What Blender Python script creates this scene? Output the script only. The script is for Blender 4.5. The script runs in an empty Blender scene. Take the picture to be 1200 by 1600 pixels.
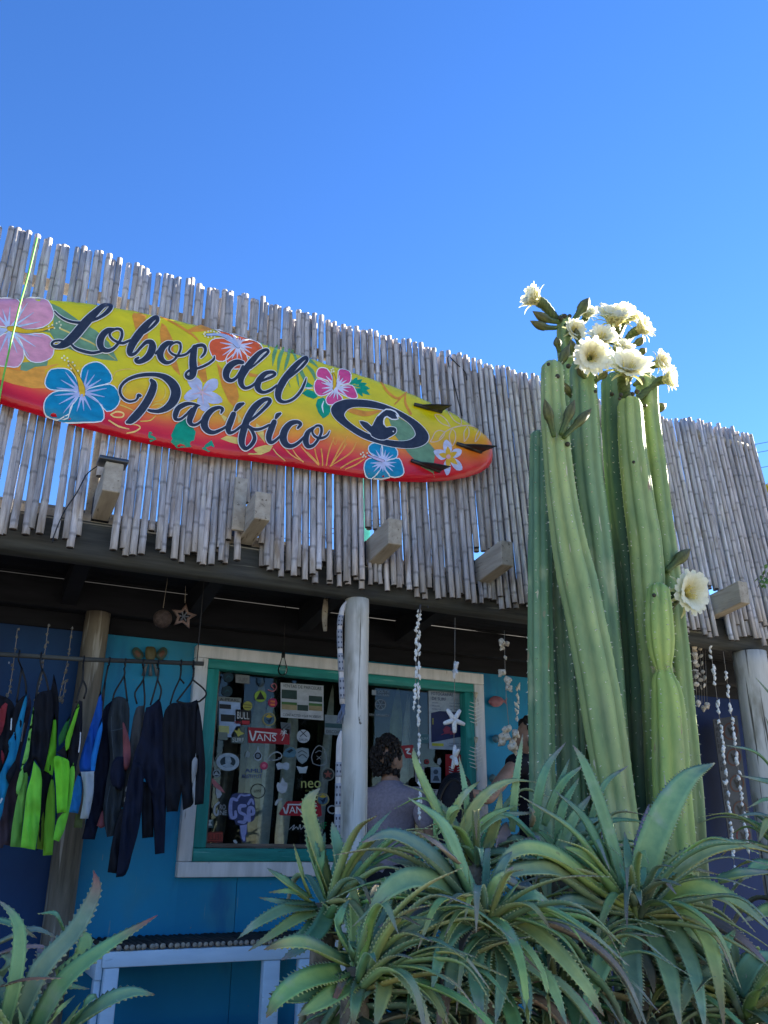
import bpy, bmesh, math, random
from mathutils import Vector, Matrix, noise
from mathutils.geometry import delaunay_2d_cdt
R = random.Random(11)
S = bpy.context.scene
COL = S.collection
V = Vector
# ------------------------------------------------------------------ camera, sky, sun, exposure
F = 1340.0                                   # focal length in pixels of the 1200 x 1600 photograph
AX = V((2985, -545, F)).normalized()         # the shop front runs along world x
AZ = V((25, (2985 * 25 + F * F) / 545, F)).normalized()
AY = AZ.cross(AX)
if AY.z < 0: AY = -AY
EYE = V((0, 0, 1.3))
cr_, cu_, cf_ = (V((AX[i], AY[i], AZ[i])) for i in range(3))
cam = bpy.data.cameras.new('camera')
co = bpy.data.objects.new('camera', cam); COL.objects.link(co)
co.matrix_world = Matrix(((cr_.x, cu_.x, -cf_.x, EYE.x), (cr_.y, cu_.y, -cf_.y, EYE.y), (cr_.z, cu_.z, -cf_.z, EYE.z), (0, 0, 0, 1)))
cam.sensor_fit = 'VERTICAL'; cam.sensor_height = 36; cam.sensor_width = 27; cam.lens = 36 * F / 1600
cam.clip_end = 5000; cam.clip_start = .05
S.camera = co
SUN_AZ, SUN_EL = math.radians(80), math.radians(28)       # azimuth from +y (into the shop) towards +x
W = bpy.data.worlds.new('World'); S.world = W; W.use_nodes = True
nt = W.node_tree; nt.nodes.clear()
sky = nt.nodes.new('ShaderNodeTexSky'); sky.sky_type = 'NISHITA'; sky.sun_disc = False
sky.sun_elevation = SUN_EL; sky.sun_rotation = SUN_AZ
sky.air_density = 1.0; sky.dust_density = .0; sky.ozone_density = 4.0
bg = nt.nodes.new('ShaderNodeBackground'); bg.inputs[1].default_value = .053
wo = nt.nodes.new('ShaderNodeOutputWorld')
hs = nt.nodes.new('ShaderNodeHueSaturation'); hs.inputs['Saturation'].default_value = 1.21; hs.inputs['Hue'].default_value = .512; hs.inputs['Value'].default_value = .75
nt.links.new(sky.outputs[0], hs.inputs['Color']); nt.links.new(hs.outputs[0], bg.inputs[0]); nt.links.new(bg.outputs[0], wo.inputs[0])
sl = bpy.data.lights.new('sun', 'SUN'); sl.energy = 5.0; sl.angle = math.radians(.5); sl.color = (1, .93, .8)
so = bpy.data.objects.new('sun', sl); COL.objects.link(so)
sd = V((math.sin(SUN_AZ) * math.cos(SUN_EL), math.cos(SUN_AZ) * math.cos(SUN_EL), math.sin(SUN_EL)))
so.rotation_euler = sd.to_track_quat('Z', 'Y').to_euler(); so.location = (10, 8, 9)
S.view_settings.view_transform = 'Standard'; S.view_settings.look = 'None'
S.view_settings.exposure = 2.95; S.view_settings.gamma = 1.0; S.view_settings.use_curve_mapping = False
S.render.engine = 'CYCLES'; S.cycles.max_bounces = 7; S.cycles.transparent_max_bounces = 16

# ------------------------------------------------------------------ helpers
def P(px, py, Y, k=0.0, z0=0.0):
    'the point of the plane y = Y + k (z - z0) that the photograph shows at a pixel'
    d = V((AX.dot(V((px - 600, 800 - py, F))), AY.dot(V((px - 600, 800 - py, F))), AZ.dot(V((px - 600, 800 - py, F)))))
    t = (Y + k * (EYE.z - z0) - EYE.y) / (d.y - k * d.z)
    return EYE + d * t
def mpp(p):
    return (p - EYE).dot(cf_) / F
def crop(ox, oy, s):
    return lambda L: [(ox + q[0] / s, oy + q[1] / s) + tuple(w / s for w in q[2:]) for q in L]
def lerp(a, b, t): return a + (b - a) * t
def smooth(pts, n=6):
    'Catmull-Rom through points of any dimension'
    pts = [tuple(p) for p in pts]
    if len(pts) < 3: 
        a, b = pts; return [tuple(lerp(a[k], b[k], i / n) for k in range(len(a))) for i in range(n + 1)]
    Q = [tuple(2 * a - b for a, b in zip(pts[0], pts[1]))] + pts + [tuple(2 * a - b for a, b in zip(pts[-1], pts[-2]))]
    out = []
    for i in range(1, len(Q) - 2):
        p0, p1, p2, p3 = Q[i - 1:i + 3]
        for j in range(n):
            t = j / n
            out.append(tuple(.5 * (2 * b + (c - a) * t + (2 * a - 5 * b + 4 * c - d) * t * t + (3 * b - a - 3 * c + d) * t ** 3) for a, b, c, d in zip(p0, p1, p2, p3)))
    out.append(pts[-1]); return out
def smooth_closed(pts, n=5):
    m = len(pts); L = []
    for i in range(m):
        p0, p1, p2, p3 = pts[i - 1], pts[i], pts[(i + 1) % m], pts[(i + 2) % m]
        for j in range(n):
            t = j / n
            L.append(tuple(.5 * (2 * b + (c - a) * t + (2 * a - 5 * b + 4 * c - d) * t * t + (3 * b - a - 3 * c + d) * t ** 3) for a, b, c, d in zip(p0, p1, p2, p3)))
    return L

class MB:
    def __init__(s): s.v, s.f, s.m, s.c, s.sm = [], [], [], [], True
    def add(s, vs, fs, mi=0, col=None):
        b = len(s.v); s.v += [V(q) for q in vs]
        s.f += [tuple(b + i for i in q) for q in fs]; s.m += [mi] * len(fs)
        s.c += list(col) if isinstance(col, list) else [col or (1, 1, 1)] * len(vs)
    def box(s, a, b, mi=0):
        x0, y0, z0 = a; x1, y1, z1 = b
        s.add([(x0, y0, z0), (x1, y0, z0), (x1, y1, z0), (x0, y1, z0), (x0, y0, z1), (x1, y0, z1), (x1, y1, z1), (x0, y1, z1)],
              [(0, 3, 2, 1), (4, 5, 6, 7), (0, 1, 5, 4), (1, 2, 6, 5), (2, 3, 7, 6), (3, 0, 4, 7)], mi)
    def tube(s, pts, rad, n=8, mi=0, cap=True, col=None, sx=1.0, ref=None):
        pts = [V(p) for p in pts]; m = len(pts)
        if not isinstance(rad, (list, tuple)): rad = [rad] * m
        vs, cs = [], []; pu = ref or V((1, 0, 0))
        for i, p in enumerate(pts):
            t = (pts[min(i + 1, m - 1)] - pts[max(i - 1, 0)]).normalized()
            u = pu - t * pu.dot(t)
            if u.length < .05: u = V((0, 1, 0)) - t * t.y
            u.normalize(); pu = u; w = t.cross(u)
            for k in range(n):
                a = 2 * math.pi * k / n
                vs.append(p + u * (math.cos(a) * rad[i] * sx) + w * (math.sin(a) * rad[i]))
                cs.append(col[i] if isinstance(col, list) else (col or (1, 1, 1)))
        fs = [(i * n + k, i * n + (k + 1) % n, (i + 1) * n + (k + 1) % n, (i + 1) * n + k) for i in range(m - 1) for k in range(n)]
        if cap: fs += [tuple(reversed(range(n))), tuple((m - 1) * n + k for k in range(n))]
        s.add(vs, fs, mi, cs)
    def lathe(s, prof, n=12, org=V((0, 0, 0)), mi=0, col=None):
        s.tube([org + V((0, 0, z)) for r, z in prof], [max(r, 1e-4) for r, z in prof], n, mi, True, col)
    def ball(s, c, r, nu=10, nv=7, mi=0, col=None):
        r = V((r, r, r)) if isinstance(r, (int, float)) else V(r); c = V(c)
        vs = [c + V((0, 0, -r.z))] + [c + V((r.x * math.sin(math.pi * j / nv) * math.cos(2 * math.pi * i / nu), r.y * math.sin(math.pi * j / nv) * math.sin(2 * math.pi * i / nu), -r.z * math.cos(math.pi * j / nv))) for j in range(1, nv) for i in range(nu)] + [c + V((0, 0, r.z))]
        fs = [(0, 1 + (i + 1) % nu, 1 + i) for i in range(nu)]
        for j in range(nv - 2): fs += [(1 + j * nu + i, 1 + j * nu + (i + 1) % nu, 1 + (j + 1) * nu + (i + 1) % nu, 1 + (j + 1) * nu + i) for i in range(nu)]
        L = len(vs) - 1; b = 1 + (nv - 2) * nu
        fs += [(L, b + i, b + (i + 1) % nu) for i in range(nu)]
        s.add(vs, fs, mi, col)
    def mesh(s, name, mats, org=V((0, 0, 0)), pig=False):
        me = bpy.data.meshes.new(name)
        me.from_pydata([tuple(q - org) for q in s.v], [], s.f)
        for m in (mats if isinstance(mats, (list, tuple)) else [mats]): me.materials.append(m)
        if any(s.m): me.polygons.foreach_set('material_index', s.m)
        me.polygons.foreach_set('use_smooth', [s.sm] * len(s.f))
        if pig:
            a = me.color_attributes.new('pig', 'FLOAT_COLOR', 'POINT')
            a.data.foreach_set('color', [x for q in s.c for x in (q[0], q[1], q[2], 1.0)])
        me.update(); return me
def wloc(o):
    l = V((0, 0, 0))
    while o is not None: l += o.location; o = o.parent
    return l
def link(name, me, parent=None, loc=None):
    o = bpy.data.objects.new(name, me); COL.objects.link(o)
    if parent is not None: o.parent = parent
    if loc is not None: o.location = loc
    return o
def part(name, mb, mats, parent, pig=False, bevel=0, kind=None, label=None, flat=False):
    if flat: mb.sm = False
    o = link(name, mb.mesh(name, mats, wloc(parent), pig), parent)
    if bevel:
        b = o.modifiers.new('bevel', 'BEVEL'); b.width = bevel; b.segments = 2; b.limit_method = 'ANGLE'
    if kind: o['kind'] = kind
    if label: o['label'] = label
    return o
def tag(o, label, cat, group=None, kind=None):
    if label: o['label'] = label
    if cat: o['category'] = cat
    if group: o['group'] = group
    if kind: o['kind'] = kind
    return o
def thing(name, label, cat, loc, group=None):
    o = link(name, None, None, loc); o.empty_display_size = .05
    return tag(o, label, cat, group)
def solo(name, mb, mats, label, cat, loc=None, group=None, kind=None, pig=False, bevel=0, flat=False):
    if flat: mb.sm = False
    if loc is None: loc = sum(mb.v, V()) / len(mb.v)
    o = link(name, mb.mesh(name, mats, V(loc), pig), None, loc)
    if bevel:
        b = o.modifiers.new('bevel', 'BEVEL'); b.width = bevel; b.segments = 2; b.limit_method = 'ANGLE'
    return tag(o, label, cat, group, kind)

def mat(name, c1, c2=None, scale=(6, 6, 6), rough=.7, bump=0.0, lo=.35, hi=.65, attr=False, detail=6, spec=.3, spots=None, metal=0, extra=None, trans=0, dist=.002):
    m = bpy.data.materials.new(name); m.use_nodes = True
    n = m.node_tree.nodes; l = m.node_tree.links
    b = n['Principled BSDF']; b.inputs['Roughness'].default_value = rough; b.inputs['Metallic'].default_value = metal
    b.inputs['Specular IOR Level'].default_value = spec
    tc = n.new('ShaderNodeTexCoord'); mp = n.new('ShaderNodeMapping'); mp.inputs['Scale'].default_value = scale
    oi = n.new('ShaderNodeObjectInfo'); ml = n.new('ShaderNodeMath'); ml.operation = 'MULTIPLY'; ml.inputs[1].default_value = 37.0
    l.new(oi.outputs['Random'], ml.inputs[0])
    cb = n.new('ShaderNodeCombineXYZ'); [l.new(ml.outputs[0], cb.inputs[i]) for i in range(3)]
    l.new(tc.outputs['Object'], mp.inputs['Vector']); l.new(cb.outputs[0], mp.inputs['Location'])
    nz = n.new('ShaderNodeTexNoise'); nz.inputs['Scale'].default_value = 1; nz.inputs['Detail'].default_value = detail; nz.inputs['Roughness'].default_value = .62
    l.new(mp.outputs[0], nz.inputs['Vector'])
    rp = n.new('ShaderNodeValToRGB'); rp.color_ramp.elements[0].position = lo; rp.color_ramp.elements[1].position = hi
    c2 = c2 or c1
    rp.color_ramp.elements[0].color = (*c1, 1); rp.color_ramp.elements[1].color = (*c2, 1)
    l.new(nz.outputs['Fac'], rp.inputs[0]); out = rp.outputs[0]
    def mix(a, bcol, fac=None, mode='MIX', f=1.0):
        x = n.new('ShaderNodeMix'); x.data_type = 'RGBA'; x.blend_type = mode; x.inputs[0].default_value = f
        l.new(a, x.inputs[6])
        if isinstance(bcol, tuple): x.inputs[7].default_value = (*bcol, 1)
        else: l.new(bcol, x.inputs[7])
        if fac is not None: l.new(fac, x.inputs[0])
        return x.outputs[2]
    if attr:
        at = n.new('ShaderNodeAttribute'); at.attribute_name = 'pig'
        out = mix(out, at.outputs['Color'], None, 'MULTIPLY')
    if spots:                                # (colour, scale vector, threshold, softness)
        for sc, ss, th, sf in spots:
            mp2 = n.new('ShaderNodeMapping'); mp2.inputs['Scale'].default_value = ss
            l.new(tc.outputs['Object'], mp2.inputs['Vector']); l.new(cb.outputs[0], mp2.inputs['Location'])
            n2 = n.new('ShaderNodeTexNoise'); n2.inputs['Scale'].default_value = 1; n2.inputs['Detail'].default_value = 5; l.new(mp2.outputs[0], n2.inputs['Vector'])
            mr = n.new('ShaderNodeMapRange'); mr.inputs[1].default_value = th; mr.inputs[2].default_value = th + sf
            l.new(n2.outputs['Fac'], mr.inputs[0])
            out = mix(out, sc, mr.outputs[0])
    l.new(out, b.inputs['Base Color'])
    if bump:
        bp = n.new('ShaderNodeBump'); bp.inputs['Strength'].default_value = bump; bp.inputs['Distance'].default_value = dist
        l.new(nz.outputs['Fac'], bp.inputs['Height']); l.new(bp.outputs[0], b.inputs['Normal'])
    if trans:
        tr = n.new('ShaderNodeBsdfTranslucent'); l.new(out, tr.inputs[0])
        ms = n.new('ShaderNodeMixShader'); ms.inputs[0].default_value = trans
        l.new(b.outputs[0], ms.inputs[1]); l.new(tr.outputs[0], ms.inputs[2])
        l.new(ms.outputs[0], n['Material Output'].inputs[0])
    return m
_pc = {}
def srgb(r, g, b):
    f = lambda x: x / 12.92 if x <= .04045 else ((x + .055) / 1.055) ** 2.4
    return (f(r / 255), f(g / 255), f(b / 255))
def paint(r, g, b, rough=.45):
    k = (r, g, b, rough)
    if k not in _pc:
        c = srgb(r, g, b); _pc[k] = mat('paint_%d_%d_%d' % (r, g, b), tuple(x * .74 for x in c), tuple(min(1, x * 1.12) for x in c), (17, 17, 30), rough, lo=.3, hi=.7)
    return _pc[k]

M = {}
M['cane'] = mat('weathered_cane', (.36, .335, .325), (.80, .77, .77), (70, 70, 4), .8, .5, .3, .68, attr=True, spots=[((.06, .05, .045), (90, 90, 40), .69, .05), ((.26, .22, .19), (30, 30, 5), .57, .16), ((.62, .57, .50), (12, 12, 3), .66, .1)])
M['cane_end'] = mat('cane_hollow', (.03, .025, .02), (.08, .06, .05))
M['post'] = mat('weathered_post', (.43, .415, .375), (.68, .655, .60), (16, 16, 1.6), .8, .45, .3, .7, spots=[((.10, .09, .075), (42, 42, 1.3), .60, .05), ((.24, .22, .17), (9, 9, 3), .56, .2), ((.07, .055, .04), (13, 13, 8), .715, .03)])
M['beam'] = mat('dark_beam', (.032, .034, .034), (.085, .088, .080), (2, 20, 26), .85, .5, .35, .7, spots=[((.2, .2, .16), (1.5, 14, 30), .66, .08)])
M['rafter'] = mat('rafter_wood', (.27, .235, .19), (.44, .39, .32), (26, 3, 26), .8, .4, .3, .7, spots=[((.15, .12, .09), (60, 5, 60), .62, .08)])
M['dark_shaded_wood'] = mat('dark_shaded_porch_wood', (.005, .006, .010), (.012, .013, .019), (3, 3, 20), .85)  # also darkens the inner rafters in place of porch shade
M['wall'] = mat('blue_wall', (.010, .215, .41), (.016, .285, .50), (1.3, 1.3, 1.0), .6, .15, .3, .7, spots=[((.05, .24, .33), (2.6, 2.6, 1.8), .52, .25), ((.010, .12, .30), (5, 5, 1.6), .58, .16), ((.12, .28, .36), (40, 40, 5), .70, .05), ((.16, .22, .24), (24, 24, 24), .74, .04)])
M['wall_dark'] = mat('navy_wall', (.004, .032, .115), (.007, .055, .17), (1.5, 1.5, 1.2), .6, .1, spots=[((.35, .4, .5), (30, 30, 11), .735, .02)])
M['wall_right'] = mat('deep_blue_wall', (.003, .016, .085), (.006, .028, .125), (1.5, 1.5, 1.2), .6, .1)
M['white_frame'] = mat('off_white_frame', (.62, .62, .64), (.80, .79, .82), (18, 18, 3), .6, .2, spots=[((.3, .28, .27), (30, 30, 5), .66, .08)])
M['teal'] = mat('teal_paint', (.012, .19, .18), (.03, .33, .30), (4, 26, 26), .5, .35, .3, .7, spots=[((.12, .40, .38), (3, 50, 50), .63, .06), ((.006, .09, .09), (6, 60, 60), .68, .04)])
M['teal_v'] = mat('teal_paint_upright', (.012, .19, .18), (.03, .33, .30), (26, 26, 3), .5, .35, .3, .7, spots=[((.12, .40, .38), (50, 50, 3), .64, .06)])
M['sill'] = mat('worn_sill', (.12, .09, .075), (.25, .2, .17), (4, 40, 40), .8, .3)
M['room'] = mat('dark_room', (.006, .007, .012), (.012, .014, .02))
M['roof'] = mat('roof_sheet', (.2, .19, .18), (.3, .29, .27), (3, 3, 3), .6)
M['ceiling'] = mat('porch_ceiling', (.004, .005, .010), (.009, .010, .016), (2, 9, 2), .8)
M['bench'] = mat('pale_blue_paint', (.46, .60, .74), (.56, .70, .84), (3, 18, 14), .55, .2, spots=[((.25, .38, .5), (9, 30, 30), .65, .1)])
M['slat'] = mat('dark_rod', (.035, .026, .022), (.085, .065, .055), (30, 5, 30), .75, .4)
M['slat_end'] = mat('rod_end', (.26, .22, .18), (.42, .37, .30), (80, 80, 80), .8)
M['board'] = mat('board_paint', (.80, .82, .84), (1.04, 1.03, 1.0), (6, 6, 14), .24, .08, .3, .7, attr=True, spec=.5, spots=[((.62, .52, .36), (9, 9, 130), .735, .03)])
M['fin'] = mat('black_fin', (.012, .012, .014), (.022, .022, .026), rough=.35, spec=.5)
M['ink'] = mat('painted_ink', (.020, .026, .045), (.034, .042, .066), (30, 30, 30), .4)
M['line'] = mat('painted_white_line', (.72, .72, .74), (.85, .85, .86), (30, 30, 30), .45)
M['cactus'] = mat('cactus_skin', (.68, .78, .74), (1.16, 1.10, 1.02), (12, 12, 5), .62, .5, .3, .7, attr=True, spec=.35, spots=[((.50, .46, .32), (40, 40, 6), .69, .04), ((.30, .22, .13), (16, 16, 5), .70, .05), ((.05, .07, .035), (60, 60, 60), .72, .03), ((.62, .62, .34), (4, 4, 2), .58, .22)], dist=.004)
M['areole'] = mat('areole_spines', (.62, .58, .42), (.8, .76, .62))
M['petal'] = mat('cream_petal', (.84, .83, .72), (.95, .94, .87), (60, 60, 60), .55, attr=True, trans=.42)
M['tube'] = mat('flower_tube', (.75, .75, .75), (1.2, 1.15, 1.1), (90, 90, 60), .6, .4, attr=True)
M['stamen'] = mat('stamen', (.72, .58, .12), (.85, .75, .3))
M['leaf'] = mat('aloe_leaf', (.72, .80, .80), (1.22, 1.14, 1.06), (16, 16, 16), .62, .3, .3, .72, attr=True, spec=.2, spots=[((.40, .33, .24), (38, 38, 38), .70, .05), ((.12, .10, .07), (14, 14, 14), .70, .08), ((.46, .46, .36), (7, 7, 7), .60, .25)])
M['stem'] = mat('aloe_stem', (.10, .085, .06), (.25, .2, .15), (30, 30, 30), .85, .6)
M['neo'] = mat('neoprene', (.82, .82, .82), (1.1, 1.1, 1.1), (7, 7, 5), .8, .25, attr=True, spec=.2, dist=.01)
M['black'] = mat('black_plastic', (.008, .008, .010), (.014, .014, .016), rough=.5)
M['shell'] = mat('white_shell', (.74, .73, .70), (.90, .90, .88), (120, 120, 120), .5, .4, spots=[((.34, .26, .18), (70, 70, 70), .66, .06)])
M['shell_tan'] = mat('tan_shell', (.52, .42, .30), (.80, .72, .60), (90, 90, 90), .5, .4, spots=[((.16, .10, .07), (60, 60, 60), .62, .05)])
M['string'] = mat('string', (.20, .17, .14), (.32, .28, .24))
M['starfish'] = mat('dry_starfish', (.62, .62, .63), (.84, .84, .85), (150, 150, 150), .85, .6)
M['stick'] = mat('pale_stick', (.40, .37, .36), (.66, .62, .60), (40, 40, 6), .75, .4, spots=[((.15, .12, .1), (60, 60, 12), .68, .05)])
M['skin'] = mat('skin', (.34, .19, .13), (.42, .25, .18), (20, 20, 20), .55)
M['hair'] = mat('dark_hair', (.012, .009, .008), (.035, .025, .022), (60, 60, 60), .6, .8)
M['shirt'] = mat('grey_mauve_shirt', (.27, .22, .27), (.36, .30, .35), (60, 60, 60), .9, .2)
M['cloth_black'] = mat('black_cloth', (.010, .010, .016), (.018, .018, .026), (30, 30, 30), .9, .2)
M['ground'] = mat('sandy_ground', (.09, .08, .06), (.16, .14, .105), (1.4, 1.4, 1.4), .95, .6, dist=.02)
M['bush'] = mat('bush_leaf', (.05, .11, .03), (.13, .21, .06), (9, 9, 9), .55, attr=True, trans=.25)
M['wire'] = mat('power_wire', (.03, .03, .035))
M['metal'] = mat('dull_metal', (.06, .065, .075), (.12, .12, .13), rough=.4, metal=.8)
M['teal_sheet'] = mat('translucent_teal_sheet', (.20, .55, .52), (.35, .72, .68), (6, 6, 6), .5, trans=.55)
gm = bpy.data.materials.new('window_glass'); gm.use_nodes = True
n_ = gm.node_tree.nodes; l_ = gm.node_tree.links; n_.remove(n_['Principled BSDF'])
tr_ = n_.new('ShaderNodeBsdfTransparent'); tr_.inputs[0].default_value = (.86, .9, .9, 1)
gl_ = n_.new('ShaderNodeBsdfGlossy'); gl_.inputs['Roughness'].default_value = .02
fr_ = n_.new('ShaderNodeFresnel'); fr_.inputs[0].default_value = 1.38
ms_ = n_.new('ShaderNodeMixShader'); l_.new(fr_.outputs[0], ms_.inputs[0]); l_.new(tr_.outputs[0], ms_.inputs[1]); l_.new(gl_.outputs[0], ms_.inputs[2]); l_.new(ms_.outputs[0], n_['Material Output'].inputs[0])
M['glass'] = gm

# ------------------------------------------------------------------ ground
GZ = .3
mb = MB(); mb.box((-1500, -1500, GZ - 2), (1500, 1500, GZ))
g = link('ground', mb.mesh('ground', M['ground'])); g['kind'] = 'structure'
mb = MB(); mb.box((-300, -16, GZ - .05), (300, 1.1, GZ + .004))       # unseen pale sandy street before the shop, added to bounce sunlight onto it
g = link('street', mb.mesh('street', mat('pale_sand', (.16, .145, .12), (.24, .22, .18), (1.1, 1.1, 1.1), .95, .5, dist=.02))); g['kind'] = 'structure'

# ------------------------------------------------------------------ the shop
WY = 5.40                                    # front of the porch wall
shop = thing('surf_shop', 'blue surf shop with timber porch, round posts and teal framed shop window', 'building', V((1.5, 5.4, GZ)))
wl, wr, wb, wt = 1.29, 3.36, 1.16, 2.46      # opening of the shop window
XL = P(97, 1400, WY).x                       # seam between the navy and the bright blue wall
def wallbox(name, a, b, m):
    mb = MB(); mb.box(a, b); return part(name, mb, m, shop, flat=True)
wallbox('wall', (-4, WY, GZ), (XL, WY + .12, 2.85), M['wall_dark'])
wallbox('wall', (XL, WY, GZ), (wl, WY + .12, 2.85), M['wall'])
xs_ = P(369, 1390, WY).x
wallbox('wall', (wl, WY, GZ), (xs_, WY + .12, wb), M['wall']); wallbox('wall', (xs_ + .004, WY, GZ), (wr, WY + .12, wb), M['wall'])
wallbox('wall', (wl, WY, wt), (wr, WY + .12, 2.85), M['wall'])
wallbox('wall', (wr, WY, GZ), (4.15, WY + .12, 2.85), M['wall'])
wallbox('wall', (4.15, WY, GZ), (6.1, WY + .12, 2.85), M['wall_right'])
mb = MB()                                    # the room behind the window
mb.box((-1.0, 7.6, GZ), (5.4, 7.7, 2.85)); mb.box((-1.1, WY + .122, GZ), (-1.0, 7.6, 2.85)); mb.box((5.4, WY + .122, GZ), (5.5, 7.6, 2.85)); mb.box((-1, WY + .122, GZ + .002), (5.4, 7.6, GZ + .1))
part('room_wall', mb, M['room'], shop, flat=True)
mb = MB(); mb.box((-.95, 4.36, GZ), (-.85, WY - .002, 2.795)); part('light_block_wall', mb, M['wall_dark'], shop, flat=True)  # unseen end wall, added to keep light out of the left porch
mb = MB(); mb.box((-4, 4.36, 2.853), (6.2, 7.9, 2.90)); part('roof', mb, [M['roof']], shop, flat=True)
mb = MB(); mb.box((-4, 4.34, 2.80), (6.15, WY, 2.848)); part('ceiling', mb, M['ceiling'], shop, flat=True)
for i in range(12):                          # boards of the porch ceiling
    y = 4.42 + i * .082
    mb = MB(); mb.box((-3.9, y, 2.786 + R.uniform(-.004, .004)), (6.1, y + .072, 2.799)); part('ceiling_board', mb, M['dark_shaded_wood'], shop, flat=True)
for q in (2.6, 2.715):
    pass
mb = MB(); mb.box((-4, 4.20, 2.59), (5.30, 4.34, 2.80)); part('beam', mb, M['beam'], shop, bevel=.035)
mb = MB(); mb.box((-4, 5.27, 2.60), (6.1, 5.375, 2.785)); mb.box((-4, 5.378, 2.502), (6.1, 5.397, 2.785)); part('wall_beam', mb, M['dark_shaded_wood'], shop, bevel=.01)
def log(name, x, y, r, z0, z1, mt, lean=0):
    mb = MB(); k = 22; pts = []; rr = []
    for i in range(k + 1):
        z = lerp(z0, z1, i / k)
        pts.append((x + lean * (z - z0) + .006 * noise.noise(V((x, 3.1, z * 1.3))), y, z)); rr.append(r * (1.06 - .09 * i / k + .04 * noise.noise(V((x * 3, 7, z * 2)))))
    mb.tube(pts, rr, 20); return part(name, mb, mt, shop)
log('post', 1.893, 4.27, .070, GZ, 2.592, M['post'])
pr = P(1181, 1100, 4.27); log('post', pr.x + .01, 4.27, .118, GZ, 2.592, M['post'])
log('post', 0.02 - 2.2, 4.27, .075, GZ, 2.592, M['post'])
pl = P(92, 1430, 5.29); log('wall_post', pl.x, 5.29, .075, GZ, 2.60, mat('brown_post', (.085, .075, .06), (.24, .21, .17), (20, 20, 2), .85, .5, .3, .7, spots=[((.36, .34, .31), (30, 30, 2.2), .60, .08)]))
# rafters with their ends standing proud of the canes
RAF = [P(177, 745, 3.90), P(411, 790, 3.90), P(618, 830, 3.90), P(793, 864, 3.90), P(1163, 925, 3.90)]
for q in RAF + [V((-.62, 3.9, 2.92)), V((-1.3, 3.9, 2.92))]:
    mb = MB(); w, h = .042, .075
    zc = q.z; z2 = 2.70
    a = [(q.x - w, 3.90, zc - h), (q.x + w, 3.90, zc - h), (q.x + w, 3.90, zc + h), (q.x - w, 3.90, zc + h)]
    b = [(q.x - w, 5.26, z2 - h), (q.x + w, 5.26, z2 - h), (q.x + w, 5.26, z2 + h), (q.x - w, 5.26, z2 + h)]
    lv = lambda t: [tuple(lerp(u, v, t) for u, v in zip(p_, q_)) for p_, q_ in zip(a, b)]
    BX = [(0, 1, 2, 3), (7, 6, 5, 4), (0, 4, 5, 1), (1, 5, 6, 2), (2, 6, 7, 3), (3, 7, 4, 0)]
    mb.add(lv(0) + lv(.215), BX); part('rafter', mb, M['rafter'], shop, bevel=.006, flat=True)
    mb = MB(); mb.add(lv(.217) + lv(1), BX); part('rafter_shaded', mb, M['dark_shaded_wood'], shop, flat=True)  # inner length of the same rafter, coloured dark to stand for porch shade
q = RAF[0]; mb = MB(); mb.box((q.x - .075, 3.885, q.z + .076), (q.x + .06, 3.99, q.z + .096)); part('metal_plate', mb, M['metal'], shop, bevel=.004)
mb = MB(); p0 = P(375, 800, 4.06); mb.box((p0.x - .035, 4.06, P(372, 828, 4.06).z), (p0.x + .03, 4.085, P(372, 745, 4.06).z)); part('plank', mb, M['rafter'], shop, bevel=.003)
for (x0, x1, z) in ((.15, .5, 2.765), (.62, 1.2, 2.77), (1.42, 1.7, 2.768), (2.2, 2.75, 2.77), (2.85, 3.4, 2.768)):   # pale bars painted for the light slits between roof sheets
    mb = MB(); mb.box((x0, 4.43, z - .006), (x1, 4.445, z + .002)); part('sheet_slit', mb, paint(118, 120, 126), shop)
# --- window
win = link('window', MB().mesh('window', []), shop); win.location = (0, 0, 0)
def wpart(name, a, b, m, bev=.004):
    mb = MB(); mb.box(a, b); return part(name, mb, m, win, bevel=bev)
fw = .075; y0, y1 = 5.335, 5.399
mbw = MB(); mbw.box((wl - .03, 5.345, wb + .0), (wl + .045, 5.399, wt - .075 + .075))
wl2, wr2, wb2, wt2 = 1.265, 3.385, 1.128, 2.482
mb = MB(); mb.box((wl2, y0, wb2 + .085), (wl2 + .08, y1, wt2 - .078)); win.data = mb.mesh('window', M['white_frame'], wloc(win)); win.name = 'window'
b_ = win.modifiers.new('bevel', 'BEVEL'); b_.width = .004
wpart('outer_frame', (wr2 - .08, y0, wb2 + .085), (wr2, y1, wt2 - .078), M['white_frame'])
wpart('outer_frame', (wl2, y0 - .002, wb2), (wr2, y1, wb2 + .083), M['white_frame'])
wpart('outer_frame', (wl2, y0 - .002, wt2 - .076), (wr2, y1, wt2), M['white_frame'])
tx0, tx1, tz0, tz1 = wl2 + .082, wr2 - .082, wb2 + .085, wt2 - .078
wpart('inner_frame', (tx0, y0 + .01, tz0 + .075), (tx0 + .075, 5.44, tz1 - .062), M['teal_v'])
wpart('inner_frame', (tx1 - .075, y0 + .01, tz0 + .075), (tx1, 5.44, tz1 - .062), M['teal_v'])
wpart('inner_frame', (tx0, y0 - .012, tz0), (tx1, 5.44, tz0 + .073), M['teal'])
wpart('inner_frame', (tx0, y0 + .006, tz1 - .060), (tx1, 5.44, tz1), M['teal'])
wpart('sill', (tx0 + .077, 5.40, tz0 + .075), (tx1 - .077, 5.45, tz0 + .1), M['sill'])
wpart('sill', (tx0 + .077, 5.40, tz0 + .102), (tx0 + .097, 5.45, tz1 - .062), M['sill'])
mb = MB(); mb.box((tx0 + .05, 5.425, tz0 + .05), (tx1 - .05, 5.429, tz1 - .04)); part('pane', mb, M['glass'], win, flat=True)
GY = 5.4215                                  # stickers sit on the outside of the pane

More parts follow.
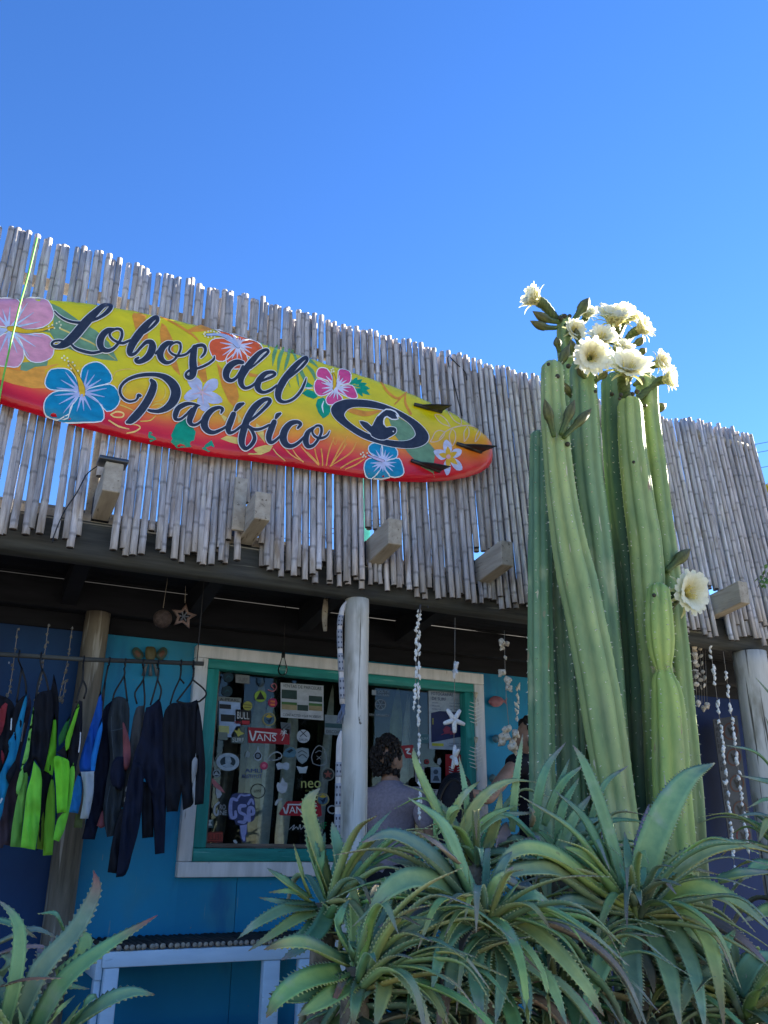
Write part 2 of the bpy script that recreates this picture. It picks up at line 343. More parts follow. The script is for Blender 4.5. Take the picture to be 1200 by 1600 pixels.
# ------------------------------------------------------------------ flat print helpers
def cdt(poly, step):
    'triangles of a 2-D polygon with inner points'
    xs = [p[0] for p in poly]; ys = [p[1] for p in poly]
    pts = [V((p[0], p[1])) for p in poly]; m = len(pts)
    def inside(x, y):
        c = False
        for i in range(m):
            a, b = poly[i - 1], poly[i]
            if (a[1] > y) != (b[1] > y) and x < (b[0] - a[0]) * (y - a[1]) / (b[1] - a[1]) + a[0]: c = not c
        return c
    x = min(xs) + step * .5; r = 0
    while x < max(xs):
        y = min(ys) + step * (.5 if r % 2 else .25)
        while y < max(ys):
            if inside(x, y) and edged((x, y), poly) > step * .35: pts.append(V((x, y)))
            y += step
        x += step; r += 1
    r = delaunay_2d_cdt(pts, [], [list(range(m))], 1, 1e-6)
    return r[0], r[2]
def edged(p, poly):
    best = 1e9; px, py = p[0], p[1]
    for i in range(len(poly)):
        ax, ay = poly[i - 1][0], poly[i - 1][1]; bx, by = poly[i][0] - ax, poly[i][1] - ay
        L = bx * bx + by * by
        t = 0 if L == 0 else max(0, min(1, ((px - ax) * bx + (py - ay) * by) / L))
        d = (px - ax - bx * t) ** 2 + (py - ay - by * t) ** 2
        if d < best: best = d
    return math.sqrt(best)
def ribbon2d(L, grow=0.0):
    'left and right borders of a stroke, with round ends'
    out = []; m = len(L)
    for i, q in enumerate(L):
        a, b = L[max(i - 1, 0)], L[min(i + 1, m - 1)]
        t = V((b[0] - a[0], b[1] - a[1]))
        t = t.normalized() if t.length > 1e-9 else V((1, 0))
        w = q[2] * .5 + grow
        out.append((V((q[0] - t.y * w, q[1] + t.x * w)), V((q[0] + t.y * w, q[1] - t.x * w)), t, w))
    return out
def surf_flat(Y):
    return lambda x, y, off: P(x, y, Y - off)
def add_poly(mb, poly, surf, off=0, step=None, mi=0, col=None):
    if step:
        v, f = cdt(poly, step); mb.add([surf(q.x, q.y, off) for q in v], [tuple(q) for q in f], mi, col)
    else:
        v, f = cdt(poly, 1e6); mb.add([surf(q.x, q.y, off) for q in v], [tuple(q) for q in f], mi, col)
def add_stroke(mb, L, surf, off=0, grow=0.0, n=6, mi=0, col=None, round_ends=True):
    L = smooth(L, n); B = ribbon2d(L, grow); m = len(B); vs = []; fs = []
    for i, (a, b, t, w) in enumerate(B):
        o = off + i * 6e-6
        vs += [surf(a.x, a.y, o), surf(b.x, b.y, o)]
    fs = [(2 * i, 2 * i + 1, 2 * i + 3, 2 * i + 2) for i in range(m - 1)]
    mb.add(vs, fs, mi, col)
    if round_ends:
        for (a, b, t, w), sg in ((B[0], -1), (B[-1], 1)):
            c = (a + b) / 2; h = (a - b) / 2
            o = off + (0 if sg < 0 else m * 6e-6)
            pts = [c + h * math.cos(math.pi * k / 6) + t * (sg * w * math.sin(math.pi * k / 6)) for k in range(7)]
            mb.add([surf(q.x, q.y, o) for q in pts], [tuple(range(7))], mi, col)
def circ(x, y, r, n=18, sx=1.0):
    return [(x + r * sx * math.cos(2 * math.pi * i / n), y + r * math.sin(2 * math.pi * i / n)) for i in range(n)]
def rect(x, y, w, h, tilt=0.0):
    'an upright rectangle seen on the wall: its top edge slopes with the wall'
    return [(x - w / 2, y - h / 2 - tilt), (x + w / 2, y - h / 2 + tilt), (x + w / 2, y + h / 2 + tilt), (x - w / 2, y + h / 2 - tilt)]
_dg = None
def text_mesh(s):
    cu = bpy.data.curves.new('lettering', 'FONT'); cu.body = s; cu.align_x = 'CENTER'; cu.align_y = 'CENTER'; cu.resolution_u = 3
    o = bpy.data.objects.new('lettering', cu); COL.objects.link(o)
    dg = bpy.context.evaluated_depsgraph_get()
    me = bpy.data.meshes.new_from_object(o.evaluated_get(dg))
    vs = [v.co.copy() for v in me.vertices]; fs = [tuple(p.vertices) for p in me.polygons]
    bpy.data.objects.remove(o); bpy.data.curves.remove(cu); bpy.data.meshes.remove(me)
    return vs, fs
def add_text(mb, s, x, y, w, h, surf, off=0, slope=0.0, mirror=False, mi=0, shear=0.0):
    vs, fs = text_mesh(s)
    if not vs: return
    x0 = min(v.x for v in vs); x1 = max(v.x for v in vs); y0 = min(v.y for v in vs); y1 = max(v.y for v in vs)
    P2 = []
    for v in vs:
        u = ((v.x - x0) / max(x1 - x0, 1e-6) - .5) * w * (-1 if mirror else 1); t = .5 - (v.y - y0) / max(y1 - y0, 1e-6)
        P2.append(surf(x + u - shear * t * h, y + t * h + u * slope, off))
    mb.add(P2, [tuple(reversed(f)) if not mirror else f for f in fs], mi)

# ------------------------------------------------------------------ bamboo screen
KL = .087                                    # the cane screen leans back a little
def cy(z): return 4.10 + KL * (z - 2.4)
screen = thing('bamboo_screen', 'tall screen of weathered grey bamboo canes along the shop roof edge', 'bamboo screen', V((2.4, cy(2.7), 2.7)))
def cane(x, zb, zt, r, dy=0.0, tilt=0.0, shade=1.0):
    mb = MB(); pts, rr, cc = [], [], []
    z = zb; nodes = []; q = zb + R.uniform(.03, .22)
    while q < zt: nodes.append(q); q += R.uniform(.17, .30)
    zs = sorted([zb, zt] + [n + d for n in nodes for d in (-.012, -.003, .003, .012) if zb < n + d < zt])
    kx = 0.0; bend = R.uniform(-.006, .006)
    tone = R.uniform(.52, .84) * shade; warm = R.uniform(-.03, .04)
    base = (tone * (1 + warm), tone * (1 - .01), tone * (1.0 - warm))
    for z in zs:
        nd = min([abs(z - n) for n in nodes] or [1])
        if nd < .0035: kx += R.uniform(-.0016, .0016)
        u = (z - zb) / (zt - zb)
        pts.append((x + tilt * (z - 3.5) + bend * math.sin(math.pi * u) + kx, cy(z) + dy, z))
        rr.append(r * (1.055 if nd < .005 else 1.0) * (1.03 - .07 * u))
        k = .66 if nd < .005 else (1.06 if nd < .014 else 1.0)
        cc.append(tuple(c * k for c in base))
    mb.tube(pts, rr, 9, 0, False, cc)
    n = 9; L = len(mb.v)
    mb.f += [tuple(reversed(range(n))), tuple(range(L - n, L))]; mb.m += [1, 0]
    return part('cane', mb, [M['cane'], M['cane_end']], screen, pig=True)
x = -.42; i = 0
gaps = [(P(a, 780, 4.13).x, P(b, 780, 4.13).x) for a, b in ((80, 93), (130, 160))]
while x < 5.33:
    if x < .75: sp, r = R.uniform(.0295, .0385), R.uniform(.0145, .0180)
    elif x < 1.5: sp, r = R.uniform(.027, .033), R.uniform(.0145, .0178)
    else: sp, r = R.uniform(.0205, .0275), R.uniform(.0140, .0170)
    zt = 4.372 + R.uniform(-.014, .018) + (R.uniform(.01, .035) if R.random() < .12 else 0) - (.05 if 3.75 < x < 4.6 else 0) + (.02 if x < .5 else 0)
    zb = 2.655 + R.uniform(-.045, .035) + (R.uniform(.06, .12) if R.random() < .10 else 0)
    for (a, b) in gaps:
        if a < x < b: zb = 3.30 + R.uniform(0, .1)
    for k, q in enumerate(RAF):
        if q.x - .058 < x < q.x + .054: zb = q.z + .085 + R.uniform(0, .02)
    lay = (0, .027, -.005, .031)[i % 4] if x > 1.5 else R.choice((0, .012, -.004))
    cane(x, zb, zt, r, lay, R.uniform(-.012, .012) * (1.6 if x < 1.2 else .8), .92 if x < 1.5 else (1.0 if x < 3.9 else 1.02))
    x += sp; i += 1
x = .95
while x < 3.95:                               # a second row behind closes most of the gaps
    if not any(abs(x - q.x) < .06 for q in RAF): cane(x, 2.70 + R.uniform(-.05, .03), 4.33 + R.uniform(-.03, .03), R.uniform(.014, .017), .057, R.uniform(-.006, .006), .9)
    x += R.uniform(.040, .056)
for q in RAF[2:4]:                            # cut canes showing under the rafter ends
    for d in (-.03, .004, .034): cane(q.x + d, 2.66 + R.uniform(-.03, .02), q.z - .09, .013, .03)
for z in (2.80, 3.45, 4.16):
    mb = MB(); mb.box((-.6, cy(z) + .076, z - .03), (5.36, cy(z) + .110, z + .03)); part('batten', mb, M['rafter'], screen, bevel=.004)
for xx in (-.3, .42, 1.33, 2.24, 3.15, 4.1, 5.0):     # uprights behind the screen
    mb = MB(); mb.tube([(xx, cy(2.75) + .142, 2.75), (xx, cy(4.3) + .142, 4.2)], .03, 8); part('upright', mb, M['rafter'], screen)
e0 = P(1180, 695, 4.22); mb = MB(); mb.tube([(e0.x - .55, 4.30, e0.z), (e0.x + .015, 4.30, e0.z), (e0.x + .03, 4.30, e0.z)], [.045, .045, .03], 14); part('rail', mb, M['rafter'], screen)
# green strap and dark cable on the screen
mb = MB(); mb.tube([P(a, b, c) for a, b, c in smooth([(58, 372, 4.13), (44, 430, 4.10), (30, 480, 4.02), (16, 540, 3.985), (5, 590, 3.975), (-4, 640, 3.985)], 5)], .0045, 7)
solo('green_strap', mb, paint(110, 190, 70), 'bright green strap tied across the surfboard at the left edge', 'strap')
mb = MB(); mb.tube([P(a, b, 4.085, KL, 2.4) for a, b in smooth([(702, 555), (700, 565), (712, 610), (722, 650), (700, 556), (725, 580), (728, 600)][:4], 5)], .004, 6)
mb.tube([P(a, b, 4.085, KL, 2.4) for a, b in smooth([(702, 557), (715, 570), (727, 582), (729, 594)], 5)], .004, 6)
solo('cable', mb, M['black'], 'thin dark cable looped over the bamboo right of the surfboard', 'cable')
mb = MB(); mb.tube([P(a, b, 3.97, KL, 2.4) for a, b in smooth([(152, 728), (135, 742), (120, 770), (100, 800), (85, 835), (82, 848)], 5)], .0028, 6)
solo('wire', mb, M['black'], 'thin black wire drooping from the first rafter over the canes', 'wire')
mb = MB(); a = P(548, 790, 4.7); 
mb.box((a.x - .10, 4.7, 2.91), (a.x + .14, 4.715, 3.62)); solo('roof_sheet', mb, M['teal_sheet'], 'translucent teal sheet standing on the roof behind the canes', 'sheet', flat=True)

# ------------------------------------------------------------------ surfboard sign
BK = 3.992
TOP = [(-268, 535), (-240, 506), (-190, 485), (-130, 472), (-60, 465), (0, 463.5), (67, 463), (117, 467), (155, 472), (200, 479), (250, 490), (297, 501), (353, 516), (403, 530), (453, 546), (513, 565), (552, 578), (597, 593), (637, 608), (678, 627), (716, 645.5), (747.5, 666), (764, 678), (771.5, 688), (774.5, 702)]
BOT = [(-268, 535), (-255, 553), (-200, 577), (-120, 600), (-60, 612), (0, 626), (67, 646), (110, 658), (170, 675), (230, 689), (266, 696), (320, 708), (390, 716), (460, 726), (530, 738), (580, 744.5), (620, 749), (665, 750.5), (704, 748), (732.5, 743), (755, 735.5), (768, 727), (773, 719), (774.8, 710), (774.5, 702)]
OUT = TOP + BOT[-2:0:-1]
OUTW = [(lambda q: (q.x, q.z))(P(a, b, BK, KL, 2.4)) for a, b in OUT]
RR = .05; TH = .072
def yat(L, x):
    for a, b in zip(L, L[1:]):
        if a[0] <= x <= b[0]: return lerp(a[1], b[1], (x - a[0]) / max(b[0] - a[0], 1e-6))
    return L[-1][1]
def bsurf(px, py, off):
    q = P(px, py, BK, KL, 2.4); d = edged((q.x, q.z), OUTW)
    u = min(1, d / RR)
    sg = 1 if py < (yat(TOP[:-1], px) + yat(BOT[:-3], px)) / 2 else -1
    return V((q.x, q.y + TH * .5 * (1 - math.sqrt(max(0, 1 - (1 - u) ** 2))) - off, q.z + sg * off * (1 - u) * 1.6))
def bcol(px, py):
    b = yat(BOT[:-3], px); h = (b - py)
    if px > 640: h += (px - 640) * .10
    h += 9 * noise.noise(V((px * .02, py * .03, 3)))
    if px < 60: h -= 12 * (60 - px) / 60
    ramp = [(-5, (190, 14, 34)), (10, (206, 22, 44)), (22, (226, 48, 54)), (36, (238, 98, 52)), (52, (240, 156, 40)), (74, (232, 192, 24)), (100, (222, 206, 16)), (300, (214, 204, 12))]
    for (h0, c0), (h1, c1) in zip(ramp, ramp[1:]):
        if h <= h1:
            t = max(0, (h - h0) / (h1 - h0)); return srgb(*(lerp(c0[i], c1[i], t) for i in range(3)))
    return srgb(214, 204, 12)
board = thing('surfboard_sign', 'painted yellow and red surfboard sign with tropical flowers, black script and fins', 'surfboard', P(250, 600, BK + .05, KL, 2.4))
mb = MB()
vs, fs = cdt(OUT, 4.5)
N = len(vs)
front = [bsurf(q.x, q.y, 0) for q in vs]
mb.add(front, [tuple(f) for f in fs], 0, [bcol(q.x, q.y) for q in vs])
back = []
for q, fr in zip(vs, front):
    c = P(q.x, q.y, BK, KL, 2.4); back.append(V((fr.x, c.y + TH - (fr.y - c.y), fr.z)))
mb.add(back, [tuple(reversed(f)) for f in fs], 0, [bcol(q.x, q.y) for q in vs])
part('board', mb, M['board'], board, pig=True)
def bprint(name, mt, polys=(), strokes=(), off=.001, grow=0, step=6, n=6):
    if name.startswith('painted_') and len(polys) + len(strokes) > 1 and name not in ('painted_hibiscus',):
        for k, p in enumerate(polys): bprint(name, mt, [p], [], off + k * 4e-5, grow, step, n)
        for k, L in enumerate(strokes): bprint(name, mt, [], [L], off + k * 5e-5, grow, step, n)
        return
    mb = MB()
    for k, p in enumerate(polys): add_poly(mb, p, bsurf, off + k * 4e-5, step)
    for k, L in enumerate(strokes): add_stroke(mb, L, bsurf, off + .0002 + k * 5e-5, grow, n)
    return part(name, mb, mt, board)
def lobe(cx, cy_, ang, L, w, n=14, tip=.5, notch=.0):
    'a petal outline from the centre outwards; ang in degrees, 0 = right, 90 = up'
    a = math.radians(ang); ux, uy = math.cos(a), -math.sin(a); vx, vy = -uy, ux
    pts = []
    for i in range(n + 1):
        t = i / n
        r = w * (math.sin(math.pi * min(1, t ** .62)) * .55 + math.sin(math.pi * t ** 1.5) * .45) * .5
        pts.append((t, r))
    wob = [1 + .10 * math.sin(i * 2.1 + ang) for i in range(n + 1)]
    up = [(cx + ux * L * t + vx * r * k, cy_ + uy * L * t + vy * r * k) for (t, r), k in zip(pts, wob)]
    dn = [(cx + ux * L * t - vx * r * k, cy_ + uy * L * t - vy * r * k) for (t, r), k in zip(pts, wob)]
    return up + dn[-2:0:-1]
def close(L, w): return [(a, b, w) for a, b in L + [L[0], L[1]]]
def leafshape(a, b, w, n=9):
    d = V((b[0] - a[0], b[1] - a[1])); nn = V((-d.y, d.x)).normalized()
    up = [(a[0] + d.x * t + nn.x * w * .5 * math.sin(math.pi * t ** .8), a[1] + d.y * t + nn.y * w * .5 * math.sin(math.pi * t ** .8)) for t in [i / n for i in range(n + 1)]]
    dn = [(a[0] + d.x * t - nn.x * w * .5 * math.sin(math.pi * t ** .8), a[1] + d.y * t - nn.y * w * .5 * math.sin(math.pi * t ** .8)) for t in [i / n for i in range(n + 1)]]
    return up + dn[-2:0:-1]
# leaves and fronds under the flowers
c1 = crop(0, 440, 6); c2 = crop(60, 460, 6); c3 = crop(180, 480, 6.667); c4 = crop(320, 510, 6); c5 = crop(170, 570, 6.667); c6 = crop(320, 600, 5.714); c7 = crop(480, 560, 6); c8 = crop(620, 590, 6.667)
sage = paint(112, 152, 118); tan = paint(222, 146, 52); emer = paint(10, 150, 118); pale = paint(226, 200, 110)
bprint('painted_leaf', sage, [c1([(455, 190), (560, 240), (690, 330), (760, 380), (900, 460), (1020, 570), (1105, 745), (950, 730), (800, 690), (640, 630), (520, 560), (470, 480), (400, 470), (500, 400), (505, 300)]), c1([(200, 760), (450, 740), (440, 790), (330, 800), (250, 840), (190, 830)])])
bprint('leaf_vein', pale, [], [c1([(560, 440, 14), (760, 530, 16), (900, 600, 12), (1080, 730, 5)])], .0016)
bprint('painted_leaf', tan, [c3([(185, 10), (300, 30), (325, 90), (320, 190), (340, 300), (330, 380), (240, 330), (200, 190), (175, 90)]), c3([(470, 80), (530, 200), (600, 340), (610, 480), (650, 600), (680, 715), (610, 650), (560, 560), (480, 420), (465, 260)]), c3([(860, 560), (940, 640), (960, 760), (920, 790), (860, 700)]),
    c3([(760, 235), (830, 200), (900, 165), (1050, 215), (1000, 245), (860, 255), (760, 262)]), c4([(110, 340), (200, 440), (300, 560), (320, 660), (280, 760), (220, 700), (160, 560), (130, 440)]), c4([(400, 430), (500, 455), (560, 480), (420, 470)])])
bprint('painted_leaf', paint(232, 160, 62), [c1([(0, 800), (200, 840), (420, 790), (560, 770), (420, 830), (430, 1000), (300, 1000), (120, 960), (0, 920)])], [], .0008)
bprint('painted_vine', tan, [], [c3([(480, 90, 18), (620, 170, 22), (750, 250, 24), (830, 310, 20), (880, 370, 8)]), c7([(690, 205, 16), (750, 310, 22), (850, 375, 24), (940, 310, 10)]), c7([(920, 330, 10), (920, 420, 22), (970, 520, 24)]), c7([(870, 380, 14), (820, 430, 12)]), c7([(380, 480, 30), (450, 500, 50), (560, 520, 46), (690, 490, 16)])], .0012)
bprint('painted_leaf', sage, [c7([(700, 410), (760, 560), (820, 720), (940, 880), (1060, 1010), (1200, 1110), (1200, 860), (1130, 780), (1000, 640), (830, 540)])], [], .0009)
bprint('painted_frond', paint(104, 160, 112), [], [c4(L) for L in ([(550, 140, 10), (530, 165, 16), (515, 195, 6)], [(605, 155, 10), (600, 190, 14), (585, 215, 6)], [(685, 175, 20), (650, 260, 34), (635, 370, 5)], [(745, 195, 22), (700, 300, 34), (680, 460, 5)], [(800, 210, 20), (770, 330, 30), (745, 410, 6)], [(830, 220, 20), (850, 290, 24), (900, 420, 36), (950, 520, 30)], [(900, 250, 14), (990, 320, 34), (1060, 385, 6)], [(960, 370, 20), (1010, 430, 34), (1040, 520, 6)], [(860, 420, 16), (870, 500, 18), (885, 570, 4)], [(780, 510, 10), (800, 570, 4)])], .0012)
bprint('painted_leaf', emer, [c5([(800, 560), (870, 640), (905, 700), (890, 780), (860, 850), (720, 850), (650, 800), (650, 730), (700, 620)]), c5([(415, 700), (440, 695), (500, 770), (440, 790), (410, 740)]), c5([(1070, 785), (1100, 850), (1050, 900), (970, 870), (1010, 830)]),
    c7([(0, 290), (60, 310), (100, 360), (60, 380), (0, 360), (-50, 330)]), c7([(0, 220), (60, 260), (0, 280), (-40, 260)]), c7([(95, 385), (150, 365), (200, 420), (225, 480), (200, 530), (150, 565), (105, 510), (80, 440)])])
bprint('leaf_vein', M['line'], [], [c7([(155, 400, 6), (140, 450, 14), (152, 510, 4)]), c4([(930, 575, 4), (970, 580, 14), (1010, 580, 4)])], .0016)
bprint('painted_fern', emer, [leafshape(c7([a])[0], c7([b])[0], 7) for a, b in (((430, 240), (470, 175)), ((450, 245), (515, 195)), ((480, 255), (560, 235)), ((500, 270), (590, 285)), ((490, 280), (590, 345)), ((470, 275), (520, 360)), ((445, 270), (465, 355)), ((415, 245), (415, 195)))], [c7([(400, 245, 10), (470, 262, 14), (560, 290, 10)])])
bprint('painted_bloom', pale, [c6([(140, 490), (200, 460), (300, 480), (300, 540), (220, 520)]), c6([(385, 625), (450, 570), (540, 545), (610, 550), (580, 600), (500, 630)]), c6([(130, 260), (200, 300), (180, 340)]), c6([(290, 260), (340, 330), (300, 350)]), c6([(460, 350), (520, 400), (540, 530), (500, 480), (450, 420)])], [c6([(610, 580, 8), (650, 630, 8), (720, 680, 5)])], .0011)
bprint('painted_rays', paint(240, 170, 70), [], [c7(L) for L in ([(0, 880, 12), (60, 940, 12), (110, 995, 10)], [(70, 850, 10), (85, 920, 12), (110, 990, 10)], [(130, 850, 12), (140, 920, 12), (145, 1000, 10)], [(250, 740, 8), (200, 880, 12), (180, 1000, 10)], [(375, 730, 8), (310, 830, 14), (220, 1005, 10)], [(370, 800, 8), (300, 900, 12), (215, 1010, 10)], [(460, 790, 8), (400, 890, 14), (225, 1005, 8)], [(520, 925, 8), (430, 960, 14), (315, 1025, 10)], [(540, 940, 8), (450, 1000, 14), (360, 1035, 8)], [(235, 740, 5), (260, 810, 8), (280, 760, 5)], [(340, 730, 5), (355, 790, 8), (330, 860, 5)])], .0014)
bprint('painted_rays', paint(244, 178, 92), [], [c6(L) for L in ([(700, 560, 8), (780, 640, 10), (880, 690, 8)], [(780, 580, 8), (820, 640, 10), (880, 695, 6)], [(860, 560, 8), (940, 650, 12), (1010, 715, 8)])], .0014)
bprint('painted_swirl', paint(228, 196, 84), [], [c5(L) for L in ([(40, 130, 10), (80, 70, 12), (200, 45, 12), (300, 60, 8)], [(290, 110, 8), (350, 70, 10), (440, 80, 10), (520, 130, 6)], [(580, 230, 10), (590, 300, 14), (560, 360, 12), (470, 390, 8)], [(450, 430, 10), (500, 410, 14), (560, 420, 10), (500, 450, 8)], [(120, 420, 12), (200, 450, 12), (260, 480, 8)], [(150, 290, 8), (175, 240, 10), (160, 180, 6)], [(330, 590, 10), (430, 580, 12), (490, 530, 8)])], .0012)
bprint('painted_swirl', paint(250, 206, 120), [], [c5(L) for L in ([(20, 520, 14), (80, 490, 18), (150, 505, 16), (140, 545, 16), (60, 545, 14), (20, 520, 12)], [(0, 580, 14), (100, 640, 16), (210, 670, 8)], [(190, 705, 8), (270, 695, 16), (325, 660, 14), (300, 630, 12), (220, 620, 8)])], .0014)
bprint('painted_sprig', paint(226, 196, 170), [], [c8(L) for L in ([(860, 520, 10), (760, 500, 12), (660, 505, 12), (570, 530, 12), (500, 570, 10), (440, 640, 8)], [(555, 510, 8), (470, 480, 9), (410, 420, 9), (400, 385, 9), (460, 395, 9), (520, 450, 9), (555, 510, 6)], [(670, 490, 8), (600, 450, 9), (555, 390, 9), (545, 350, 9), (620, 370, 9), (665, 430, 9), (675, 490, 6)], [(500, 570, 8), (450, 550, 9), (400, 570, 9), (365, 640, 9), (350, 670, 8), (420, 665, 9), (480, 620, 9), (500, 570, 6)], [(570, 540, 8), (545, 610, 9), (560, 680, 9), (580, 710, 8), (610, 640, 9), (605, 570, 9), (580, 540, 6)], [(735, 510, 8), (700, 570, 9), (700, 640, 9), (705, 665, 8), (745, 610, 9), (750, 550, 9), (735, 510, 6)], [(870, 530, 8), (830, 590, 9), (815, 670, 9), (860, 610, 9), (880, 550, 8)])], .0012)
# flowers
def flower(name, c, petals, colour, ray, stamen=None, rays=True, dots=None, edge=1.5, scol=(225, 180, 30)):
    ps = [smooth_closed(p, 2) for p in petals]
    o = bprint(name, paint(*colour), ps, [], .0020, step=6)
    bprint('petal_outline', M['line'], [], [close(p, edge) for p in ps], .0027, n=1)
    if rays:
        L = []
        for p in petals:
            mx = sum(q[0] for q in p) / len(p); my = sum(q[1] for q in p) / len(p)
            for k in (-.34, 0, .34):
                dx, dy = mx - c[0], my - c[1]
                L.append([(c[0] + dx * .1, c[1] + dy * .1, 4.2), (c[0] + (dx - dy * k) * .5, c[1] + (dy + dx * k) * .5, 3.0), (c[0] + (dx - dy * k * 1.1) * 1.0, c[1] + (dy + dx * k * 1.1) * 1.0, .7)])
        bprint('petal_rays', paint(*ray), [], L, .0030)
    if stamen:
        bprint('stamen_outline', M['ink'], [], [[(a, b, w + 1.3) for a, b, w in stamen]], .0034)
        bprint('stamen', paint(*scol), [], [stamen], .0037)
    if dots: bprint('pollen', paint(228, 226, 190), [circ(a, b, 1.5, 8) for a, b in dots], [], .0040, step=None)
flower('painted_hibiscus', (14, 515), [c1([(60, 430), (-120, 380), (-240, 250), (-150, 150), (0, 140), (130, 145), (185, 195), (195, 290), (150, 380)]), c1([(100, 420), (190, 320), (185, 200), (230, 145), (360, 138), (450, 180), (500, 280), (490, 360), (400, 430), (250, 450)]), c1([(100, 470), (230, 490), (400, 490), (490, 545), (505, 640), (480, 715), (380, 760), (290, 750), (235, 690), (200, 580)]), c1([(70, 480), (180, 540), (220, 640), (220, 720), (170, 800), (80, 800), (-60, 780), (-120, 700), (-60, 560)]), c1([(50, 460), (-40, 540), (-200, 600), (-330, 560), (-320, 440), (-140, 420)])],
       (218, 150, 176), (186, 200, 232), c1([(85, 445, 44), (150, 450, 52), (240, 470, 36), (370, 460, 24), (500, 430, 14)]), dots=c1([(455, 425), (490, 410), (510, 440), (530, 395), (555, 380), (570, 410), (560, 435), (460, 455)]))
flower('painted_hibiscus', (128, 613), [c1([(740, 1020), (600, 1020), (470, 1015), (420, 960), (440, 880), (480, 825), (600, 815), (670, 850), (725, 940)]), c1([(770, 1010), (755, 920), (770, 820), (830, 770), (910, 755), (980, 790), (1045, 880), (1030, 950), (880, 990)]), c1([(790, 1030), (900, 985), (1030, 965), (1100, 1020), (1125, 1110), (1080, 1190), (1000, 1220), (940, 1150), (860, 1080)]), c1([(750, 1050), (600, 1025), (500, 1040), (430, 1100), (410, 1180), (440, 1240), (540, 1270), (640, 1270), (660, 1180)]), c1([(780, 1060), (880, 1090), (950, 1170), (975, 1250), (950, 1312), (800, 1312), (640, 1300), (540, 1275), (650, 1240), (690, 1120)])],
       (8, 134, 176), (176, 186, 226), c1([(770, 1060, 50), (765, 1000, 56), (740, 920, 36), (700, 840, 24), (650, 770, 14)]), dots=c1([(580, 720), (600, 700), (605, 740), (630, 720), (640, 750), (640, 790), (680, 760), (665, 820), (700, 790), (730, 840)]))
flower('painted_hibiscus', (372, 540), [c4([(310, 190), (220, 120), (100, 115), (45, 150), (40, 220), (90, 310), (170, 330), (260, 270)]), c4([(320, 190), (240, 240), (195, 310), (230, 390), (330, 400), (400, 360), (390, 270)]), c4([(320, 190), (400, 280), (470, 300), (530, 260), (540, 200), (500, 150), (420, 120), (340, 140)]), c4([(310, 180), (200, 110), (110, 20), (200, 40), (290, 95)]), c4([(320, 170), (240, 60), (330, 75), (440, 115), (350, 140)])],
       (222, 96, 50), (206, 206, 230), c4([(310, 185, 40), (240, 120, 40), (140, 80, 26), (20, 80, 20)]), dots=c4([(0, 60), (30, 50), (55, 48), (85, 55), (115, 65), (30, 105), (60, 100), (90, 105), (0, 95), (-10, 75)]), scol=(170, 186, 222))
flower('painted_hibiscus', (526, 605), [c7([(245, 290), (190, 210), (90, 175), (95, 110), (130, 88), (185, 100), (225, 160), (240, 230)]), c7([(255, 280), (285, 190), (290, 120), (330, 98), (400, 120), (410, 190), (390, 235), (310, 250)]), c7([(240, 290), (160, 215), (90, 195), (62, 260), (80, 330), (130, 355), (200, 330)]), c7([(265, 300), (340, 255), (420, 255), (450, 300), (470, 365), (420, 380), (340, 345)]), c7([(255, 305), (200, 340), (172, 390), (195, 435), (260, 430), (330, 385), (300, 340)])],
       (216, 78, 138), (214, 214, 234), c7([(250, 285, 24), (255, 220, 28), (245, 150, 14)]), dots=c7([(225, 110), (240, 100), (245, 125), (225, 130)]))
flower('painted_hibiscus', (598, 723), [c7([(700, 960), (600, 900), (570, 850), (600, 800), (690, 795), (705, 880)]), c7([(715, 960), (705, 870), (700, 800), (790, 810), (845, 870), (835, 930), (780, 950)]), c7([(700, 975), (610, 935), (550, 960), (530, 1030), (560, 1090), (620, 1108), (680, 1050)]), c7([(715, 970), (790, 945), (860, 940), (890, 1000), (905, 1070), (870, 1102), (780, 1100), (720, 1020)]), c7([(705, 990), (680, 1050), (640, 1108), (780, 1106), (730, 1050)])],
       (20, 140, 182), (196, 202, 236), c7([(710, 965, 22), (640, 940, 22), (570, 910, 12)]), dots=c7([(500, 900), (520, 885), (530, 910), (545, 925), (560, 890), (520, 925)]), scol=(206, 190, 224))
ctr = c5([(970, 290)])[0]
bprint('painted_plumeria', paint(188, 194, 222), [smooth_closed(c5(p), 2) for p in ([(960, 290), (880, 270), (820, 180), (830, 130), (910, 130), (970, 190)], [(975, 285), (1000, 200), (1060, 150), (1130, 155), (1130, 240), (1050, 290)], [(980, 300), (1070, 280), (1160, 330), (1180, 390), (1090, 410), (1010, 380)], [(970, 310), (1030, 390), (1050, 450), (1000, 490), (930, 440), (920, 370)], [(960, 300), (880, 250), (810, 290), (780, 350), (830, 380), (920, 350)])], [], .0019)
bprint('flower_throat', paint(214, 180, 190), [], [[(*ctr, 3), (ctr[0] + dx, ctr[1] + dy, .8)] for dx, dy in ((-9, -12), (11, -13), (17, 7), (2, 18), (-16, 3))], .0026)
ctr = c8([(535, 825)])[0]
PL = [smooth_closed(c8(p), 2) for p in ([(530, 810), (485, 750), (485, 680), (515, 648), (555, 680), (575, 740), (550, 800)], [(550, 810), (590, 750), (640, 740), (675, 760), (660, 810), (600, 840)], [(545, 835), (620, 850), (670, 900), (680, 960), (620, 965), (570, 910)], [(535, 845), (560, 920), (550, 990), (520, 1015), (490, 960), (490, 890)], [(520, 830), (460, 860), (410, 820), (380, 770), (420, 750), (490, 760)])]
bprint('painted_plumeria', paint(206, 208, 236), PL, [], .0019)
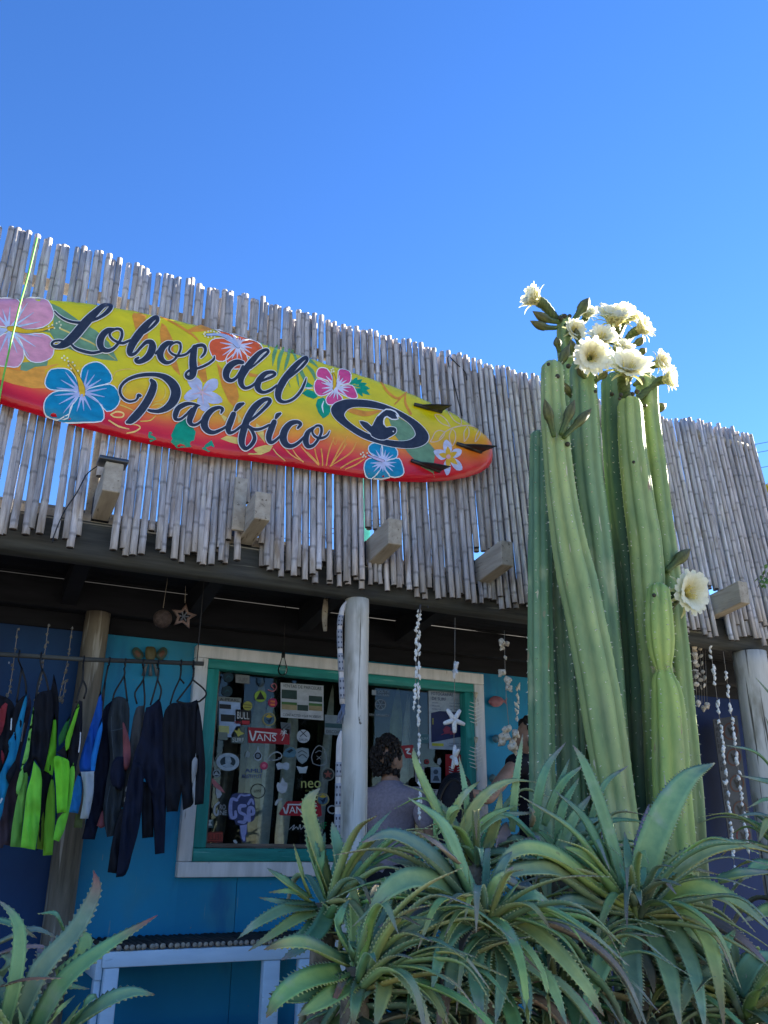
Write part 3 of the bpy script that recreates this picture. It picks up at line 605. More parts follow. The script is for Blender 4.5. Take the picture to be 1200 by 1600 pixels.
bprint('flower_throat', paint(228, 178, 44), [leafshape((ctr[0], ctr[1]), (lerp(ctr[0], q[0], .72), lerp(ctr[1], q[1], .72)), 8) for q in [(sum(a[0] for a in p[4:-4]) / (len(p) - 8), sum(a[1] for a in p[4:-4]) / (len(p) - 8)) for p in PL]], [], .0024)
bprint('flower_throat', paint(232, 170, 170), [circ(ctr[0], ctr[1], 3.6)], [], .0028, step=None)
# oval emblem
eo = smooth_closed(c7([(400, 385), (600, 400), (800, 465), (1000, 575), (1105, 670), (1136, 745), (1100, 805), (1000, 842), (850, 840), (680, 805), (500, 740), (330, 630), (245, 550), (220, 480), (255, 425), (320, 397)]), 5)
ei = smooth_closed(c7([(480, 458), (610, 468), (740, 492), (850, 540), (960, 620), (1008, 690), (1004, 735), (940, 772), (830, 776), (720, 758), (600, 720), (490, 668), (400, 605), (352, 555), (348, 515), (395, 472)]), 5)
mb = MB(); m_ = len(eo); vs = []
for off, mt_, nm, gr in ((.0042, M['line'], 'emblem_outline', 1.15), (.0048, M['ink'], 'emblem_ring', 0)):
    mb = MB(); vs = []; cx_ = sum(a for a, b in eo) / m_; cy2 = sum(b for a, b in eo) / m_
    for (a, b), (c, d) in zip(eo, ei):
        ln = math.hypot(a - cx_, b - cy2); l2 = math.hypot(c - cx_, d - cy2)
        for k in (0, .5, 1):
            x_ = lerp(a + (a - cx_) / ln * gr, c - (c - cx_) / l2 * gr, k); y_ = lerp(b + (b - cy2) / ln * gr, d - (d - cy2) / l2 * gr, k)
            vs.append(bsurf(x_, y_, off))
    fs = []
    for i in range(m_):
        j = (i + 1) % m_
        for k in range(2): fs.append((i * 3 + k, i * 3 + k + 1, j * 3 + k + 1, j * 3 + k))
    mb.add(vs, fs); part(nm, mb, mt_, board)
sea = c7([(735, 480), (660, 540), (625, 600), (600, 640), (560, 605), (485, 590), (525, 650), (590, 705), (600, 730), (660, 760), (720, 765), (770, 740), (825, 705), (833, 670), (815, 650), (770, 645), (735, 650), (715, 615), (718, 570), (745, 548), (790, 575), (850, 570), (828, 530), (860, 555), (820, 500)])
bprint('emblem_outline', M['line'], [], [close(sea, 2.0)], .0050, n=2)
bprint('emblem_animal', M['ink'], [smooth_closed(sea, 2)], [], .0054)
bprint('emblem_eye', M['line'], [circ(*c7([(803, 688)])[0], 1.1, 8)], [], .0060, step=None)
# script lettering
LET = [c2([(150, 165, 14), (190, 205, 18), (250, 243, 22), (330, 268, 24), (420, 270, 24), (510, 250, 24), (590, 212, 30), (650, 165, 40), (680, 125, 36), (650, 106, 34), (600, 122, 42), (530, 180, 66), (460, 250, 82), (400, 320, 86), (350, 380, 86), (290, 440, 82), (230, 480, 66), (180, 497, 38), (140, 492, 26), (125, 470, 24), (150, 445, 20), (200, 440, 20), (240, 450, 20)]),
 c2([(310, 480, 20), (350, 515, 26), (420, 540, 30), (500, 555, 28), (570, 545, 24), (620, 530, 20)]),
 c2([(700, 335, 28), (650, 345, 48), (600, 390, 60), (577, 450, 66), (590, 510, 54), (640, 535, 40), (700, 515, 28), (750, 460, 26), (780, 400, 26), (775, 345, 26), (735, 330, 24), (685, 350, 22), (665, 385, 22), (690, 425, 22), (740, 455, 24), (790, 465, 26), (850, 440, 22)]),
 c2([(800, 462, 20), (860, 437, 20), (920, 405, 20), (1000, 360, 22), (1070, 305, 28), (1112, 255, 32), (1105, 226, 36), (1060, 245, 44), (1000, 305, 64), (940, 380, 74), (885, 460, 72), (855, 530, 62), (860, 570, 40), (905, 560, 28), (960, 500, 28), (1010, 455, 38), (1055, 460, 54), (1065, 510, 70), (1035, 580, 66), (980, 625, 50), (930, 640, 40), (910, 620, 30), (935, 600, 20)]),
 c3([(420, 490, 24), (440, 470, 34)]),
 c3([(590, 375, 30), (540, 385, 52), (490, 430, 64), (465, 490, 70), (480, 550, 58), (530, 585, 40), (590, 570, 26), (640, 520, 24), (675, 450, 24), (670, 385, 26), (620, 375, 24), (570, 410, 22), (560, 460, 22), (600, 500, 24), (660, 515, 26), (730, 500, 24), (780, 465, 22)]),
 c3([(740, 495, 22), (790, 450, 28), (850, 410, 36), (910, 405, 36), (935, 440, 32), (925, 490, 28), (890, 530, 18)]),
 c3([(825, 425, 56), (812, 490, 68), (805, 570, 76), (810, 650, 78), (800, 715, 68), (770, 742, 48), (737, 728, 34), (737, 695, 26), (780, 662, 24), (870, 640, 26), (960, 600, 26), (1018, 555, 24), (1030, 518, 12)]),
 c4([(350, 345, 34), (300, 340, 50), (240, 370, 62), (200, 430, 66), (200, 490, 52), (240, 515, 36), (290, 490, 28), (330, 430, 26), (352, 380, 24)]),
 c4([(425, 400, 16), (490, 345, 20), (555, 285, 26), (590, 245, 26), (570, 225, 28), (510, 255, 42), (440, 330, 58), (380, 410, 64), (340, 480, 60), (335, 540, 50), (370, 585, 32), (430, 570, 26), (490, 520, 22)]),
 c4([(490, 535, 20), (560, 505, 24), (620, 480, 28), (655, 455, 26), (630, 435, 30), (570, 445, 40), (520, 490, 54), (490, 550, 60), (500, 600, 48), (545, 625, 30), (610, 605, 26), (670, 560, 20)]),
 c4([(670, 570, 18), (740, 520, 22), (830, 450, 24), (910, 380, 28), (955, 320, 28), (935, 305, 30), (870, 350, 46), (790, 440, 60), (720, 540, 66), (685, 620, 64), (690, 690, 46), (740, 715, 28), (820, 690, 26), (890, 620, 26), (930, 540, 22), (945, 490, 10)]),
 c5([(325, 330, 30), (305, 325, 34), (295, 355, 24), (270, 380, 22), (210, 390, 26), (150, 360, 26), (115, 300, 28), (125, 230, 30), (190, 165, 32), (290, 125, 36), (400, 110, 40), (510, 115, 46), (600, 150, 70), (670, 220, 92), (695, 300, 100), (665, 390, 92), (600, 455, 68), (520, 490, 44), (450, 490, 34), (410, 480, 26)]),
 c5([(440, 168, 36), (463, 210, 66), (445, 290, 78), (400, 380, 80), (340, 470, 82), (270, 550, 82), (220, 592, 66), (190, 605, 36)]),
 c5([(945, 432, 12), (900, 420, 24), (850, 412, 32), (790, 420, 48), (720, 460, 54), (692, 520, 56), (692, 570, 38), (740, 575, 28), (800, 530, 26), (860, 465, 22)]),
 c5([(930, 435, 16), (895, 455, 44), (860, 520, 62), (838, 580, 60), (850, 622, 42), (890, 635, 30), (940, 610, 26), (990, 560, 20)]),
 c5([(1165, 510, 18), (1180, 470, 34), (1140, 452, 36), (1070, 480, 54), (1010, 550, 70), (990, 630, 74), (1020, 690, 58), (1080, 712, 42), (1150, 690, 32), (1220, 650, 26), (1290, 590, 20)]),
 c6([(268, 240, 26), (300, 200, 46), (340, 180, 22)]),
 c6([(252, 275, 46), (226, 340, 56), (206, 400, 52), (215, 440, 36), (260, 430, 24), (330, 376, 22)]),
 c6([(330, 375, 22), (430, 310, 24), (520, 230, 28), (575, 165, 34), (560, 140, 32), (510, 155, 44), (440, 215, 60), (380, 310, 60), (345, 410, 60), (325, 500, 58), (335, 560, 44), (370, 580, 30), (415, 545, 34), (440, 490, 34), (420, 430, 26), (380, 388, 18)]),
 c6([(370, 370, 20), (430, 410, 28), (500, 405, 24), (570, 372, 22)]),
 c6([(630, 310, 24), (645, 285, 38), (668, 270, 24)]),
 c6([(615, 345, 46), (587, 410, 56), (566, 480, 52), (580, 525, 38), (620, 515, 26), (685, 455, 20)]),
 c6([(825, 400, 18), (850, 365, 30), (820, 345, 34), (760, 360, 48), (710, 420, 62), (695, 490, 64), (720, 545, 54), (770, 560, 36), (830, 530, 28), (885, 475, 20)]),
 c6([(965, 395, 20), (915, 440, 42), (896, 510, 52), (915, 560, 40), (960, 555, 28), (1000, 510, 24), (1035, 440, 24), (1030, 385, 24), (990, 380, 20), (955, 420, 18), (970, 465, 20), (1020, 490, 24), (1080, 470, 20), (1110, 425, 8)])]
mb = MB()
for k, L in enumerate(LET): add_stroke(mb, L, bsurf, .0064 + k * 4e-5, 1.25, 7)
part('lettering_outline', mb, M['line'], board)
mb = MB()
for k, L in enumerate(LET): add_stroke(mb, L, bsurf, .0090 + k * 4e-5, 0, 7)
part('lettering', mb, M['ink'], board)
# three fins standing out of the tail
for (a, b, tip) in (((648, 633.5), (688, 644), (706, 633)), ((714, 694.5), (750, 707), (777, 697)), ((643, 721), (685, 737), (704, 729))):
    A = bsurf(*a, 0); B = bsurf(*b, 0); T = P(*tip, BK - .105, KL, 2.4)
    th = .009; nrm = V((0, 0, 1)); mb = MB(); vs = []
    rows = 9
    for i in range(rows + 1):
        t = i / rows
        la = A.lerp(T, t) + V((0, -.016 * math.sin(math.pi * t), 0)) ; lb = B.lerp(T, t ** .72)
        for j in range(7):
            u = j / 6; q = la.lerp(lb, u); h = th * (1 - .6 * t) * math.sin(math.pi * (u * .9 + .05)) ** .7
            vs += [q + nrm * h, q - nrm * h]
    fs = []
    for i in range(rows):
        for j in range(6):
            a0 = (i * 7 + j) * 2; a1 = a0 + 2; b0 = a0 + 14; b1 = b0 + 2
            fs += [(a0, a1, b1, b0), (a0 + 1, b0 + 1, b1 + 1, a1 + 1)]
        for j in (0, 6):
            a0 = (i * 7 + j) * 2; fs.append((a0, a0 + 14, a0 + 15, a0 + 1))
    mb.add(vs, fs)
    fo = part('fin', mb, M['fin'], board)
    mb = MB(); mb.tube([A + V((-.008, -.012, 0)), A.lerp(B, .5) + V((0, -.014, 0)), B + V((.004, -.012, 0))], [.011, .014, .012], 8); part('fin_base', mb, M['fin'], fo)

def garment_outline(pts, n=3):
    m = len(pts); out = []
    def tan(i):
        a, b, c = (V(pts[(i + k) % m]) for k in (-1, 0, 1))
        u, v = (b - a).normalized(), (c - b).normalized()
        return (c - a) * .5 if u.dot(v) > .45 else None
    for i in range(m):
        p, q = V(pts[i]), V(pts[(i + 1) % m]); t0, t1 = tan(i), tan((i + 1) % m)
        t0 = t0 if t0 is not None else (q - p); t1 = t1 if t1 is not None else (q - p)
        L = (q - p).length
        t0 = t0.normalized() * L; t1 = t1.normalized() * L
        for j in range(n):
            t = j / n; t2, t3 = t * t, t ** 3
            r = p * (2 * t3 - 3 * t2 + 1) + t0 * (t3 - 2 * t2 + t) + q * (-2 * t3 + 3 * t2) + t1 * (t3 - t2)
            out.append((r.x, r.y))
    return out
# ------------------------------------------------------------------ boards standing inside the window
def puff(poly, Y, th, r, col=None, step=6.0, fold=0.0, seed=0, inset=None):
    'a cushion-like solid with a traced outline: rounded edges, soft folds, real thickness'
    mb = MB(); v, f = cdt(poly, step); fr, bk, cc = [], [], []
    for q in v:
        d = edged((q.x, q.y), poly); u = min(1, d / r); h = th * math.sqrt(max(0, 1 - (1 - u) ** 2))
        w = fold * u * (math.sin(q.x * .55 + seed + 2 * noise.noise(V((q.x * .05, q.y * .02, seed)))) + 1.6 * noise.noise(V((q.x * .12, q.y * .035, seed))))
        fr.append(P(q.x, q.y, Y - h + w)); bk.append(P(q.x, q.y, Y + h + w * .3)); cc.append(col or (1, 1, 1))
    mb.add(fr, [tuple(t) for t in f], 0, cc); mb.add(bk, [tuple(reversed(t)) for t in f], 0, cc)
    return mb
G1 = 'surfboards standing inside the shop window'
for k, (bx, by, tx, ty, w, c, lab) in enumerate(((334, 1342, 372, 1090, 24, (96, 84, 72), 'brown surfboard leaning inside the window at its left end'), (386, 1342, 410, 1060, 26, (150, 150, 132), 'olive grey surfboard inside the window behind the lavender sticker'),
        (408, 1342, 424, 1090, 25, (200, 204, 200), 'bright white surfboard inside the window, the widest of those in the middle'), (436, 1342, 462, 1085, 23, (186, 190, 186), 'white surfboard inside the window passing behind the lower red sticker'),
        (494, 1342, 520, 1072, 15, (176, 180, 180), 'slim pale surfboard inside the window just left of the porch post'), (626, 1330, 638, 1085, 14, (190, 194, 190), 'slim white surfboard inside the window right of the post, behind the head'), (610, 1300, 622, 1075, 22, (140, 150, 96), 'olive yellow surfboard inside the window right of the porch post'))):
    cx = lambda t: lerp(bx, tx, t); yy = lambda t: lerp(by, ty, t)
    prof = [(0, .72), (.12, .86), (.35, 1), (.6, .98), (.8, .8), (.92, .5), (.98, .22)]
    poly = [(cx(t) - w / 2 * h, yy(t)) for t, h in prof] + [(cx(1), ty - 2)] + [(cx(t) + w / 2 * h, yy(t)) for t, h in reversed(prof)]
    solo('surfboard', puff(poly, 5.72 + .05 * k, .035, w * .5, None, 9), paint(*c, .3), lab, 'surfboard', group=G1)

# ------------------------------------------------------------------ stickers and posters on the glass
def slp(y): return .10 - .000403 * (y - 1030)
GS = surf_flat(GY)
def rq(x, y, w, h): return rect(x, y, w, h, slp(y) * w / 2)
def sticker(label, items, name='sticker', cat='sticker', surf=GS, x0=None):
    'items: (part name, colour, polygons, strokes, texts)'
    parts = []
    for k, (pn, c, polys, strokes, texts) in enumerate(items):
        if len(polys) > 1 and k:
            for i, p in enumerate(polys): m1 = MB(); add_poly(m1, p, surf, .0012 * (k + 1) + i * 3e-5); parts.append((pn, m1, paint(*c, .5)))
            polys = []
        mb = MB()
        for i, p in enumerate(polys): add_poly(mb, p, surf, .0012 * (k + 1) + i * 3e-5)
        for i, L in enumerate(strokes): add_stroke(mb, L, surf, .0012 * (k + 1) + .0002 + i * 3e-5, 0, 4)
        for t in texts: add_text(mb, *t[:5], surf, .0012 * (k + 1) + .0003, *t[5:])
        if mb.v: parts.append((pn, mb, paint(*c, .5)))
    loc = sum(parts[0][1].v, V()) / len(parts[0][1].v)
    t = thing(name, label, cat, loc, 'stickers on the shop window')
    for pn, mb, m in parts: part(pn, mb, m, t)
    return t
K = (16, 18, 26); WH = (206, 208, 214); GR = (132, 138, 144)
def palm(x, y, s): return [[(x - 2 * s, y + 5 * s, 1.2 * s), (x + .5 * s, y, 1 * s), (x + 1 * s, y - 4 * s, .9 * s)]] + [[(x + 1 * s, y - 4 * s, 1 * s), (x + dx * .6 * s, y + (dy - 1) * s - 2 * s, 1 * s), (x + dx * s, y + dy * s - 1 * s, .4 * s)] for dx, dy in ((-4.5, -2), (-3.5, -5), (1, -7.5), (4.5, -5.5), (5.5, -2), (-2, .5))]
sl1 = slp(1150)
sticker('upper of two red stickers with white block lettering and a palm', [('backing', (150, 24, 40), [rq(420, 1150, 65, 24)], [], []), ('print', WH, [], [[(390, 1142, 2.4), (395, 1157, 3), (400, 1143, 2.4)], [(399, 1143, 2.2), (432, 1146.5, 2.2)]] + palm(443, 1151, 1.15) , [('ANS', 416, 1152.5, 31, 11, sl1)])])
sl2 = slp(1264)
sticker('lower of two red stickers with white block lettering and a palm', [('backing', (158, 26, 42), [[(447, 1253), (450, 1251.5), (497, 1252), (501, 1255), (503, 1274), (499, 1276), (438, 1274), (436, 1271)]], [], []), ('print', WH, [], [[(443, 1262, 2.4), (447, 1271, 3), (451, 1257, 2.4)], [(450, 1257, 2.0), (478, 1257.5, 2.0)]] + palm(490, 1264, 1.1), [('ANS', 466, 1265.5, 28, 11, sl2)])])
sticker('white poster of land plots with five small photographs and a contact line', [('backing', (176, 180, 188), [rq(472, 1096, 67, 54)], [], []),
    ('print', (40, 62, 60), [rq(452, 1085, 24, 14), rq(493, 1092, 21, 9), rq(473, 1106, 17, 9)], [], [('VENTAS DE PARCELAS', 472, 1073.5, 60, 5, slp(1073)), ('CONTACTO: +569 91308505', 472, 1118.5, 60, 4.2, slp(1118))]), ('print', (150, 136, 104), [rq(452, 1104, 24, 10), rq(493, 1105, 21, 11)], [], []), ('print', (70, 110, 60), [rq(452, 1099, 24, 4), rq(493, 1101, 21, 4)], [], [])], 'poster', 'poster')
sticker('grey blue landscape poster half hidden by the upper wrapped stick', [('backing', (116, 130, 142), [rq(523, 1133, 31, 31)], [], []), ('print', (38, 74, 84), [rq(523, 1134, 30, 7)], [], []), ('print', (60, 66, 76), [], [], [('DISCOVER', 523, 1143.5, 26, 5, slp(1143))])], 'poster', 'poster')
sticker('white board of sunglasses pictures headed by dark lettering at the upper left of the glass', [('backing', (150, 172, 206), [rq(359, 1124, 33, 56)], [], []), ('print', (120, 124, 120), [rq(359, 1093, 36, 7)], [], []), ('print', (24, 28, 34), [rq(352, 1104, 18, 7), rq(356, 1122, 22, 11)], [], [('A-PEARL', 359, 1093.5, 31, 4.4, slp(1093))]), ('print', (176, 178, 120), [rq(350, 1140, 16, 12)], [], []), ('print', (108, 120, 116), [rq(348, 1150, 15, 12)], [], [])], 'poster', 'poster')  # pale blue backing painted for the sky reflected in the pane
sticker('pale rectangle of worn print high on the glass', [('backing', (120, 122, 124), [rq(379, 1061, 22, 13)], [], []), ('print', (88, 90, 92), [], [], [('SURF', 380, 1062, 15, 6, slp(1062))])])
for x, y, r, lab in ((357, 1058, 8, 'dim teal round sticker, upper of two in the top left corner'), (355, 1080, 8.5, 'dim teal round sticker, lower of two near the top left corner')):
    sticker(lab, [('backing', (12, 46, 60), [circ(x, y, r)], [], []), ('print', (22, 74, 88), [], [[(x - 4, y + 2, 1.2), (x, y - 2, 1.6), (x + 4, y + 1, 1)]], [])])
sticker('lime green round sticker with a black triangle', [('backing', (128, 160, 62), [circ(407, 1088, 9.4)], [], []), ('print', K, [[(400, 1093), (407, 1080), (414, 1093)]], [], [])])
sticker('yellow round sticker below the lime green one', [('backing', (150, 150, 68), [circ(387, 1103, 7.4)], [], []), ('print', (96, 92, 40), [], [[(381, 1101, 1.4), (393, 1102, 1.4)], [(382, 1105, 1.4), (392, 1106, 1.4)]], [])])
sticker('magenta round sticker with orange print near the white poster', [('backing', (150, 34, 78), [circ(426, 1098, 7.2)], [], []), ('print', (206, 120, 60), [rq(426, 1096, 7, 3), rq(426, 1101, 7, 3)], [], [])])
sticker('pink looping outline sticker at the top middle of the glass', [('print', (170, 96, 104), [], [[(419, 1078, 1.6), (427, 1080, 1.6), (432, 1074, 1.6), (429, 1068, 1.6), (424, 1071, 1.6), (428, 1076, 1.6)]], [])])
sticker('black and white striped sticker with heavy block letters over a red word', [('backing', (18, 18, 24), [rq(380, 1120, 24, 22)], [], []), ('print', (190, 192, 196), [], [], [('BULL', 380, 1118, 19, 11, slp(1118))]), ('print', (170, 40, 52), [rq(384, 1129, 12, 6)], [], [('PUNK', 372, 1129, 11, 5, slp(1129))])])
for x, y, r, lab in ((420.5, 1124, 10.5, 'round bird sticker in blue and yellow above the upper red rectangle'), (504.5, 1249, 10, 'round bird sticker in blue and yellow beside the lower red sticker')):
    sticker(lab, [('backing', (150, 142, 92), [circ(x, y, r)], [], []), ('print', (64, 98, 122), [circ(x, y, r * .8)], [], []), ('print', (18, 36, 60), [[(x - 6, y - 1), (x - 1, y + 1), (x + 5, y - 4), (x + 3, y + 3), (x, y + 7), (x - 2, y + 3)]], [], []), ('print', (186, 160, 50), [[(x - 6, y - 4), (x, y - 8), (x + 6, y - 4), (x, y - 2)]], [], [])])
sticker('white round sticker with crossed tools', [('backing', (170, 178, 190), [circ(474, 1150.5, 10.5)], [], []), ('print', (44, 50, 62), [], [[(469, 1141, 1.2), (479, 1151, 1.2)], [(479, 1141.5, 1.2), (469, 1150.5, 1.2)]], [('GARDEN', 474, 1156, 14, 4, slp(1156))])])
sticker('grey hand shaped sticker below the land poster', [('backing', (84, 92, 100), [[(438, 1128), (455, 1130), (454, 1147), (449, 1148), (440, 1142)]], [], []), ('print', (44, 50, 58), [], [[(441, 1139, 1.2), (449, 1132, 1.2)], [(444, 1142, 1.2), (452, 1135, 1.2)]], [])])
sticker('dark square sticker with a yellow star shape and white lettering', [('backing', (86, 98, 96), [rq(372, 1148, 21, 27)], [], []), ('print', (176, 172, 84), [[(365, 1140), (371, 1142), (373, 1137), (376, 1143), (382, 1146), (375, 1149), (372, 1152), (370, 1147)]], [], []), ('print', (196, 200, 200), [], [], [('SURF', 372, 1156, 18, 7, slp(1156))])])
sticker('white oval sticker with a quartered emblem', [('backing', (168, 182, 196), [circ(356, 1190.5, 14, 22, 1.3)], [], []), ('print', (30, 52, 66), [circ(356, 1190.5, 9, 22, 1.35)], [], []), ('print', (150, 168, 184), [[(352, 1181), (359, 1180), (362, 1190), (356, 1200), (352, 1192)], [(346, 1196), (356, 1192), (366, 1197), (356, 1200)]], [], [])])
sticker('small white ring sticker under the oval', [('backing', (150, 162, 172), [circ(338.5, 1208.5, 6.2)], [], []), ('print', (30, 44, 54), [circ(338.5, 1208.5, 4.6)], [], []), ('print', (170, 178, 184), [[(334, 1211), (338, 1205), (343, 1211)]], [], [])])
sticker('pink and white sticker of a hand holding a surfboard', [('backing', (178, 182, 190), [[(338, 1224), (341, 1228), (347, 1241), (343, 1247), (339, 1247), (337, 1238)]], [], []), ('print', (190, 112, 118), [[(329, 1215), (335, 1218), (346, 1230), (352, 1239), (346, 1237), (335, 1229), (330, 1221)]], [], [])])
sticker('white lettering in two short lines beside the lavender sticker', [('print', (190, 194, 200), [], [[(342, 1254, 3.2), (336, 1260, 3.4), (335, 1270, 3.4), (339, 1274, 2.4), (341, 1266, 2)]], [('RO', 348, 1261, 9, 8, 0), ('INE', 348, 1270, 13, 7, 0)])])
lav = [(360, 1246), (366, 1240), (378, 1239), (390, 1240), (397, 1246), (399, 1262), (398, 1278), (393, 1284), (388, 1284), (386, 1292), (387, 1302), (384, 1307), (385, 1314), (381, 1317), (377, 1312), (375, 1304), (374, 1290), (368, 1288), (366, 1281), (358, 1280), (356.5, 1262)]
sticker('large lavender sticker of bubble letters dripping to a ragged point', [('backing', (58, 66, 112), [smooth_closed(lav, 2)], [], []), ('print', (152, 160, 214), [[(375, 1290), (386, 1288), (385, 1300), (383, 1306), (383, 1313), (381, 1315), (378, 1310), (376, 1300)]],
    [[(370, 1250, 5), (362, 1249, 5), (360, 1264, 6), (362, 1277, 5), (368, 1276, 5), (368, 1268, 4)], [(383, 1259, 5), (375, 1260, 6), (375, 1269, 5), (383, 1274, 5), (382, 1284, 6), (373, 1284, 4)], [(389, 1282, 6), (389, 1264, 6), (395, 1263, 5), (396, 1271, 5), (391, 1273, 4)], [(372, 1247, 3), (376, 1242, 3), (382, 1243, 3), (390, 1242, 3)], [(388, 1256, 4), (393, 1249, 4), (396, 1256, 3)]], [])])
sticker('orange red label with black mirrored letters in the lower left corner', [('backing', (170, 62, 48), [rq(336, 1308, 24, 16)], [], []), ('print', K, [], [[(325, 1301.5, 1), (347, 1301, 1)], [(325, 1315, 1), (347, 1314.5, 1)]], [('SELES', 336, 1308, 21, 8.5, -.02, True)])])
sticker('small grey green square sticker with an hourglass shape', [('backing', (84, 104, 104), [rq(328, 1287, 11, 13)], [], []), ('print', (190, 198, 198), [[(324, 1281), (332, 1281), (329, 1285.5), (332, 1290), (324, 1290), (327, 1285.5)]], [], [])])
sticker('white flame shaped sticker on the brightest surfboard', [('backing', (186, 192, 204), [[(432, 1228), (434, 1222), (438, 1224), (441, 1214), (445, 1222), (449, 1224), (449, 1231), (446, 1238), (440, 1240), (434, 1236)]], [], [])])
sticker('white cloud shaped word sticker above the flame', [('backing', (168, 180, 196), [[(431, 1194), (436, 1191), (442, 1193), (447, 1191), (452, 1193), (452, 1200), (449, 1204), (442, 1201), (434, 1203)]], [], [])])
sticker('white cup shaped sticker under the shield', [('backing', (176, 188, 198), [[(463, 1197), (473, 1199), (481, 1197), (478, 1208), (468, 1208)]], [], [])])
sticker('grey shield sticker with a wave', [('backing', (130, 146, 156), [[(463, 1170), (472, 1168), (482, 1170), (483, 1181), (479, 1189), (472, 1194), (466, 1189), (462, 1181)]], [], []), ('print', (58, 72, 84), [], [[(466, 1176, 1.3), (472, 1173, 1.3), (479, 1177, 1.3)], [(467, 1182, 1.3), (473, 1179, 1.3), (479, 1184, 1.3)]], [])])
sticker('white line drawing of a hooded face', [('print', (132, 140, 150), [], [[(489, 1193, 1.2), (487, 1182, 1.2), (492, 1170, 1.2), (499, 1165, 1.2), (506, 1170, 1.2), (510, 1182, 1.2), (508, 1193, 1.2), (499, 1196, 1.2), (489, 1193, 1.2)], [(493, 1176, 1), (499, 1173, 1), (505, 1176, 1)], [(495, 1181, .9), (502, 1187, .9)], [(502, 1181, .9), (495, 1187, .9)]], [])])
sticker('blue van sticker right of the white car outline', [('backing', (74, 112, 132), [[(442, 1178), (446, 1171), (455, 1167), (461, 1170), (463, 1176), (460, 1183), (450, 1184), (443, 1182)]], [], []), ('print', (16, 34, 46), [[(448, 1174), (455, 1170), (459, 1172), (452, 1177)]], [], [])])
sticker('white outline car sticker over the bright surfboard', [('print', (176, 184, 192), [], [[(418, 1186, 1.4), (424, 1179, 1.4), (431, 1175, 1.4), (438, 1177, 1.4), (440, 1182, 1.4), (434, 1187, 1.4), (418, 1188, 1.2)]], []), ('print', (110, 118, 128), [circ(424, 1187, 2.2, 10), circ(436, 1185, 2.2, 10)], [], [])])
sticker('small white hand sticker left of the drop', [('backing', (140, 152, 156), [[(383, 1183), (384, 1176), (387, 1173), (391, 1176), (390, 1184)]], [], [])])
sticker('white drop shaped ring sticker with a dark centre', [('backing', (160, 172, 184), [[(403, 1165), (405, 1172), (410, 1180), (408, 1187), (403, 1190), (398, 1187), (396, 1180), (401, 1172)]], [], []), ('print', K, [circ(403, 1181, 5.4)], [], []), ('print', (120, 132, 146), [circ(403, 1181, 3.4)], [], [])])
sticker('plain pink dot sticker in the middle of the glass', [('backing', (190, 62, 100), [circ(412.5, 1196.5, 6.2)], [], []), ('print', (216, 110, 134), [circ(412.5, 1196.5, 3)], [], [])])
sticker('dark blue two line lettering across the olive surfboard', [('print', (22, 62, 132), [], [], [('AMLI', 396, 1204, 26, 6, 0), ('INSTITUT', 394, 1213, 30, 6, 0)])])
sticker('thin dark ring sticker with small lettering on the olive surfboard', [('print', (22, 30, 30), [], [[(q[0], q[1], 1.2) for q in circ(403, 1236, 11, 20) + [(414, 1236)]]], [('LOST', 403, 1236, 12, 4, 0)])])
sticker('yellow green three letter word near the top of the lower red sticker', [('print', (176, 182, 110), [], [], [('neo', 486, 1225.5, 31, 11, -.01)]), ('print', (120, 128, 70), [], [], [('moda', 484, 1235, 14, 3.5, 0)])])
sticker('round dark sticker with a reddish star beside the post', [('backing', (104, 110, 108), [circ(512.5, 1210, 10.4)], [], []), ('print', (30, 36, 34), [circ(512.5, 1210, 8.4)], [], []), ('print', (130, 66, 60), [[(512.5 + (7 if i % 2 == 0 else 3) * math.sin(i * math.pi / 5), 1210 - (7 if i % 2 == 0 else 3) * math.cos(i * math.pi / 5)) for i in range(10)]], [], [])])
sticker('thin white handwriting below the lower red sticker', [('print', (176, 182, 190), [], [[(452, 1296, 1), (460, 1289, 1), (457, 1297, 1), (463, 1292, 1), (466, 1296, .9), (469, 1288, .9), (470, 1296, .9), (474, 1292, .9), (477, 1295, .9), (482, 1293, .8)]], [])])
sticker('white oval ring sticker by the foot of the lower stick', [('print', (150, 160, 170), [], [[(q[0], q[1], 1.8) for q in circ(519, 1265, 6, 16, 1.1) + [(525.6, 1265)]]], [])])
sticker('tiny white bird sticker near the bottom of the glass', [('backing', (170, 178, 188), [[(364, 1313), (368, 1312), (371, 1316), (370, 1320), (366, 1317)]], [], [])])
sticker('small white curved scrap above the lower red sticker', [('print', (180, 186, 190), [], [[(431, 1257, 3.4), (434, 1251, 4), (440, 1248, 2.4)]], [])])
sticker('green two letter sticker half behind an aloe leaf', [('print', (30, 130, 84), [], [], [('NF', 504, 1290, 13, 11, 0)])])
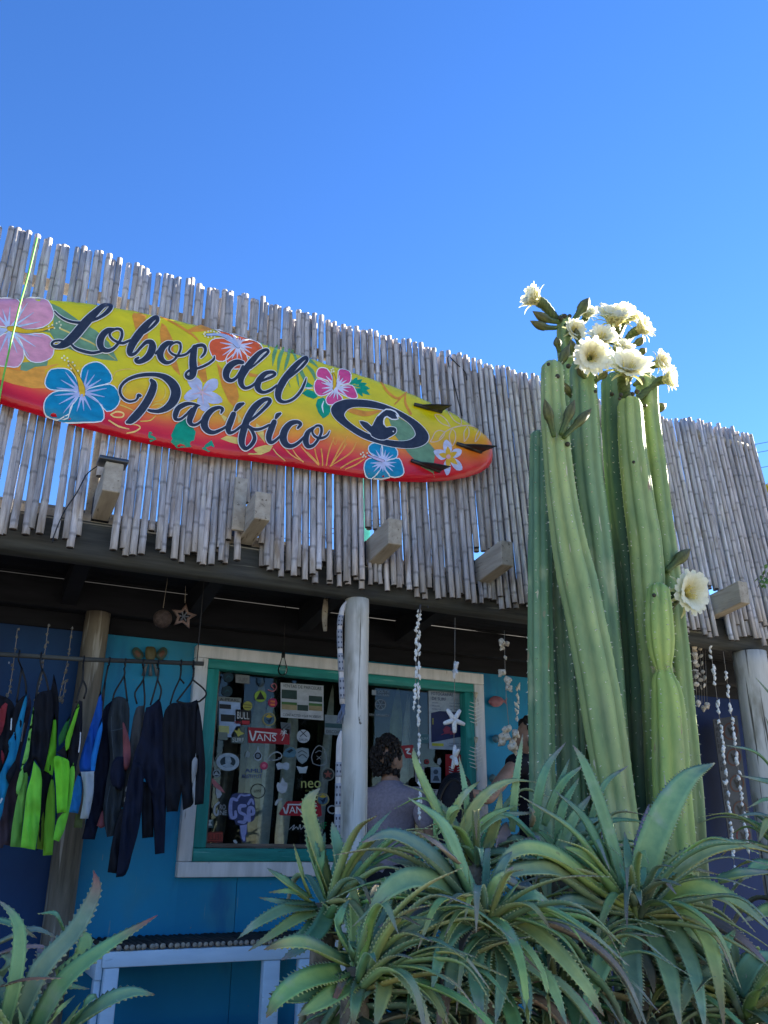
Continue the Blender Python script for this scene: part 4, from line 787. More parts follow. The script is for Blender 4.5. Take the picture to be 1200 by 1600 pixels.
# right of the post
sticker('white surf photography poster with a dark blue picture and yellow tag', [('backing', (158, 170, 188), [[(669.5, 1077), (731, 1081.5), (732.5, 1173), (670.5, 1170)]], [], []),
    ('print', (12, 28, 84), [[(673.5, 1114), (687, 1111), (727, 1113), (727, 1150), (674, 1160)]], [], []), ('print', (24, 44, 90), [], [], [('FOTOGRAFIAS', 691, 1084.5, 34, 5, .07), ('DE SURF', 686, 1092, 22, 5, .07)] + [(s, x, y, w, 1.7, .06) for s, x, y, w in (('GALERIA', 680, 1098, 10), ('SESIONES', 681, 1103, 12), ('RETRATOS', 682, 1108, 14), ('CUMPLEANOS Y', 712, 1099, 20), ('EVENTOS DE PLAYA', 713, 1104, 20), ('Y MAS', 712, 1109, 18), ('FOTOGRAFO 9784', 713, 1162, 22), ('CONTACTO 3020', 713, 1166, 22))]),
    ('print', (176, 178, 60), [rq(684, 1163.5, 18, 4.5)], [], []), ('print', (130, 40, 70), [[(692, 1140), (697, 1134), (704, 1137), (703, 1146), (695, 1147)], [(704, 1142), (712, 1144), (711, 1147), (703, 1148)]], [[(690, 1148, 1.2), (700, 1144, 1.4), (709, 1145, 1)]], []), ('print', (150, 150, 70), [rq(676.5, 1127, 1.6, 10), rq(724, 1138, 1.6, 8)], [], [])], 'poster', 'poster')
sticker('small white square sign with two words high on the right half of the glass', [('print', (136, 146, 158), [rq(584.5, 1082, 7, 8)], [], [('SOUTH', 599, 1080.5, 18, 4.5, .06), ('OCEAN', 599, 1086, 18, 3.5, .06)])])
sticker('thin white wheel sticker right of the porch post', [('print', (116, 126, 138), [], [[(q[0], q[1], 1.6) for q in circ(594.5, 1101, 8, 18) + [(602.5, 1101)]]] + [[(594.5, 1101, 1), (594.5 + 7 * math.cos(a), 1101 + 7 * math.sin(a), 1)] for a in (0, 1.05, 2.1, 3.14, 4.2, 5.2)], [])])
sticker('small line of white capitals under the wheel sticker', [('print', (136, 144, 152), [], [], [('ERIC ARNARIZA', 593, 1117.5, 31, 3.6, .06)])])
sticker('red sticker with white shapes peeping from behind the dark hair', [('backing', (150, 30, 42), [[(626, 1165), (645, 1164), (652, 1184), (634, 1185)]], [], []), ('print', WH, [], [[(634, 1171, 2.4), (640, 1170, 2.4), (636, 1176, 2.4), (642, 1178, 2)]], [])])
sticker('small red round sticker right of the shell strand', [('backing', (140, 40, 48), [circ(667, 1190, 4)], [], []), ('print', (60, 20, 26), [circ(667, 1190, 2)], [], [])])
sticker('small white leaping figure sticker on the dark glass', [('backing', (150, 158, 166), [[(684, 1186), (688, 1184), (690, 1190), (687, 1196), (683, 1193)]], [], [])])
sticker('pale rectangular portrait print under the surf photography poster', [('backing', (136, 156, 178), [rq(681, 1211, 16, 24)], [], []), ('print', (62, 78, 98), [circ(681, 1206, 4, 10), [(676, 1220), (679, 1212), (684, 1212), (687, 1220)]], [], [])])
sticker('bright red square sticker with white ribs behind the lowest starfish', [('backing', (170, 28, 36), [rq(711, 1196, 30, 34)], [], []), ('print', WH, [], [[(702, 1198 + i * 4, 1.3), (708, 1200 + i * 4, 1.3)] for i in range(3)] + [[(715, 1200 + i * 4, 1.3), (721, 1198 + i * 4, 1.3)] for i in range(3)], [])])
sticker('white label with dark capitals low on the right half of the glass', [('backing', (170, 176, 184), [rq(670, 1238, 33, 10)], [], []), ('print', K, [], [], [('LIMIT', 671, 1238, 22, 7, 0)])])
sticker('pale round cornered sticker behind the shell strand', [('backing', (150, 140, 150), [[(648, 1198), (656, 1194), (663, 1199), (663, 1221), (656, 1226), (649, 1221)]], [], []), ('print', (110, 70, 84), [circ(656, 1206, 4, 10)], [], [])])
sticker('teal band sticker left of the surf photography poster', [('backing', (60, 104, 116), [rq(663, 1154, 14, 14)], [], []), ('print', (150, 170, 176), [], [], [('SURF', 663, 1154, 11, 4, 0)])])

# ------------------------------------------------------------------ people on the porch
def skin_mesh(verts, edges, sub=2):
    me = bpy.data.meshes.new('body'); me.from_pydata([v[0] for v in verts], edges, [])
    o = bpy.data.objects.new('body', me); COL.objects.link(o)
    sm = o.modifiers.new('s', 'SKIN'); sm.use_smooth_shade = True
    lay = me.skin_vertices[0].data if me.skin_vertices else None
    if lay is None:
        bpy.context.view_layer.objects.active = o; bpy.ops.mesh.customdata_skin_add(); lay = me.skin_vertices[0].data
    for i, v in enumerate(verts): lay[i].radius = (v[1], v[2] if len(v) > 2 else v[1])
    lay[0].use_root = True
    ss = o.modifiers.new('u', 'SUBSURF'); ss.levels = sub; ss.render_levels = sub
    dg = bpy.context.evaluated_depsgraph_get()
    r = bpy.data.meshes.new_from_object(o.evaluated_get(dg))
    bpy.data.objects.remove(o)
    r.polygons.foreach_set('use_smooth', [True] * len(r.polygons)); r.materials.clear()
    return r
def child_mesh(name, me, mt, parent):
    me.materials.append(mt); me.transform(Matrix.Translation(-wloc(parent))); return link(name, me, parent)
def head_mesh(c, fx, fy, s=1.0):
    'an egg-shaped head with brow, nose, lips, chin and ears; faces (fx, fy)'
    mb = MB(); f = V((fx, fy, 0)).normalized(); u = V((0, 0, 1)); r = f.cross(u)
    nu, nv = 28, 22; vs = []
    for j in range(nv + 1):
        ph = math.pi * j / nv
        for i in range(nu):
            th = 2 * math.pi * i / nu; a, b, z = math.cos(th) * math.sin(ph), math.sin(th) * math.sin(ph), -math.cos(ph)
            x, y, zz = a * .098, b * .077, z * .122
            if z < 0: y *= 1 + .24 * z; x = x * (1 + .12 * z) + .018 * -z
            g = math.exp(-(b / .22) ** 2) * (1 if a > 0 else 0)
            x += g * (.026 * math.exp(-((z + .22) / .13) ** 2) + .010 * math.exp(-((z + .52) / .10) ** 2) + .012 * math.exp(-((z + .82) / .12) ** 2) + .006 * math.exp(-((z - .18) / .1) ** 2))
            if a > 0: x -= .010 * math.exp(-((abs(b) - .38) / .16) ** 2) * math.exp(-((z - .02) / .1) ** 2)
            vs.append(c + (f * x + r * y + u * zz) * s)
    fs = [(j * nu + i, j * nu + (i + 1) % nu, (j + 1) * nu + (i + 1) % nu, (j + 1) * nu + i) for j in range(nv) for i in range(nu)]
    mb.add(vs, fs)
    for k in (-1, 1): mb.ball(c + r * (.076 * k) * s - f * .008 * s - u * .012 * s, V((.02, .02, .033)) * s, 10, 8)
    return mb
def hand_on(mb_list, wrist, d, up, s=1.0):
    d = d.normalized(); up = (up - d * up.dot(d)).normalized(); sd_ = d.cross(up)
    out = MB(); out.tube([wrist - d * .02, wrist + d * .03, wrist + d * .085], [.026 * s, .036 * s, .034 * s], 10, sx=.55, ref=up)
    for k, (o_, L) in enumerate(((-.028, .062), (-.010, .075), (.010, .070), (.028, .055))):
        a = wrist + d * .08 + sd_ * o_; b = a + d * L * .55 - up * .006; c = b + d * L * .4 - up * .022
        out.tube([a, b, c], [.0095, .009, .007], 7)
    a = wrist + d * .03 - sd_ * .03; out.tube([a, a + d * .03 - sd_ * .022, a + d * .055 - sd_ * .026 - up * .01], [.011, .010, .008], 7)
    return out
# the one in the grey mauve shirt, seen from behind, looking along the wall to the right
hc = P(607, 1187, 4.86); d_ = V((.72, .69, 0)).normalized(); sx_ = V((d_.y, -d_.x, 0))
base = V((hc.x + .02, hc.y, GZ))
p1 = thing('person', 'person in a grey mauve shirt with short dark hair, back turned, beside the porch post', 'person', base)
z = lambda h: V((base.x, base.y, GZ + h))
H = hc.z + .12 - GZ; s = H / 1.72
def bodyset(parent, base, z, s, fwd, side, arms, head):
    T = [(z(.93 * s), .085 * s), (z(1.08 * s) + fwd * .01, .08 * s), (z(1.25 * s), .085 * s), (z(1.38 * s) - fwd * .01, .075 * s), (z(1.46 * s) - fwd * .01, .058 * s), (head - V((0, 0, .06 * s)), .055 * s, .06 * s)]
    E = [(0, 1), (1, 2), (2, 3), (3, 4), (4, 5)]
    L = list(T)
    for k in (-1, 1):
        b = len(L); hip = z(.90 * s) + side * (.09 * k)
        L += [(hip, .095 * s), (z(.50 * s) + side * (.10 * k) + fwd * .015, .062 * s), (z(.28 * s) + side * (.10 * k) - fwd * .01, .056 * s), (z(.07 * s) + side * (.10 * k) - fwd * .02, .042 * s), (z(.03 * s) + side * (.11 * k) + fwd * .11, .036 * s)]
        E += [(0, b), (b, b + 1), (b + 1, b + 2), (b + 2, b + 3), (b + 3, b + 4)]
    for sh, el, wr in arms:
        b = len(L); L += [(sh, .050 * s), (sh.lerp(el, .5), .046 * s), (el, .04 * s), (el.lerp(wr, .4), .04 * s), (wr, .026 * s)]
        E += [(3, b), (b, b + 1), (b + 1, b + 2), (b + 2, b + 3), (b + 3, b + 4)]
    return L, E
sh = lambda k: z(1.355 * s) + sx_ * (.165 * k) - d_ * .01
arms = [(sh(-1), z(1.10 * s) - sx_ * .25 + d_ * .06, z(.98 * s) - sx_ * .16 + d_ * .27), (sh(1), z(1.10 * s) + sx_ * .25 + d_ * .05, z(.98 * s) + sx_ * .17 + d_ * .27)]
L, E = bodyset(p1, base, z, s, d_, sx_, arms, hc)
child_mesh('body', skin_mesh(L, E), M['skin'], p1)
hm = head_mesh(hc, .97, .22, s * 1.02); part('head', hm, M['skin'], p1)
mb = MB(); f_ = V((.97, .22, 0)).normalized(); r_ = f_.cross(V((0, 0, 1)))
for k in range(900):
    a = R.uniform(0, 6.28); e = R.uniform(-.55, 1.0)
    v = V((math.cos(a) * math.cos(e * 1.5), math.sin(a) * math.cos(e * 1.5), math.sin(e * 1.5)))
    fr = v.dot(f_)
    if fr > .42 and v.z < .62: continue
    if abs(v.dot(r_)) > .8 and v.z < .02 and fr > -.25: continue
    q = hc + f_ * (v.dot(f_) * .096) + r_ * (v.dot(r_) * .083) + V((0, 0, v.z * .122 + .004)) - f_ * .008
    mb.ball(q + v * R.uniform(-.01, .016), V((R.uniform(.006, .014), R.uniform(.006, .014), R.uniform(.008, .022))), 5, 4)
part('hair', mb, M['hair'], p1, kind='stuff')
def garment(name, parent, L, E, grow, mt):
    child_mesh(name, skin_mesh([(v[0],) + tuple(x + grow for x in v[1:]) for v in L], E), mt, parent)
shv = [(z(.84 * s), .165 * s, .125 * s), (z(1.06 * s), .160 * s, .12 * s), (z(1.25 * s), .172 * s, .125 * s), (z(1.35 * s) - d_ * .01, .150 * s, .112 * s), (z(1.425 * s) - d_ * .012, .105 * s), (z(1.475 * s) - d_ * .012, .066 * s)]
she = [(0, 1), (1, 2), (2, 3), (3, 4), (4, 5)]
for a in arms:
    b = len(shv); shv += [(a[0], .085 * s), (a[0].lerp(a[1], .45), .072 * s), (a[0].lerp(a[1], .75), .066 * s)]; she += [(3, b), (b, b + 1), (b + 1, b + 2)]
garment('shirt', p1, shv, she, 0, M['shirt'])
tr = [(z(.92 * s), .13 * s), (z(1.0 * s), .125 * s)]; te = [(0, 1)]
for k in (-1, 1):
    b = len(tr); tr += [(z(.86 * s) + sx_ * (.09 * k), .108 * s), (z(.5 * s) + sx_ * (.10 * k) + d_ * .015, .08 * s), (z(.12 * s) + sx_ * (.10 * k) - d_ * .015, .066 * s)]; te += [(0, b), (b, b + 1), (b + 1, b + 2)]
garment('trousers', p1, tr, te, 0, M['cloth_black'])
for a in arms: part('hand', hand_on([], a[2], a[2] - a[1], V((0, 0, 1))), M['skin'], p1)
# the one in black, mostly hidden behind the cactus, reaching to the left
hc2 = P(832, 1152, 4.85); b2 = V((hc2.x + .05, hc2.y + .02, GZ)); d2 = V((-.8, .35, 0)).normalized(); s2x = V((d2.y, -d2.x, 0))
p2 = thing('person', 'person in a black top reaching one bare arm to the left behind the cactus', 'person', b2)
z2 = lambda h: V((b2.x, b2.y, GZ + h)); H2 = hc2.z + .12 - GZ; s = H2 / 1.72
ra = (P(806, 1192, 4.80), P(762, 1249, 4.72), P(732, 1238, 4.66)); la = (z2(1.4 * s) + s2x * .17, z2(1.1 * s) + s2x * .24, z2(.92 * s) + s2x * .2 + d2 * .2)
L, E = bodyset(p2, b2, z2, s, d2, s2x, [ra, la], hc2)
child_mesh('body', skin_mesh(L, E), M['skin'], p2)
part('head', head_mesh(hc2, d2.x, d2.y, s * 1.02), M['skin'], p2)
mb = MB()
for k in range(110):
    v = V((R.gauss(0, 1), R.gauss(0, 1), R.gauss(0, 1))).normalized()
    if v.dot(d2) > .35 and v.z < .6 or v.z < -.5: continue
    mb.ball(hc2 + V((v.x * .09, v.y * .09, v.z * .122 + .01)) - d2 * .01, R.uniform(.024, .038), 6, 5)
part('hair', mb, M['hair'], p2, kind='stuff')
shv = [(z2(.84 * s), .165 * s, .125 * s), (z2(1.06 * s), .160 * s, .12 * s), (z2(1.25 * s), .172 * s, .125 * s), (z2(1.385 * s), .16 * s, .108 * s), (z2(1.45 * s), .076 * s, .074 * s)]; she = [(0, 1), (1, 2), (2, 3), (3, 4)]
for a in (ra, la):
    b = len(shv); shv += [(a[0], .078 * s), (a[0].lerp(a[1], .18), .066 * s)]; she += [(3, b), (b, b + 1)]
garment('shirt', p2, shv, she, 0, M['cloth_black'])
tr = [(z2(.92 * s), .13 * s), (z2(1.0 * s), .125 * s)]; te = [(0, 1)]
for k in (-1, 1):
    b = len(tr); tr += [(z2(.86 * s) + s2x * (.09 * k), .108 * s), (z2(.5 * s) + s2x * (.10 * k), .08 * s), (z2(.12 * s) + s2x * (.10 * k), .066 * s)]; te += [(0, b), (b, b + 1), (b + 1, b + 2)]
garment('trousers', p2, tr, te, 0, M['cloth_black'])
for a in (ra, la): part('hand', hand_on([], a[2], a[2] - a[1], V((0, 0, 1))), M['skin'], p2)
# black bag on a stool, where that hand rests
bgp = [(684, 1236), (692, 1218), (704, 1208), (718, 1207), (730, 1214), (738, 1230), (741, 1262), (740, 1300), (736, 1340), (728, 1358), (690, 1360), (678, 1340), (677, 1290), (679, 1260)]
q = P(709, 1362, 4.62)
bag = thing('bag', 'soft black bag standing behind the aloes under the surf photography poster', 'bag', q)
part('body', puff(smooth_closed(bgp, 2), 4.62, .13, 16, None, 7, .006, 3), M['cloth_black'], bag)
mb = MB(); mb.tube([P(a, b, 4.50) for a, b in smooth([(690, 1290), (686, 1250), (700, 1222), (716, 1222), (728, 1250), (727, 1290)], 4)], .011, 8); part('strap', mb, M['black'], bag)
st = thing('stool', 'dark stool under the black bag behind the aloes', 'stool', V((q.x, 4.62, GZ)))
mb = MB(); mb.lathe([(.16, q.z - .045), (.19, q.z - .04), (.19, q.z - .015), (.18, q.z - .008)], 20, V((q.x, 4.62, 0))); part('seat', mb, M['dark_shaded_wood'], st)
for a in range(4):
    c, n_s = math.cos(a * 1.571 + .78), math.sin(a * 1.571 + .78)
    mb = MB(); mb.tube([(q.x + c * .13, 4.62 + n_s * .13, q.z - .045), (q.x + c * .18, 4.62 + n_s * .18, GZ)], .018, 8); part('leg', mb, M['dark_shaded_wood'], st)

# ------------------------------------------------------------------ bench
bq = P(278, 1482, 4.86)
BX0, BX1, BZ = P(150, 1470, 4.86).x + .04, 2.15, P(278, 1493, 4.84).z
bench = thing('bench', 'pale blue bench with a seat of dark round rods below the window', 'bench', V((1.4, 5.0, GZ)))
def bbox(n, a, b, m=None): 
    mb = MB(); mb.box(a, b); return part(n, mb, m or M['bench'], bench, bevel=.005)
bbox('rail', (BX0, 4.84, BZ - .042), (BX1, 4.885, BZ + .030)); bbox('rail', (BX0 - .02, 5.30, BZ - .04), (BX1, 5.34, BZ + .03))
bbox('side_rail', (BX0 - .022, 4.887, BZ - .10), (BX0 + .012, 5.298, BZ + .026))
bbox('leg', (BX0 + .015, 4.845, GZ), (BX0 + .085, 4.90, BZ - .044)); bbox('leg', (BX0 - .02, 4.902, GZ), (BX0 + .013, 4.97, BZ - .102))
bbox('leg', (BX1 - .50, 4.845, GZ), (BX1 - .41, 4.90, BZ - .044)); bbox('leg', (BX1 - .06, 5.27, GZ), (BX1, 5.299, BZ - .044)); bbox('leg', (BX1 - .3, 4.845, GZ), (BX1 - .22, 4.90, BZ - .044))
bbox('stretcher', (BX0 + .087, 4.86, BZ - .50), (BX1 - .502, 4.895, BZ - .36))
x = BX0 + .012; 
while x < BX1 - .02:
    r = R.uniform(.0125, .0150); mb = MB(); tl = R.uniform(-.006, .006)
    mb.tube([(x + tl, 5.31 + R.uniform(-.02, .02), BZ + .046), (x, 5.08, BZ + .047), (x - tl, 4.842 - R.uniform(0, .014), BZ + .046)], [r * .95, r, r], 9)
    o = part('slat', mb, [M['slat'], M['slat_end']], bench); o.data.polygons[len(o.data.polygons) - 1].material_index = 1
    x += r * 2 + .004

# ------------------------------------------------------------------ clothes rail with wetsuits
RY = 4.66
ra_, rb_ = P(-70, 1018, RY), P(318, 1037, RY)
rail = MB(); rail.tube([ra_ + V((-.4, 0, -.02)), ra_, ra_.lerp(rb_, .5) - V((0, 0, .008)), rb_], .012, 10)
rl = thing('clothes_rail', 'thin wooden pole the wetsuits hang from under the porch roof', 'clothes rail', rb_)
part('pole', rail, M['beam'], rl)
for t in (.05, .97):
    q = ra_.lerp(rb_, t); mb = MB(); mb.tube([q + V((0, 0, .010)), (q.x, RY, 2.78)], .003, 6); part('cord', mb, M['wire'], rl)
NE = (.18, .62, .035); BLK = (.010, .011, .017); NAV = (.008, .011, .028); GRY = (.085, .09, .095); WHT = (.42, .46, .50)
def suit(label, hook, panels, Y, hang=(), marks=()):
    'hook: pixel on the rail; panels: (part name, colour, outline, extra depth)'
    hp = P(hook[0], hook[1], RY)
    t = thing('wetsuit', label, 'wetsuit', hp, 'wetsuits hanging on the porch rail')
    for i, (pn, c, poly, dy) in enumerate(panels):
        part(pn, puff(garment_outline(poly), Y - dy, .014 + .003 * (i % 2), 4.5, c, 4.0, .016, i * 1.7 + hook[0]), M['neo'], t, pig=True)
    for c, strokes, dy in marks:
        for L_ in strokes:
            mb = MB(); add_stroke(mb, L_, surf_flat(Y - dy), 0, 0, 4); part('mark', mb, paint(*c, .7), t)
    hg = thing('hanger', 'black plastic hanger holding the ' + hang[0], 'hanger', hp, 'hangers on the porch rail') if hang else None
    if hg:
        mb = MB(); hk = [hp + V((0, .014, -.016)), hp + V((0, .016, .006)), hp + V((0, 0, .017)), hp + V((0, -.015, .004)), hp + V((0, -.006, -.03))]
        for L_ in hang[1:]:
            mb.tube([P(a, b, Y) for a, b in smooth(L_, 3)], .0048, 6)
        mb.tube(hk + [P(*hang[1][0], Y)], .004, 6)
        part('frame', mb, M['black'], hg)
    return t
suit('black wetsuit with red panels at the far left of the rail', (-8, 1021), [('torso', BLK, [(-40, 1080), (12, 1090), (24, 1112), (14, 1160), (4, 1206), (-30, 1240), (-45, 1180)], 0), ('panel', (.28, .035, .045), [(-12, 1120), (8, 1098), (12, 1100), (4, 1142), (-6, 1158), (-14, 1150)], .03), ('panel', (.26, .03, .04), [(-10, 1176), (3, 1172), (7, 1182), (2, 1198), (-10, 1212)], .03)], 4.70)
suit('black wetsuit with a long turquoise blue side', (30, 1022), [('torso', BLK, [(25, 1100), (38, 1086), (42, 1096), (32, 1150), (18, 1165), (6, 1196), (-14, 1230), (-12, 1190), (4, 1160), (16, 1130)], 0), ('panel', (.012, .22, .42), [(41, 1082), (42, 1096), (39, 1115), (33, 1150), (26, 1180), (17, 1214), (8, 1246), (0, 1282), (-14, 1290), (-8, 1230), (4, 1200), (14, 1174), (11, 1162), (20, 1148), (32, 1112)], .02), ('cuff', BLK, [(24, 1188), (26, 1200), (14, 1226), (9, 1212)], .05)], 4.68, ('black and turquoise suit', [(34, 1044), (30, 1070), (26, 1098)], [(34, 1044), (40, 1066), (41, 1084)]), [((190, 200, 206), [[(18, 1123, 2), (17, 1140, 2)], [(3, 1248, 3), (0, 1254, 3)]], .05)])
suit('dull mauve grey wetsuit without a pattern, left of the neon ones', (42, 1023), [('torso', (.075, .055, .075), [(46, 1084), (49, 1102), (40, 1146), (31, 1188), (32, 1230), (24, 1290), (17, 1322), (6, 1320), (4, 1325), (-16, 1326), (-2, 1268), (12, 1214), (24, 1172), (38, 1120)], 0)], 4.74, (), [((176, 176, 180), [[(38, 1130, 2), (36, 1140, 2), (33, 1158, 2)]], .035)])
suit('neon green and black wetsuit with a pale green sleeve, leftmost neon one', (64, 1025), [('torso', BLK, [(54, 1094), (62, 1082), (80, 1078), (83, 1100), (78, 1160), (68, 1208), (54, 1186), (46, 1214), (34, 1204), (44, 1186), (48, 1140)], 0), ('sleeve', (.20, .50, .10), [(52, 1104), (53, 1112), (48, 1150), (44, 1184), (36, 1198), (37, 1210), (31, 1235), (26, 1244), (25, 1232), (31, 1206), (40, 1168), (48, 1128)], .03), ('leg', (.16, .40, .07), [(42, 1198), (44, 1212), (40, 1246), (35, 1290), (32, 1324), (16, 1323), (19, 1290), (27, 1246), (36, 1214)], .0), ('leg', (.22, .66, .06), [(53, 1189), (64, 1206), (65, 1240), (61, 1290), (55, 1328), (32, 1324), (37, 1280), (42, 1236), (48, 1216)], .04)], 4.64, ('leftmost neon wetsuit', [(66, 1046), (60, 1066), (56, 1092)], [(66, 1046), (72, 1060), (76, 1080)]))
suit('neon green and black wetsuit with the longest legs, in the middle of the neon ones', (88, 1026), [('torso', BLK, [(84, 1052), (90, 1078), (92, 1110), (86, 1190), (80, 1214), (74, 1262), (64, 1320), (57, 1330), (62, 1270), (64, 1204), (72, 1150), (78, 1090)], 0), ('sleeve', NE, [(85, 1114), (88, 1130), (88, 1160), (87, 1184), (82, 1212), (68, 1203), (73, 1176), (80, 1146)], .03), ('leg', (.20, .50, .04), [(82, 1210), (86, 1238), (86, 1280), (82, 1336), (67, 1337), (69, 1290), (72, 1256), (76, 1232)], .03), ('leg', (.14, .24, .02), [(68, 1268), (70, 1300), (67, 1328), (57, 1326), (61, 1290)], .01)], 4.70)
suit('neon green and black wetsuit with one forearm folded forward, rightmost neon one', (131, 1030), [('torso', BLK, [(124, 1094), (129, 1096), (128, 1150), (122, 1186), (116, 1212), (110, 1206), (104, 1188), (88, 1176), (100, 1166), (106, 1156), (112, 1120)], 0), ('sleeve', (.16, .5, .03), [(122, 1099), (124, 1104), (116, 1136), (108, 1168), (106, 1188), (102, 1166), (103, 1152), (112, 1128)], .03), ('sleeve', NE, [(86, 1180), (97, 1183), (108, 1190), (107, 1230), (104, 1268), (89, 1271), (87, 1225), (84, 1186)], .06), ('leg', (.18, .58, .05), [(115, 1192), (117, 1208), (113, 1244), (101, 1296), (92, 1315), (83, 1312), (90, 1280), (104, 1262), (108, 1206)], .03), ('collar', (.02, .12, .03), [(110, 1116), (104, 1150), (92, 1166), (92, 1150)], .01)], 4.60, ('rightmost neon wetsuit', [(130, 1040), (129, 1062), (122, 1084), (119, 1098)], [(129, 1062), (135, 1076), (131, 1092)]), [((196, 200, 206), [[(126, 1145, 1.8), (125, 1160, 1.8), (123, 1175, 1.8)]], .035)])
suit('bright blue wetsuit with a pale grey lower sleeve', (171, 1032), [('torso', (.010, .085, .40), [(157, 1078), (160, 1098), (160, 1124), (154, 1160), (148, 1206), (125, 1206), (124, 1190), (136, 1150), (148, 1112)], 0), ('sleeve', (.012, .17, .55), [(159, 1120), (160, 1140), (152, 1180), (148, 1204), (142, 1204), (143, 1180)], .03), ('leg', (.02, .19, .5), [(126, 1206), (129, 1230), (126, 1254), (122, 1271), (108, 1269), (113, 1240), (120, 1214)], .0), ('sleeve', WHT, [(126, 1206), (147, 1205), (146, 1240), (141, 1266), (138, 1279), (125, 1279), (130, 1250), (130, 1226)], .035), ('trouser', (.10, .12, .04), [(118, 1272), (130, 1272), (128, 1294), (115, 1293)], -.02)], 4.64, ('bright blue wetsuit', [(169, 1040), (164, 1066), (158, 1096)], [(164, 1066), (160, 1110), (155, 1150)]))
suit('plain black wetsuit directly right of the blue one', (176, 1033), [('torso', NAV, [(162, 1108), (178, 1092), (180, 1130), (172, 1190), (166, 1240), (148, 1312), (128, 1311), (140, 1256), (146, 1206), (156, 1150)], 0)], 4.72)
suit('charcoal wetsuit with stitched seams and a salmon red side', (196, 1034), [('torso', (.026, .034, .042), [(176, 1094), (186, 1088), (200, 1096), (202, 1130), (198, 1180), (196, 1220), (188, 1270), (178, 1306), (167, 1308), (161, 1270), (166, 1224), (172, 1186), (168, 1130)], 0), ('panel', NAV, [(180, 1184), (193, 1182), (194, 1220), (190, 1236), (176, 1228), (172, 1208)], .03), ('panel', (.22, .07, .08), [(190, 1126), (194, 1130), (203, 1160), (203, 1192), (197, 1206), (192, 1196), (192, 1160)], .02), ('leg', (.20, .06, .07), [(163, 1256), (166, 1290), (158, 1294), (151, 1290)], -.01)], 4.66, ('charcoal and salmon suit', [(194, 1044), (194, 1056), (180, 1080), (176, 1094)], [(194, 1056), (199, 1096)]), [((60, 70, 78), [[(173, 1142, .8), (184, 1140, .8), (192, 1138, .8)], [(174, 1120, .8), (175, 1150, .8), (178, 1186, .8)], [(172, 1228, .8), (166, 1262, .8), (166, 1300, .8)]], .04)])
suit('mid grey wetsuit sleeve and side with white lettering', (224, 1035), [('torso', GRY, [(213, 1106), (226, 1102), (226, 1130), (219, 1168), (207, 1200), (203, 1232), (199, 1262), (188, 1262), (191, 1226), (199, 1186), (204, 1150)], 0), ('leg', (.16, .05, .06), [(186, 1262), (190, 1262), (189, 1270), (184, 1270)], 0)], 4.70, ('mid grey wetsuit', [(224, 1042), (224, 1062), (211, 1082), (214, 1100)], [(224, 1062), (226, 1100), (217, 1136), (216, 1168)]), [((186, 190, 194), [[(198, 1230, 2.4), (197, 1236, 2.4)], [(196, 1246, 2.4), (195, 1252, 2.4)]], .04)])
suit('long dark navy wetsuit whose leg hangs lowest of all', (247, 1036), [('torso', NAV, [(228, 1106), (234, 1104), (248, 1092), (252, 1100), (258, 1150), (260, 1240), (257, 1333), (242, 1335), (240, 1290), (238, 1250), (226, 1216), (216, 1230), (207, 1190), (220, 1150)], 0), ('leg', NAV, [(208, 1188), (222, 1200), (224, 1230), (218, 1290), (206, 1336), (196, 1367), (181, 1371), (186, 1330), (192, 1270), (200, 1220)], .03), ('leg', BLK, [(190, 1264), (200, 1262), (190, 1330), (182, 1365), (168, 1363), (176, 1310)], .0), ('leg', BLK, [(220, 1220), (240, 1225), (240, 1308), (222, 1310)], -.03)], 4.62, ('long navy wetsuit', [(248, 1044), (246, 1062), (235, 1102)], [(246, 1062), (252, 1078), (249, 1094)]))
suit('black long sleeved wetsuit top at the right end of the rail', (302, 1037), [('torso', BLK, [(256, 1116), (266, 1100), (280, 1098), (296, 1098), (308, 1093), (312, 1110), (310, 1150), (304, 1190), (301, 1230), (302, 1256), (286, 1266), (283, 1230), (277, 1267), (260, 1269), (258, 1220), (254, 1160)], 0), ('sleeve', BLK, [(308, 1094), (314, 1120), (319, 1170), (321, 1200), (318, 1256), (304, 1258), (306, 1200), (306, 1150)], .03), ('panel', (.30, .30, .31), [(300, 1190), (309, 1178), (308, 1204), (303, 1222), (303, 1256), (301, 1240)], .045)], 4.60, ('black top at the end of the rail', [(303, 1044), (301, 1062), (290, 1078), (276, 1096)], [(301, 1062), (318, 1076), (322, 1086), (312, 1096)], [(276, 1096), (292, 1099), (312, 1096)]))
suit('black wetsuit half hidden behind the top at the end of the rail', (283, 1036), [('torso', BLK, [(256, 1120), (270, 1100), (284, 1110), (290, 1190), (278, 1268), (262, 1268), (258, 1200)], 0)], 4.70, ('half hidden black wetsuit', [(283, 1044), (281, 1060), (272, 1080), (266, 1100)], [(281, 1060), (288, 1068)]))

